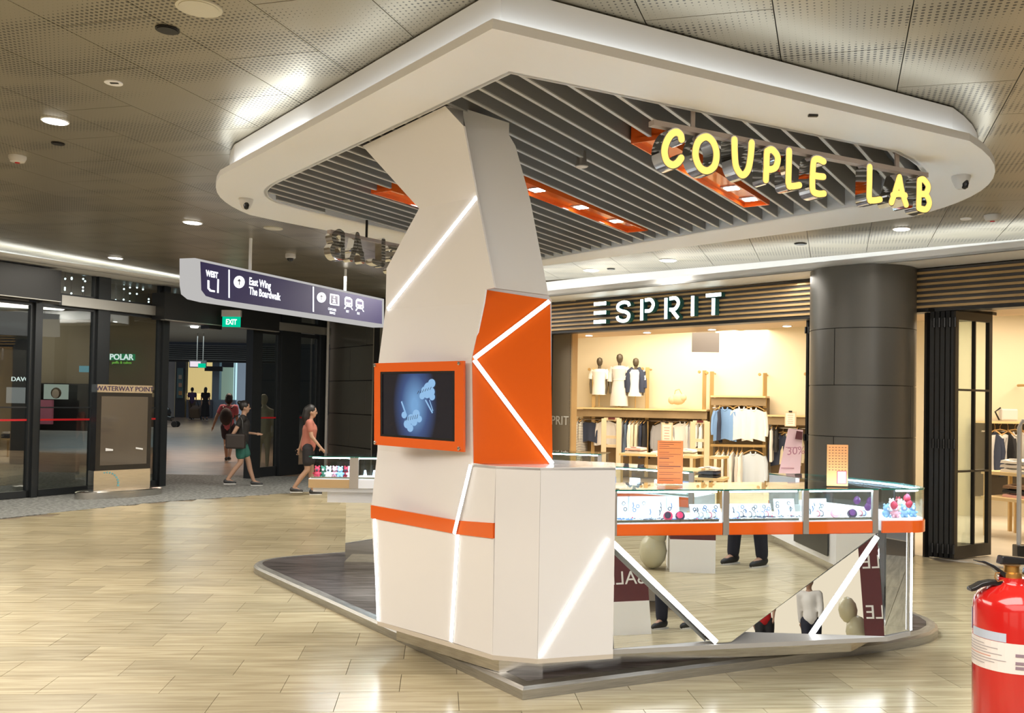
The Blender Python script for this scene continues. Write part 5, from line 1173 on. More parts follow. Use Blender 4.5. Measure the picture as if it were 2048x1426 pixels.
cy = mat('decal_cyan', (.18, .42, .46), .4)
for i in range(9): a = -.2+i*.24; r_ = .19; c_ = Wt(.18+r_*math.sin(a), .093, .17+r_*math.cos(a)*.95+.04); MB().lathe([(.012+.007*(i/8), 0), (.012+.007*(i/8), .003)], c_, 8, tn.to_track_quat('Z', 'Y').to_matrix()).obj('decal', cy, tot)
# ------------------------------------------------------------------ hanging wayfinding sign
sL, sR = pl(390, 560, (0, 10.2, 0), (0, 1, 0)), pl(767, 620, (0, 14.9, 0), (0, 1, 0)); wd = Vector((sR.x-sL.x, sR.y-sL.y, 0)).normalized(); wnn = Vector((wd.y, -wd.x, 0))
ws = thing('wayfinding_sign', (sL+sR)/2, 'long purple hanging direction sign reading West L1, East Wing, The Boardwalk', 'sign')
oS = lambda x, y, d=0.0: pl(x, y, sL+wnn*d, wnn)
house = [oS(390, 516), oS(768, 598), oS(768, 655), oS(430, 604), oS(405, 598), oS(393, 588), oS(390, 570)]
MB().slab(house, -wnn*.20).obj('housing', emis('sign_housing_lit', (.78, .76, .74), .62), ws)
nav = mat('sign_navy', (.010, .007, .030), .7, emit=(.018, .013, .062), es=.8)
face = [oS(401, 523, .004), oS(764, 601, .004), oS(764, 648, .004), oS(432, 598, .004), oS(412, 592, .004), oS(403, 580, .004)]
MB().slab(face, -wnn*.003).obj('face', nav, ws)
FA = [(xx, yy) for xx, yy in ()]
sw = emis('sign_print_white', (.95, .97, 1), 1.6)
def stext(txt, x, y, hpx, align='LEFT', sx=1.0, bold=.004):
    o_ = oS(x, y, .008); slope = (oS(x+20, y+4.1, .008)-o_); text_obj(txt, 'lettering', sw, o_, slope, Zv, hpx*o_.y/F*1.85, ws, .0008, align, sx, bold)
stext('WEST', 412, 551.5, 9, 'LEFT', .92); stext('1', 430, 584, 21, 'LEFT', 1.0); stext('East Wing', 498, 569, 11.5, 'LEFT', .92, .003); stext('The Boardwalk', 498, 588, 11.5, 'LEFT', .90, .003)
stext('CUSTOMER', 656, 619.5, 3.6, 'LEFT', 1.0, .001); stext('SERVICE', 659, 627, 3.6, 'LEFT', 1.0, .001); stext('MRT', 692, 624.5, 3.6, 'LEFT', 1.0, .001); stext('BUS', 714, 628.5, 3.6, 'LEFT', 1.0, .001)
def spoly(pts, m=sw, d=.009, name='pictogram'): MB().slab([oS(x, y, d) for x, y in pts], -wnn*.001).obj(name, m, ws)
spoly([(415, 560), (419, 561), (419, 576), (422, 579.5), (430, 581), (430, 584.5), (420, 583), (415, 577)])
spoly([(457, 539), (459.5, 539.6), (459.5, 596), (457, 595.4)], name='divider'); spoly([(625.5, 573), (628, 573.6), (628, 624), (625.5, 623.4)], name='divider')
def sdisc(x, y, rx, ry, m=sw, d=.009): spoly([(x+rx*math.cos(a), y+ry*math.sin(a)) for a in [i*PI/12 for i in range(24)]], m, d)
nk = mat('sign_ink', (.03, .02, .07), .4)
for x, y, r in ((478.5, 564, 11), (643, 595, 9.2)):
    sdisc(x, y, r, r*1.12); s_ = r/11
    spoly([(x-.8*s_, y-4*s_), (x+.8*s_, y-4*s_), (x+.8*s_, y+6*s_), (x-.8*s_, y+6*s_)], nk, .011); spoly([(x, y-6.5*s_), (x+4*s_, y-1*s_), (x-4*s_, y-1.6*s_)], nk, .011)
spoly([(660, 587), (677, 590), (678.5, 592), (678.5, 612), (661, 609.5), (659, 607)]); spoly([(662, 590), (675.5, 592.4), (675.5, 609), (662, 606.6)], nk, .011)
sdisc(668.5, 594.5, 1.8, 2.0, sw, .013); spoly([(665, 598), (670.5, 599), (670.5, 604.4), (672, 604.7), (672, 606.5), (665, 605.4), (665, 603.6), (667, 604), (667, 600), (665, 599.6)], sw, .013)
for x0, y0 in ((689, 593), (711.5, 597)):
    spoly([(x0+3, y0), (x0+11, y0+1.6), (x0+15.5, y0+6), (x0+16, y0+19), (x0+13, y0+22), (x0+3, y0+20), (x0, y0+16), (x0, y0+4)]); spoly([(x0+3, y0+5), (x0+13, y0+7), (x0+13, y0+13), (x0+3, y0+11)], nk, .011)
    sdisc(x0+3.6, y0+15.4, 1.2, 1.3, nk, .011); sdisc(x0+12.2, y0+17, 1.2, 1.3, nk, .011); spoly([(x0+1, y0+20), (x0+4, y0+20.6), (x0+1.5, y0+25), (x0-1, y0+24.6)]); spoly([(x0+12.5, y0+22), (x0+15, y0+22.4), (x0+17, y0+27), (x0+14.8, y0+26.6)])
for x, y0, y1 in ((500, 482, 540), (690, 526, 583)):
    q = oS(x, y1, -.1); MB().tube([q-Zv*.02, Vector((q.x, q.y, CZ(q.x, q.y)+.0))], .020, 8).obj('hanging_rod', whitep, ws)
# ------------------------------------------------------------------ ceiling fixtures
onK = lambda x, y: pl(x, y, (0, 0, 3.45), (.03, 0, 1))
def cdl(x, y, r, label, lit=True, grp=None, ring=whitep, pw=0): return downlight(onK(x, y)-cn*.004, r, label, grp, lit, ring, cn, pw)
greygr = mat('speaker_grille', (.55, .52, .42), .6)
cdl(398, 14, .10, 'round cream ceiling speaker at the top left', False, None, mat('speaker_cream', (.62, .59, .48), .5))
cdl(546, 456, .10, 'round cream ceiling speaker beyond the canopy, near the wayfinding sign', False, None, mat('speaker_cream2', (.60, .58, .50), .5))
for x, y, r, lb in ((110, 241, .085, 'lit round downlight in the ceiling at the left edge'), (385, 444.5, .10, 'lit round downlight left of the canopy corner'), (231, 515.5, .10, 'lit round downlight near the cove above the glass doors'), (1803, 457, .075, 'lit round downlight right of the LAB letters'), (1182, 540, .10, 'lit round downlight near the cove, first beyond the canopy'), (1336, 520, .10, 'lit round downlight near the cove, second beyond the canopy')): cdl(x, y, r, lb, pw=6)
for x, y, r, lb in ((335, 58, .055, 'dark round opening in the ceiling near the top left'), (116, 286, .045, 'small dark ceiling fitting below the left lit downlight'), (1222, 537.5, .05, 'small dark ceiling fitting beyond the canopy'), (1601, 487, .06, 'small dark ceiling fitting left of the bronze column')): cdl(x, y, r, lb, False, None, dark)
q = onK(227, 165); t = thing('ceiling_sensor', q, 'small white oval sensor plate with a black slot at the upper left', 'sensor'); MB().lathe([(.055, -.006), (.055, .004)], q, 18, cn.to_track_quat('Z', 'Y').to_matrix()).obj('plate', whitep, t); MB().box(q-cn*.008+Vector((.01, -.01, 0)), (.05, .018, .004)).obj('slot', dark, t)
for x, y, lb in ((35, 312, 'white smoke detector on the ceiling at the left edge'), (1985, 430, 'white smoke detector on the ceiling at the right edge')):
    q = onK(x, y); t = thing('smoke_detector', q, lb, 'detector'); MB().lathe([(.07, 0), (.07, -.02), (.055, -.05), (.02, -.055)], q, 18).obj('housing', domew, t, smooth=True); MB().lathe([(.02, -.05), (.02, -.06)], q, 10).obj('indicator', redm, t)
q = onK(1932, 437); t = thing('ceiling_sensor', q, 'small white disc sensor beside the right smoke detector', 'sensor'); MB().lathe([(.045, -.01), (.05, .004)], q, 16).obj('plate', whitep, t)
q = onK(581, 508); t = thing('security_camera', q, 'small white dome camera on the ceiling beside the wayfinding sign', 'camera'); MB().lathe([(.07, 0), (.07, -.05), (.06, -.06)], q, 16).obj('housing', domew, t, smooth=True); MB().ball(q-Zv*.055, .05, 12).obj('dome', black, t, smooth=True)
# ------------------------------------------------------------------ people
SKIN = mat('skin', (.42, .25, .17), .55); HAIR = mat('hair_black', (.012, .010, .010), .45); SHOE = mat('shoe_dark', (.03, .03, .032), .5); SHOEW = mat('sole_white', (.6, .6, .58), .5)
def remesh(b, name, m, parent, vox):
    me = bpy.data.meshes.new(name); me.from_pydata(b.v, [], b.f); o = bpy.data.objects.new(name, me); COL.objects.link(o)
    r = o.modifiers.new('r', 'REMESH'); r.mode = 'VOXEL'; r.voxel_size = vox; r.use_smooth_shade = True
    s = o.modifiers.new('s', 'SMOOTH'); s.factor = .5; s.iterations = 3
    bpy.context.view_layer.update(); dg = bpy.context.evaluated_depsgraph_get(); nm = bpy.data.meshes.new_from_object(o.evaluated_get(dg)); bpy.data.objects.remove(o)
    nm.materials.clear(); nm.materials.append(m); q = bpy.data.objects.new(name, nm); COL.objects.link(q); q.parent = parent; return q
def limb(b, pts, rs, seg=10):
    b.tube(pts, rs, seg)
    for p, r in zip(pts, rs): b.ball(p, r*.98, 8)
def hand(b, w_, d_, k, curl=.4):
    w_ = Vector(w_); d_ = Vector(d_).normalized(); side = d_.cross(Vector((0, 1, .01))).normalized(); up = side.cross(d_)
    b.ball(w_+d_*.045*k, .034*k, 8, (1, .6, 1)); b.ball(w_+d_*.07*k, .032*k, 8, (1, .6, 1))
    for i, (o_, ln) in enumerate(((-.028, .062), (-.010, .074), (.009, .070), (.027, .055))):
        p0 = w_+d_*.085*k+up*o_*k; p1 = p0+d_*ln*.5*k; p2 = p1+(d_*.8+side*curl)*ln*.5*k; b.tube([p0, p1, p2], [.0095*k, .009*k, .0075*k], 6)
    b.tube([w_+d_*.03*k-up*.028*k, w_+d_*.055*k-up*.055*k, w_+d_*.085*k-up*.060*k+side*.01*k], [.012*k, .0105*k, .008*k], 6)
def person(loc, face, H_, label, pose, top, bottom, toplen='short', botlen='shorts', hair='short', vox=.014, shoe=SHOE, skirt=False, sleeve='short', lean=0.0):
    t = thing('person', loc, label, 'person', rz=face); k = H_/1.65
    # local frame: faces +y
    J = dict(hip=(0, 0, .90), ch=(0, .01, 1.22), nk=(0, .0, 1.40), hd=(0, .02, 1.52), shL=(-.165, 0, 1.345), shR=(.165, 0, 1.345), elL=(-.20, -.02, 1.08), elR=(.20, -.02, 1.08), wrL=(-.21, .06, .85), wrR=(.21, .06, .85),
             hpL=(-.085, 0, .87), hpR=(.085, 0, .87), knL=(-.09, .02, .48), knR=(.09, .02, .48), anL=(-.09, 0, .075), anR=(.09, 0, .075))
    J.update(pose); S = {}
    for n_, v in J.items():
        v = Vector(v)
        if v.z > .9 and lean: v = Matrix.Rotation(-lean, 3, 'X') @ (v-Vector((0, 0, .9))) + Vector((0, 0, .9))
        S[n_] = v*k
    b = MB(); r = lambda *a: [x*k for x in a]
    limb(b, [S['hip'], (S['hip']+S['ch'])/2, S['ch'], S['nk']-Vector((0, 0, .06*k))], r(.125, .108, .125, .075)); limb(b, [S['nk']-Vector((0, 0, .06*k)), S['hd']], r(.052, .048))
    b.ball(S['hd']+Vector((0, 0, .035*k)), .1*k, 14, (.78, .95, 1.12)); b.ball(S['hd']+Vector((0, .04*k, -.035*k)), .055*k, 10, (.85, .8, 1)); b.ball(S['hd']+Vector((0, .10*k, .0)), .016*k, 6, (.8, 1.1, 1.4))
    for s, e in (('L', -1), ('R', 1)):
        b.ball(S['hd']+Vector((e*.078*k, -.005*k, .01*k)), .024*k, 6, (.5, .8, 1.2))
        limb(b, [S['sh'+s], S['el'+s], S['wr'+s]], r(.052, .040, .026)); limb(b, [S['ch']+Vector((0, 0, .08*k)), S['sh'+s]], r(.08, .052))
        hand(b, S['wr'+s], S['wr'+s]-S['el'+s], k)
        limb(b, [S['hip'], S['hp'+s]], r(.11, .09)); limb(b, [S['hp'+s], S['kn'+s], (S['kn'+s]*.6+S['an'+s]*.4)+Vector((0, -.012*k, 0)), S['an'+s]], r(.085, .055, .050, .034))
        limb(b, [S['an'+s], S['an'+s]+Vector((0, .13*k, -.04*k))], r(.036, .026))
    remesh(b, 'body', SKIN, t, vox*k)
    # eyes, hair
    e_ = MB()
    for e in (-1, 1): e_.ball(S['hd']+Vector((e*.032*k, .088*k, .03*k)), .011*k, 6)
    lpart(e_, 'eyes', mat('eye_dark', (.02, .015, .012), .2), t)
    b = MB(); hc = S['hd']+Vector((0, -.018*k, .055*k)); b.ball(hc, .108*k, 14, (.84, .96, 1.06))
    if hair == 'long': limb(b, [hc+Vector((0, -.05*k, 0)), hc+Vector((0, -.08*k, -.14*k)), hc+Vector((0, -.085*k, -.26*k))], r(.085, .085, .05))
    if hair == 'bob': b.ball(hc+Vector((0, -.02*k, -.06*k)), .105*k, 12, (.95, .8, 1))
    if hair == 'bun': b.ball(hc+Vector((0, -.09*k, .06*k)), .045*k, 8)
    remesh(b, 'hair', HAIR, t, vox*k)
    b = MB(); g_ = 1.13; zl = Vector((0, 0, 0))
    limb(b, [S['hip']+Vector((0, 0, .0)), (S['hip']+S['ch'])/2, S['ch'], S['nk']-Vector((0, 0, .07*k))], r(.145, .128, .142, .078))
    for s in 'LR':
        limb(b, [S['ch']+Vector((0, 0, .08*k)), S['sh'+s]], r(.093, .066))
        if sleeve == 'short': limb(b, [S['sh'+s], S['sh'+s]*.45+S['el'+s]*.55], r(.066, .060))
        elif sleeve == 'long': limb(b, [S['sh'+s], S['el'+s], S['wr'+s]*.95+S['el'+s]*.05], r(.066, .055, .042))
    remesh(b, 'top', top, t, vox*k)
    b = MB()
    if skirt: b.tube([S['hip']+Vector((0, 0, .06*k)), S['hip'], S['hip']*.5+Vector((0, .0, .0))+(S['knL']+S['knR'])*.25, (S['knL']+S['knR'])/2+Vector((0, 0, -.30*k))], r(.135, .155, .19, .22), 14)
    else:
        for s in 'LR':
            limb(b, [S['hip'], S['hp'+s]], r(.135, .10))
            if botlen == 'shorts': limb(b, [S['hp'+s], S['hp'+s]*.35+S['kn'+s]*.65], r(.105, .095))
            else: limb(b, [S['hp'+s], S['kn'+s], S['an'+s]+Vector((0, 0, .03*k))], r(.105, .075, .060))
    remesh(b, 'bottoms', bottom, t, vox*k)
    for s in 'LR':
        a = S['an'+s]; b = MB(); limb(b, [a+Vector((0, -.03*k, -.02*k)), a+Vector((0, .06*k, -.035*k)), a+Vector((0, .15*k, -.048*k))], r(.045, .042, .028)); sh = remesh(b, 'shoe', shoe, t, vox*.8*k)
        so = MB(); so.prism([(a.x-.034*k, a.y-.06*k), (a.x+.034*k, a.y-.06*k), (a.x+.038*k, a.y+.09*k), (a.x+.016*k, a.y+.165*k), (a.x-.016*k, a.y+.165*k), (a.x-.038*k, a.y+.09*k)], a.z-.078*k, a.z-.060*k); q = lpart(so, 'sole', SHOEW, sh)
    return t
walk = dict(knL=(-.08, .14, .50), anL=(-.08, .26, .085), knR=(.08, .0, .47), anR=(.08, -.24, .13), elL=(-.19, -.10, 1.09), wrL=(-.20, -.16, .86), elR=(.19, .06, 1.09), wrR=(.18, .22, .92))
STZ = lambda y: max(0, (y-18)*.0112)-.006
gl = lambda x, y, Y: Vector((atY(x, y, Y).x, Y, STZ(Y)))
person(gl(455, 925, 22.0), PI*.03, 1.60, 'girl in a pink T-shirt walking away outside with a dark backpack', dict(walk, wrL=(-.34, -.08, .88), elL=(-.27, -.08, 1.10)), mat('pink_shirt', (.52, .13, .16), .8), mat('dark_skirt', (.03, .02, .03), .8), hair='bob')
g1 = [o for o in bpy.context.scene.objects if o.name.startswith('person')][-1]
bp = thing('backpack', gl(455, 925, 22.0)+Zv*1.1, 'dark brown backpack worn by the girl in pink', 'backpack')
lpart(MB().ball((0, -.20, -.02), .17, 12, (.9, .62, 1.25)), 'pack', mat('pack_brown', (.035, .022, .02), .7), bp, smooth=True)
lpart(MB().tube([(-.10, -.12, .18), (-.12, .02, .26), (-.11, .13, .16), (-.10, .12, -.06)], .016, 6).tube([(.10, -.12, .18), (.12, .02, .26), (.11, .13, .16), (.10, .12, -.06)], .016, 6), 'strap', dark, bp, smooth=True)
pA = fl(480, 973); person(pA, -PI*.42, 1.50, 'woman in a black top and green shorts walking through the entrance', dict(walk, wrL=(-.16, .26, 1.04), elL=(-.2, .02, 1.05), elR=(.21, -.12, 1.08), wrR=(.2, -.22, .9)), mat('black_top', (.020, .018, .018), .8), mat('green_shorts', (.03, .14, .11), .8), hair='bun', lean=.06)
tb_ = thing('handbag', pA+Vector((-.02, -.25, .86)), 'dark shoulder bag carried by the woman in green shorts', 'bag'); lpart(MB().box((0, 0, -.05), (.34, .12, .26)), 'bag_body', mat('bag_dark', (.03, .022, .02), .6), tb_, bevel=.03); lpart(MB().tube([(-.12, 0, .06), (-.08, .02, .34), (.04, .05, .42), (.10, .02, .30), (.12, 0, .06)], .012, 6), 'bag_handle', dark, tb_, smooth=True)
pB2 = fl(614, 990); person(pB2, -PI*.45, 1.46, 'woman in a salmon top and dark shorts walking right of the open doorway', dict(walk, knL=(-.08, .06, .48), anL=(-.08, .10, .075)), mat('salmon_top', (.42, .15, .11), .8), mat('dark_shorts', (.018, .016, .02), .8), hair='long', lean=.05)
pC = gl(383, 838, 50.0); person(pC, PI*.1, 1.72, 'person in a purple shirt leaning over a brown trolley at the far bakery', dict(wrL=(-.18, .36, .98), elL=(-.2, .16, 1.1), wrR=(.18, .36, .98), elR=(.2, .16, 1.1)), mat('purple_shirt', (.075, .035, .10), .8), mat('brown_trousers', (.10, .07, .05), .8), botlen='long', vox=.03, lean=.25)
pD = gl(410, 838, 49.0); person(pD, PI*.05, 1.72, 'woman in a long black dress standing at the far bakery counter', {}, mat('black_dress', (.012, .012, .014), .8), mat('black_dress', (.012, .012, .014), .8), skirt=True, hair='long', vox=.03)
tr_ = thing('trolley', gl(392, 838, 49.4), 'brown shopping trolley in front of the person in purple', 'trolley'); lpart(MB().box((0, 0, .42), (.5, .6, .55), M=Matrix.Rotation(.35, 3, 'X')), 'bag', mat('trolley_brown', (.12, .08, .05), .8), tr_, bevel=.06)
lpart(MB().tube([(-.2, -.2, .7), (-.2, -.45, 1.0), (.2, -.45, 1.0), (.2, -.2, .7)], .02, 6), 'handle', dark, tr_)
for x_ in (-.26, .26): lpart(MB().lathe([(.11, -.02), (.11, .02)], (x_, .05, .11), 14, Matrix.Rotation(PI/2, 3, 'Y')), 'wheel', dark, tr_)
sp_ = thing('stroller', gl(333, 846, 40), 'black stroller parked beside the glass doors outside', 'stroller')
lpart(MB().ball((-.05, 0, .62), .27, 12, (.9, .8, 1)), 'hood', black, sp_, smooth=True); lpart(MB().box((.02, 0, .42), (.5, .42, .2), M=Matrix.Rotation(.3, 3, 'Y')), 'seat', black, sp_, bevel=.04)
lpart(MB().tube([(-.38, 0, 1.0), (-.1, 0, .5), (.38, 0, .14)], .02, 6).tube([(.1, 0, .5), (-.3, 0, .14)], .02, 6), 'chassis', dark, sp_)
for x_ in (-.32, .40): lpart(MB().lathe([(.13, -.03), (.13, .03)], (x_, -.18, .13), 14, Matrix.Rotation(PI/2, 3, 'X')).lathe([(.13, -.03), (.13, .03)], (x_, .18, .13), 14, Matrix.Rotation(PI/2, 3, 'X')), 'wheel', dark, sp_)
# ------------------------------------------------------------------ outside: far shops
def A(x, y, Y): return atY(x, y, Y)
def card(x0, y0, x1, y1, Y, th=.1): p, q = A(x0, y1, Y), A(x1, y0, Y); return MB().box(((p.x+q.x)/2, Y+th/2, (p.z+q.z)/2), (abs(q.x-p.x), th, abs(q.z-p.z)))
bk = thing('bakery_stall', gl(405, 838, 52), 'far yellow-lit bakery stall seen through the open entrance', 'stall')
card(300, 672, 352, 850, 53, .4).obj('side_wall', mat('pale_wall', (.34, .33, .31), .6), bk)
card(349, 716, 372, 850, 52.6, .4).obj('pillar', mat('pillar_dark', (.045, .05, .055), .5), bk); card(353, 736, 366, 796, 52.5, .1).obj('poster', mat('poster_teal', (.12, .2, .2), .5), bk)
for i, c in enumerate(((.5, .4, .3), (.5, .3, .2), (.5, .25, .1))): card(357, 750+i*16, 363, 758+i*16, 52.4, .06).obj('poster_picture', mat('cup%d' % i, c, .5), bk)
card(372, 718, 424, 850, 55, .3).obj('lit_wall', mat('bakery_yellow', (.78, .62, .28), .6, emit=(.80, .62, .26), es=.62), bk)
card(372, 800, 424, 836, 52.3, .8).obj('counter', mat('counter_grey', (.12, .13, .15), .5), bk); card(374, 787, 400, 800, 52.5, .6).obj('display_case', emis('pastry_glow', (1, .72, .3), 1.0), bk)
card(369, 700, 380, 718, 52.3).obj('screen', emis('cyan_screen', (.3, .6, .7), .5), bk)
card(422, 700, 440, 850, 52.7, .4).obj('pillar', mat('pillar_blue', (.22, .28, .33), .5), bk); card(409, 733, 445, 742, 52.2).obj('sign_band', mat('sign_dark', (.03, .03, .03), .5), bk)
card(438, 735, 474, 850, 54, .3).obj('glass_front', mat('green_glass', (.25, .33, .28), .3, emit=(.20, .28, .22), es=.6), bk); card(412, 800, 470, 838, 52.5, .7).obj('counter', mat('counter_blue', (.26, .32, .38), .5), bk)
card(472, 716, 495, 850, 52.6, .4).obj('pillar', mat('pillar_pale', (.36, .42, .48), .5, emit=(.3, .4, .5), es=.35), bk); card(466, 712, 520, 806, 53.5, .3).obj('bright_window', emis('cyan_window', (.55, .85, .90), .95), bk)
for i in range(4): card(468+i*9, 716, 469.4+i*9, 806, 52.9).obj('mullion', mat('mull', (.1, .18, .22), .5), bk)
card(372, 716, 474, 722, 52.4).obj('sign_band', mat('sign_dark', (.03, .03, .03), .5), bk)
text_obj('Bugis Bakery', 'lettering', mat('ltr_pale', (.5, .5, .48), .5, emit=(.5, .5, .48), es=.6), A(438, 742, 52.1), (1, 0, 0), Zv, .30, bk, .01) if False else None
cor = thing('slatted_bulkhead', gl(400, 838, 47), 'grey horizontally ribbed bulkhead above the far bakery stall', 'bulkhead')
card(285, 686, 560, 722, 47.4, .3).obj('backing', mat('rib_dark', (.05, .06, .07), .6), cor)
for i in range(8): z_ = A(400, 691+i*4, 47).z; MB().box((A(420, 700, 47).x, 47, z_), (9, .3, .055)).obj('rib', mat('rib_grey', (.17, .19, .20), .5), cor)
struct(MB().slab([(-40, 19.6, 4.32), (-2, 21, 4.32), (6, 46.6, 4.32), (-40, 46.6, 4.32)], (0, 0, .1)).obj('ceiling', mat('street_soffit', (.38, .42, .42), .6)))
hs_ = thing('hanging_sign', A(400, 727, 40), 'lit hanging sign with green exit box above the far bakery', 'sign'); card(378, 721, 412, 735, 40).obj('sign_box', mat('sb', (.1, .1, .11), .5), hs_); card(380, 723, 400, 733, 39.9).obj('sign_text', emis('pinkwhite', (.9, .8, .9), .9), hs_); card(396, 727, 410, 735, 39.8).obj('exit_plate', grn, hs_)
for x in (394, 406): q = A(x, 722, 40); MB().tube([q, Vector((q.x, q.y, 4.32))], .02, 6).obj('rod', rails, hs_)
q = A(388, 691, 36); t = thing('downlight', q, 'small bright round lamp under the outside soffit', 'light'); MB().lathe([(.14, -.02), (.16, .03)], Vector((q.x, q.y, 4.28)), 14).obj('lens', lampm, t)
# shops seen dimly through the left glass
ba = mat('dim_beige', (.34, .28, .19), .6)
ps = thing('snack_shop', gl(240, 850, 27), 'beige shop wall with green lit sign outside, behind the glass', 'shop')
card(196, 600, 322, 852, 28, .3).obj('wall', ba, ps); card(216, 708, 268, 720, 27.6, .1).obj('sign_band', emis('sign_green', (.02, .32, .12), .8), ps); text_obj('POLAR', 'lettering', wlit, A(219, 719, 27.5), (1, 0, 0), Zv, .24, ps, .01, 'LEFT', .95, .005); text_obj('puffs & cakes', 'lettering', emis('lime', (.3, .8, .1), .9), A(224, 727, 27.5), (1, 0, 0), Zv, .11, ps, .01)
card(200, 775, 320, 852, 26.8, .6).obj('counter', mat('counter_brown', (.09, .07, .055), .5), ps)
for i in range(7): card(284+(i % 4)*8, 772+(i//4)*14, 291+(i % 4)*8, 780+(i//4)*14, 26.5, .1).obj('tray', mat('tray_cream', (.4, .33, .22), .5), ps)
cs = thing('phone_shop', gl(120, 850, 25), 'dark shop with a lit portrait screen outside, behind the left glass', 'shop')
card(62, 640, 196, 770, 26, .3).obj('upper_wall', mat('dim_wall', (.20, .165, .12), .6), cs); card(62, 768, 196, 860, 25.5, .3).obj('counter', mat('shop_black', (.02, .02, .024), .4), cs)
card(87, 769, 134, 798, 25.0, .1).obj('screen', emis('screen_pale', (.55, .60, .52), .8), cs)
fm = mat('portrait_tone', (.25, .20, .16), .6, emit=(.25, .2, .15), es=.5); q = A(111, 786, 24.9); MB().ball(q-Zv*.02, .10, 14, (1, .1, 1.25)).obj('portrait', fm, cs, smooth=True); MB().ball(q+Vector((0, .03, 0)), .145, 14, (1, .1, 1.05)).obj('portrait_hair', mat('ph', (.08, .06, .04), .6), cs, smooth=True)
card(75, 800, 104, 848, 24.5, .1).obj('poster', mat('poster_pink', (.36, .12, .18), .5, emit=(.3, .1, .15), es=.25), cs); card(158, 732, 184, 744, 25.2, .1).obj('sign_screen', emis('screen_cyan', (.25, .55, .65), .7), cs)
text_obj('OLDO  OWL', 'lettering', emis('amber', (.75, .55, .02), .8), A(80, 733, 25.2), (1, 0, 0), Zv, .17, cs, .01) if False else None
dv = thing('black_shop', gl(30, 850, 24), 'black shop front with small white lit lettering at the left edge', 'shop')
card(-120, 700, 60, 900, 24.5, .3).obj('front', mat('shop_black', (.02, .02, .024), .4), dv); text_obj('DAVC', 'lettering', wlit, A(22, 762, 24.0), (1, 0, 0), Zv, .16, dv, .01, 'LEFT', 1.1); card(12, 775, 52, 806, 24.1, .1).obj('display', mat('disp', (.2, .2, .2), .3, emit=(.35, .38, .42), es=.5), dv)
struct(MB().box((-22, 62, 3), (70, .3, 7)).obj('wall_street', mat('street_wall_dark', (.03, .035, .045), .6)))
# bulb strings added outside in place of fairy lights reflected in the transoms
bulbm = emis('bulb', (.75, .95, 1), 5)
k_ = 0
for x in (132, 145, 168, 172, 212, 222, 234, 250, 262, 276, 288, 300, 336, 352, 372):
    Y = 15.4+(x-130)*.013+.8; q = A(x, 500, Y); n_b = 3+(k_ % 3); ys = [545+x*.06+random.random()*52 for _ in range(n_b)]
    t = thing('sparkle_string', q, 'string of tiny white bulbs added behind the transom glass for reflected sparkle, %s from the left' % ordn[k_], 'light', 'bulb strings added behind the transom glass for reflected sparkle')
    MB().tube([Vector((q.x, Y, 4.4)), Vector((q.x, Y, A(x, max(ys), Y).z))], .004, 4).obj('wire', dark, t); b = MB()
    for y in ys: b.ball(Vector((q.x, Y, A(x, y, Y).z)), .018, 6)
    b.obj('bulb', bulbm, t); k_ += 1
# mannequin behind the right sidelight
q = G_(tG(612, 830), -1.2, 0); mk_ = mat('mannequin_cream', (.55, .50, .36), .5); t = thing('mannequin', q, 'cream mannequin with one hand raised behind the entrance sidelight', 'mannequin')
hq = A(608, 800, q.y); kk = 1.0
b = MB(); z0 = hq.z; b.ball((0, 0, z0), .105, 12, (.85, 1, 1.15)); limb(b, [Vector((0, 0, z0-.08)), Vector((.02, 0, z0-.2))], [.05, .05]); limb(b, [Vector((.03, 0, z0-.26)), Vector((.03, 0, z0-.5)), Vector((.02, 0, z0-.75))], [.13, .15, .13]); limb(b, [Vector((-.16, 0, z0-.26)), Vector((-.2, -.05, z0-.5)), Vector((-.08, -.12, z0-.22))], [.05, .04, .03]); limb(b, [Vector((.2, 0, z0-.26)), Vector((.24, 0, z0-.55)), Vector((.22, 0, z0-.8))], [.05, .04, .03]); limb(b, [Vector((0, 0, z0-.26)), Vector((.18, 0, z0-.26))], [.1, .06])
for s in (-.08, .1): limb(b, [Vector((s, 0, z0-.75)), Vector((s, 0, .45)), Vector((s, 0, .06))], [.09, .055, .035])
remesh(b, 'figure', mk_, t, .02); lpart(MB().lathe([(.2, 0), (.2, .02)], (0, 0, -.004), 18), 'stand', steel, t)
# ================================================================== FIRE EXTINGUISHER
EX, EY = 1.272, 2.35
redp = mat('extinguisher_red', (.50, .012, .010), .16, coat=.6)
ze = lambda y: atY(2018, y, EY).z
st = thing('extinguisher_stand', (EX, EY, 0), 'red stand under the fire extinguisher, below the frame', 'stand'); zb0 = ze(1190)-.50
MB().lathe([(.13, 0), (.13, .02), (.03, .03), (.03, zb0-.02), (.11, zb0-.015), (.11, zb0)], (EX, EY, 0), 20).obj('pedestal', redp, st, smooth=True)
fe = thing('fire_extinguisher', (EX, EY, zb0), 'red fire extinguisher with black handles and white label, cut by the right edge', 'extinguisher')
zt_ = ze(1190); R_ = .0885
MB().lathe([(.075, zb0+.001), (R_, zb0+.02), (R_, zt_-.035), (R_*.96, zt_-.012), (R_*.84, zt_+.006), (R_*.62, zt_+.020), (.036, zt_+.028), (.031, zt_+.034), (.031, zt_+.046)], (EX, EY, 0), 40).obj('cylinder', redp, fe, smooth=True)
brass = mat('brass_valve', (.55, .30, .08), .3, .8)
vz = zt_+.046; MB().lathe([(.024, vz), (.024, vz+.010), (.018, vz+.013), (.018, vz+.028), (.022, vz+.03)], (EX, EY, 0), 12).obj('valve', brass, fe, smooth=True)
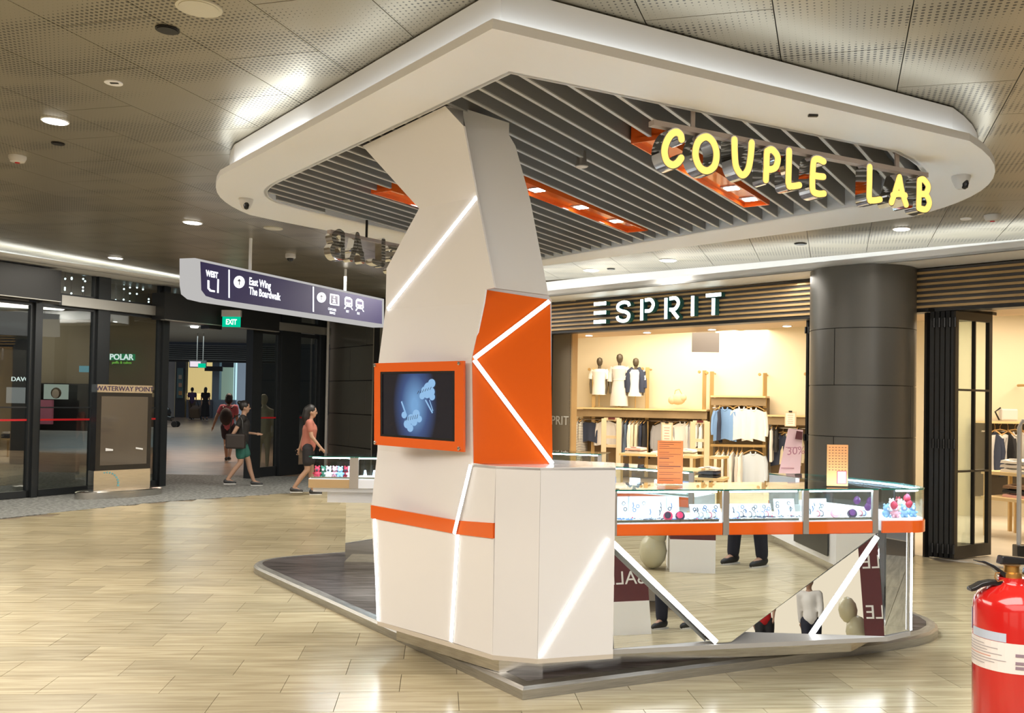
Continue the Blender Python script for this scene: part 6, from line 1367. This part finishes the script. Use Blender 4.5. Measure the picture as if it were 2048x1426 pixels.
hz = vz+.032; hb3 = MB().slab([Vector((EX-.035, EY-.013, hz)), Vector((EX+.04, EY-.013, hz)), Vector((EX+.045, EY-.013, hz+.016)), Vector((EX-.03, EY-.013, hz+.022))], (0, .026, 0)); hb3.obj('handle_body', black, fe, bevel=.004)
hp = lambda x, y: atY(x, y, EY-.0)
def strap(pts, w0, name):
    b = MB(); v = []
    for (x, y, tck) in pts:
        p = hp(x, y); tt = tck*EY/F
        v += [p+Vector((0, -w0, tt/2)), p+Vector((0, w0, tt/2)), p+Vector((0, w0, -tt/2)), p+Vector((0, -w0, -tt/2))]
    f = []
    for i in range(len(pts)-1):
        for k in range(4): a, c = 4*i+k, 4*i+(k+1) % 4; f.append((a, c, c+4, a+4))
    f += [(0, 1, 2, 3), tuple(4*(len(pts)-1)+k for k in (3, 2, 1, 0))]; b.add(v, f); return b.obj(name, black, fe, smooth=True, bevel=.002)
strap([(1950, 1121, 2), (1966, 1123, 5), (1984, 1132, 7), (2004, 1148, 12), (2020, 1157, 16), (2036, 1163, 14)], .012, 'upper_lever')
strap([(1938, 1178, 7), (1948, 1175, 9), (1960, 1168, 9), (1980, 1164, 9), (2004, 1166, 12), (2030, 1164, 10)], .013, 'carry_handle')
MB().tube([hp(2000, 1158)+Vector((0, -.016, 0)), hp(1988, 1160)+Vector((0, -.018, 0)), hp(1982, 1152)+Vector((0, -.018, 0)), hp(1984, 1143)+Vector((0, -.018, 0)), hp(1992, 1143)+Vector((0, -.018, 0))], .0014, 6).obj('safety_pin', brass, fe)
MB().box(hp(2023, 1160)+Vector((0, -.017, 0)), (.016, .004, .007)).obj('seal', mat('seal_green', (.05, .4, .12), .4), fe)
MB().tube([Vector((EX+.02, EY-.02, vz+.02)), Vector((EX+.07, EY-.03, vz+.01)), Vector((EX+.11, EY-.03, vz-.09)), Vector((EX+.105, EY-.02, zb0+.12))], .010, 8).obj('hose', black, fe, smooth=True)
def wrap(a0, a1, z0, z1, m, name, par, r=R_+.0006, zs=0.0):
    b = MB(); n = 12; vs = []
    for i in range(n+1):
        a = a0+(a1-a0)*i/n; s_ = zs*(i/n); vs += [(EX+r*math.cos(a), EY+r*math.sin(a), z0+s_), (EX+r*math.cos(a), EY+r*math.sin(a), z1+s_)]
    b.add(vs, [(2*i, 2*i+2, 2*i+3, 2*i+1) for i in range(n)]); return b.obj(name, m, par)
D_ = math.radians; lab = wrap(D_(-209), D_(-86), ze(1330), ze(1272), mat('label_white', (.72, .66, .62), .35), 'label', fe)
wrap(D_(-212), D_(-195), ze(1262), ze(1220), mat('label_blue', (.02, .04, .30), .3), 'label_blue', fe); wrap(D_(-190), D_(-125), ze(1271), ze(1254), mat('label_pale', (.45, .50, .60), .3), 'label_small', fe)
for i in range(8):
    z_ = ze(1280+i*5.5); wrap(D_(-200), D_(-200+40+(i*23 % 40)), z_-.0012, z_+.0004, mat('print_grey', (.33, .30, .31), .5) if i != 4 else mat('print_or', (.6, .2, .12), .5), 'print', lab, R_+.0012)
for i, y in enumerate((1294, 1309, 1318)): wrap(D_(-112), D_(-100), ze(y+3), ze(y-3), mat('print_dk', (.25, .18, .22), .5), 'print', lab, R_+.0012)
for i, y in enumerate((1364, 1375, 1385)): wrap(D_(-92), D_(-84), ze(y+3), ze(y-2), mat('mark_pale', (.75, .55, .42), .5), 'mark', fe, R_+.0008)
# ================================================================== COUNTER GOODS
ZI = ZG-.001
gid = [0]
def on_case(s, e, z=ZI): return K(s, e, z)
def tin(p, r, c1, c2, label, grp):
    t = thing('round_tin', p, label, 'tin', grp); M_ = Matrix.Rotation(PI/2-.25, 3, 'X') @ Matrix.Identity(3); c = Vector((0, 0, r))
    lpart(MB().lathe([(r, -.012), (r, .012)], c, 20, M_), 'tin_body', c1, t); lpart(MB().lathe([(r*.72, .012), (r*.70, .016)], c+Vector((-.003, 0, .004)), 18, M_), 'lid', c2, t)
dk = mat('tin_dark', (.02, .01, .03), .3); rd = mat('tin_red', (.55, .02, .08), .3); pur = mat('tin_purple', (.10, .02, .12), .3); pk2 = mat('toy_pink', (.75, .35, .42), .6); bl2 = mat('toy_blue', (.28, .48, .75), .6); wt2 = mat('toy_white', (.85, .85, .88), .7); rd2 = mat('toy_red', (.45, .02, .05), .6); cr2 = mat('toy_cream', (.75, .60, .45), .6)
def sOf(x, y, e=.08): 
    p = pl(x, y, KA-KN*e, KN); return (p-KA).dot(KD)
tin(on_case(sOf(1336, 1030), .08), .027, rd, dk, 'round red and black ring tin, left of the pair in the left bay', 'round tins in the glass counter')
tin(on_case(sOf(1360, 1030), .08), .027, dk, rd, 'round black tin with red lid, right of the pair in the left bay', 'round tins in the glass counter')
tin(on_case(sOf(1708, 1024), .10), .027, dk, pur, 'round dark tin standing in the right bay of the glass counter', 'round tins in the glass counter')
tin(on_case(sOf(1678, 1020), .12), .027, pk2, cr2, 'pale pink round tin in the right bay of the glass counter', 'round tins in the glass counter')
cardm = mat('card_white', (.86, .87, .88), .5); met = mat('trinket_silver', (.35, .37, .42), .25, .9); dkt = mat('trinket_dark', (.05, .05, .08), .4); blt = mat('trinket_blue', (.10, .18, .40), .3)
def jcard(s, e, w_, h_, lean, label, grp, nj=3):
    t = thing('jewellery_card', on_case(s, e), label, 'display card', grp, rz=math.atan2(KD.y, KD.x)); M_ = Matrix.Rotation(-lean, 3, 'X')
    lpart(MB().box(M_ @ Vector((0, 0, h_/2)), (w_, .004, h_), M=M_), 'card', cardm, t)
    for i in range(nj):
        c = M_ @ Vector((random.uniform(-.25, .25)*w_, -.005, h_*(.25+.55*(i+.5)/nj))); b = MB()
        if random.random() < .5: pts = [c+M_ @ Vector((.010*math.cos(a), 0, .010*math.sin(a))) for a in [q*PI/5 for q in range(11)]]; b.tube(pts, .002, 5)
        else: b.tube([c, c+M_ @ Vector((.004, 0, -.02)), c+M_ @ Vector((-.002, 0, -.035))], .0025, 5)
        lpart(b, 'trinket', random.choice((met, dkt, blt)), t)
    lpart(MB().box((0, .02, .002), (w_*.9, .05, .004)), 'foot', cardm, t)
for i, x in enumerate((1247, 1270, 1295, 1322, 1346)): jcard(sOf(x, 1000, .26), .26, .085, .125, .12, '%s white earring card leaning in the left bay' % ordn[i], 'white earring cards in the left bay', 2+(i % 2))
for i, x in enumerate((1560, 1580, 1625, 1645)): jcard(sOf(x, 1000, .30), .30, .075, .10, .2, '%s white charm card towards the right of the counter' % ordn[i], 'white charm cards further right', 3)
for i in range(34):
    s = ts[0]+.08+(ts[3]-ts[0]-.5)*((i*.618) % 1); e = .06+.13*((i*.37) % 1); p = on_case(s, e); t = thing('bracelet', p, 'small bracelet laid on the white counter floor', 'jewellery', 'bracelets laid out in the glass counter', rz=random.uniform(-.6, .6))
    a = random.uniform(.016, .030); ring_ = random.random() < .5
    if ring_: lpart(MB().tube([(a*math.cos(q*PI/6), a*.8*math.sin(q*PI/6), .004) for q in range(13)], .0028, 5), 'chain', random.choice((met, dkt, blt)), t)
    else: lpart(MB().tube([(-a, 0, .004), (-a*.3, .004, .006), (a*.3, -.004, .006), (a, 0, .004)], .0035, 5), 'chain', random.choice((met, dkt, blt)), t)
    lpart(MB().ball((a*.2, 0, .008), .005, 6), 'charm', random.choice((met, rd, cardm)), t)
def toy(p, c, c2, label, grp, k=1.0, rz=0.0):
    t = thing('plush_toy', p, label, 'toy', grp, rz=rz)
    b = MB().ball((0, 0, .022*k), .024*k, 10).ball((0, -.004, .055*k), .020*k, 10)
    for s in (-1, 1): b.ball((s*.012*k, 0, .074*k), .007*k, 6).ball((s*.024*k, -.008, .028*k), .008*k, 6).ball((s*.012*k, -.020*k, .008*k), .009*k, 6)
    lpart(b, 'plush_body', c, t, smooth=True); lpart(MB().ball((0, -.022*k, .052*k), .008*k, 6), 'muzzle', c2, t, smooth=True)
for i, (x, y, c, c2, nm) in enumerate(((1772, 1034, bl2, wt2, 'blue'), (1783, 1022, wt2, dkt, 'white'), (1790, 1035, pk2, wt2, 'pink'), (1808, 1034, bl2, wt2, 'pale blue'), (1800, 1023, cr2, wt2, 'cream'), (1812, 1026, wt2, dkt, 'snow white'), (1824, 1033, bl2, wt2, 'sky blue'), (1796, 1018, rd2, wt2, 'red'))):
    toy(fl(x, y, ZI), c, c2, '%s little plush toy, %s in the curved corner showcase' % (nm, ordn[i]), 'plush toys in the curved corner', 1.05, random.uniform(-.4, .4))
for i, x in enumerate((1392, 1412, 1432, 1468, 1490, 1512, 1534)): jcard(sOf(x, 1010, .30), .30, .070, .072, .35, '%s low sloping charm card, from the left bay into the middle bay' % ordn[i], 'low sloping charm cards', 3)
for i, x in enumerate((1400, 1425, 1480, 1505, 1530, 1640, 1672, 1725)):
    q = on_case(sOf(x, 1015, .20), .20); t = thing('bracelet_roll', q, '%s white velvet bracelet roll on the counter floor' % ordn[i], 'display stand', 'white bracelet rolls in the glass counter', rz=math.atan2(KD.y, KD.x)+.2)
    lpart(MB().tube([(-.035, 0, .016), (.035, 0, .016)], .015, 10), 'roll', cardm, t, smooth=True)
    for dx in (-.018, .012): lpart(MB().tube([(dx, .0175*math.cos(a), .016+.0175*math.sin(a)) for a in [k_*PI/5 for k_ in range(11)]], .0022, 5), 'bracelet_band', random.choice((dkt, blt, met, rd)), t)
for i, (x, z_, c) in enumerate(((1814, 1.02, rd2), (1818, .985, rd2), (1788, .975, rd2), (1714, .995, pur), (1740, .99, pur), (1736, .955, pur))):
    p = atY(x, 1000, 5.78 if x > 1760 else 5.84); p.z = z_; t = thing('charm_pouch', p, '%s red or purple pouch hanging in the corner showcases' % ordn[i], 'pouch', 'hanging pouches in the corner showcases')
    lpart(MB().lathe([(.006, .03), (.020, .016), (.024, 0), (.014, -.018), (.003, -.022)], seg=12, M=Matrix.Diagonal((1, .5, 1))), 'pouch_body', c, t, smooth=True); lpart(MB().tube([(0, 0, .03), (0, 0, ZT-.012-z_)], .0012, 4), 'cord', dkt, t)
for i, (x, c, c2) in enumerate(((634, rd2, dkt), (645, mat('toy_green', (.04, .16, .10), .6), wt2), (657, wt2, dkt), (668, pk2, wt2), (680, bl2, wt2), (691, rd2, dkt), (701, wt2, pk2))):
    q = Vector((atY(x, 950, 8.02).x, 8.03+.03*(i % 2), ZI)); toy(q, c, c2, '%s plush toy from the left in the left arm showcase' % ordn[i], 'plush toys in the left arm', 1.25)
rg = mat('ring_stand', (.8, .84, .92), .4)
for i in range(9):
    q = LM+(LE-LM)*((i+1)/10)-Vector((0, -.10, 0)); q = Vector((q.x, q.y, ZI)); t = thing('ring_stand', q, 'white ring display stand in the left arm case, %s from the left' % ordn[i], 'display stand', 'ring display stands in the left arm'); lpart(MB().lathe([(.022, 0), (.016, .03), (.008, .07)], seg=10), 'cone', rg, t, smooth=True); lpart(MB().tube([(.014*math.cos(a), .014*math.sin(a), .045) for a in [k_*PI/4 for k_ in range(9)]], .0022, 5), 'ring', met, t)
for C_, (p_, q_) in ((rear1, (Vector((.40, 7.55, 0)), Vector((1.356, 6.86, 0)))), (rear2, (Vector((-.25, 9.35, 0)), Vector((.88, 8.98, 0))))):
    nn_ = C_[4]
    for i in range(5):
        q = p_+(q_-p_)*((i+.7)/5.4)-nn_*.15; q.z = ZI; wh = 'middle' if C_ is rear1 else 'rear'
        t = thing('jewellery_box', q, '%s small white jewellery box in the %s inner case' % (ordn[i], wh), 'box', 'jewellery boxes in the %s case' % wh, rz=math.atan2((q_-p_).y, (q_-p_).x))
        lpart(MB().box((0, 0, .02), (.09, .07, .04)), 'box_base', cardm, t); lpart(MB().box((0, .04, .06), (.09, .01, .07)), 'lid', blt if i % 3 == 1 else cardm, t); lpart(MB().tube([(.02*math.cos(a), .0, .055+.015*math.sin(a)) for a in [k_*PI/5 for k_ in range(6)]], .003, 5), 'bangle', met, t)
# counter-top notices in acrylic holders
orp = mat('paper_orange', (.78, .20, .045), .5); ink = mat('ink_brown', (.10, .025, .02), .6); orl = mat('paper_light_orange', (.80, .34, .12), .5)
def notice(x0, x1, y0, y1, Y, label, pm):
    p0, p1 = atY(x0, y1, Y), atY(x1, y1, Y); ztp = atY(x0, y0, Y).z; c = (p0+p1)/2; c.z = ZT+.001; W_ = p1.x-p0.x; Hh = ztp-ZT
    t = thing('notice_holder', c, label, 'sign'); lpart(MB().box((0, 0, Hh/2), (W_, .003, Hh)), 'holder', glassm, t); lpart(MB().box((0, -.0035, Hh/2), (W_*.96, .0012, Hh*.97)), 'paper', pm, t); lpart(MB().box((0, .03, .003), (W_, .075, .004)), 'holder_foot', glassm, t); return t, W_, Hh
t, W_, Hh = notice(1313, 1366, 880, 968, 5.68, 'orange printed notice in an acrylic holder on the left of the glass counter', orp)
for i in range(20):
    if i in (4, 9, 14, 17): continue
    w1 = W_*(.82 if i % 3 == 0 else .55 if i % 3 == 1 else .38); zc = Hh*(.95-.045*i); lpart(MB().box((-W_*.42+w1/2, -.0045, zc), (w1, .0006, .0022 if i not in (8, 12) else .005)), 'print_line', ink, t)
t, W_, Hh = notice(1652, 1696, 888, 974, 5.74, 'light orange symbol chart in an acrylic holder near the curved corner', orl)
for r in range(9):
    for c in range(6): lpart(MB().box((-W_*.36+c*W_*.145, -.0045, Hh*(.92-.066*r)), (.010, .0006, .0035)), 'symbol', ink, t)
lpart(MB().box((W_*.20, -.0046, Hh*.22), (W_*.44, .0008, Hh*.30)), 'price_box_edge', rd, t); lpart(MB().box((W_*.20, -.0052, Hh*.22), (W_*.38, .0008, Hh*.27)), 'price_box', mat('pale_lilac', (.62, .60, .72), .5), t)
# ================================================================== BEHIND / BESIDE THE CAMERA (seen in the mirrors)
def vf(x, y, z=0.0):
    P = fl(x, y, z); return P-KN*(2*(P-KA).dot(KN))
def stand(p, q, label, zw=.31, zt2=1.5, txt=True):
    p, q = (p, q) if (q-p).length > 0 else (q, p); d = (q-p).normalized(); cdir = Vector((d.y, -d.x, 0)); tocam = KA+KD*.8-(p+q)/2
    if cdir.dot(tocam) < 0: p, q = q, p; d = -d; cdir = -cdir
    t = thing('sale_stand', (p+q)/2-cdir*.2, label, 'stand'); L_ = (q-p).length
    MB().slab([p, q, q+Zv*zw, p+Zv*zw], -cdir*.42).obj('white_base', whitep, t); MB().slab([p+Zv*zw, q+Zv*zw, q+Zv*zt2, p+Zv*zt2], -cdir*.42).obj('maroon_board', maroon, t)
    text_obj('SALE', 'lettering', whitep, (p+q)/2+cdir*.004+Zv*(zw+.16), d, Zv, L_*.42, t, .002, 'CENTER')
    text_obj('SALE', 'lettering', whitep, (p+q)/2+cdir*.004+Zv*(zw+.62), d, Zv, L_*.42, t, .002, 'CENTER')
stand(vf(1337, 1143), vf(1428, 1146), 'maroon and white SALE stand, centre of the ones mirrored in the counter')
stand(vf(1650, 1128), vf(1722, 1140), 'maroon and white SALE stand, farther right in the mirrored counter front')
p, q = vf(1535, 1084), vf(1668, 1152); 
wc = thing('white_counter', (p+q)/2, 'long white shop counter with a dark panel, seen mirrored in the counter base', 'counter'); dcn = (q-p).normalized(); ncn = Vector((dcn.y, -dcn.x, 0)); ncn = ncn if ncn.dot(KA-p) > 0 else -ncn
MB().slab([p+Zv*.10, q+Zv*.10, q+Zv*.95, p+Zv*.95], -ncn*.6).obj('counter_body', whitep, wc); MB().slab([p-ncn*.06, q-ncn*.06, q-ncn*.06+Zv*.10, p-ncn*.06+Zv*.10], -ncn*.5).obj('kick_plinth', steel, wc)
MB().slab([p+(q-p)*.45+ncn*.01+Zv*.16, p+(q-p)*.92+ncn*.01+Zv*.16, p+(q-p)*.92+ncn*.01+Zv*.80, p+(q-p)*.45+ncn*.01+Zv*.80], ncn*.01).obj('dark_panel', charcoal, wc)
lp = vf(1497, 1130); fa = math.atan2(-(KA.x-lp.x), (KA.y-lp.y))
person(lp, fa+.5, 1.72, 'person in dark trousers and black trainers beside the camera, mirrored in the counter', dict(knL=(-.12, .06, .48), anL=(-.16, .05, .075), knR=(.10, .0, .48), anR=(.10, -.05, .075)), CL['grey'], mat('trousers_navy', (.012, .014, .028), .8), botlen='long', shoe=mat('trainer_black', (.015, .015, .015), .6))
bp_ = vf(1303, 1136); t = thing('plastic_bag', bp_, 'crumpled pale plastic bag standing on the floor, mirrored in the counter', 'bag')
lpart(MB().ball((0, 0, .17), .15, 12, (.95, .8, 1.15)).ball((.03, .02, .36), .11, 10, (1, .8, 1.4)).ball((-.04, 0, .56), .09, 10, (1, .8, 1.4)), 'bag_body', mat('plastic_pale', (.50, .47, .33), .25), t, smooth=True)
for p, lb, tp, bt_, sl in ((Vector((3.45, -6.3, 0)), 'shopper in a red shirt far behind the camera, mirrored in the counter', mat('shirt_red', (.45, .01, .012), .8), mat('trousers_black', (.012, .012, .014), .8), 'short'), (Vector((4.15, -5.6, 0)), 'shopper in a white long-sleeved top far behind the camera, mirrored', CL['white'], mat('trousers_navy', (.012, .014, .028), .8), 'long')):
    person(p, math.atan2(-(KA.x-p.x), (KA.y-p.y)), 1.65, lb, dict(walk), tp, bt_, botlen='long', sleeve=sl, vox=.025)
# rest of the hall
hallw = mat('hall_wall', (.42, .37, .30), .6)
for i, (a, c) in enumerate((((-11.5, -7.2), (8.8, -7.2)), ((-11.5, -7.2), (-11.5, 10.6)), ((8.8, -7.2), (8.8, 4.6)))):
    struct(MB().slab([(a[0], a[1], 0), (c[0], c[1], 0), (c[0], c[1], 3.75), (a[0], a[1], 3.75)], (0, -.1, 0) if i == 0 else (.1*(1 if i == 2 else -1), 0, 0)).obj(('wall_rear', 'wall_hall', 'wall_far')[i], hallw))
for i, (x, wd_) in enumerate(((-8, 4), (-2.5, 4.5), (4, 5))):
    o = MB().box((x, -7.12, 1.35), (wd_, .06, 2.5)).obj('window_%d' % (20+i), emis('shop_window_glow', (1, .86, .66), .9)); struct(o)
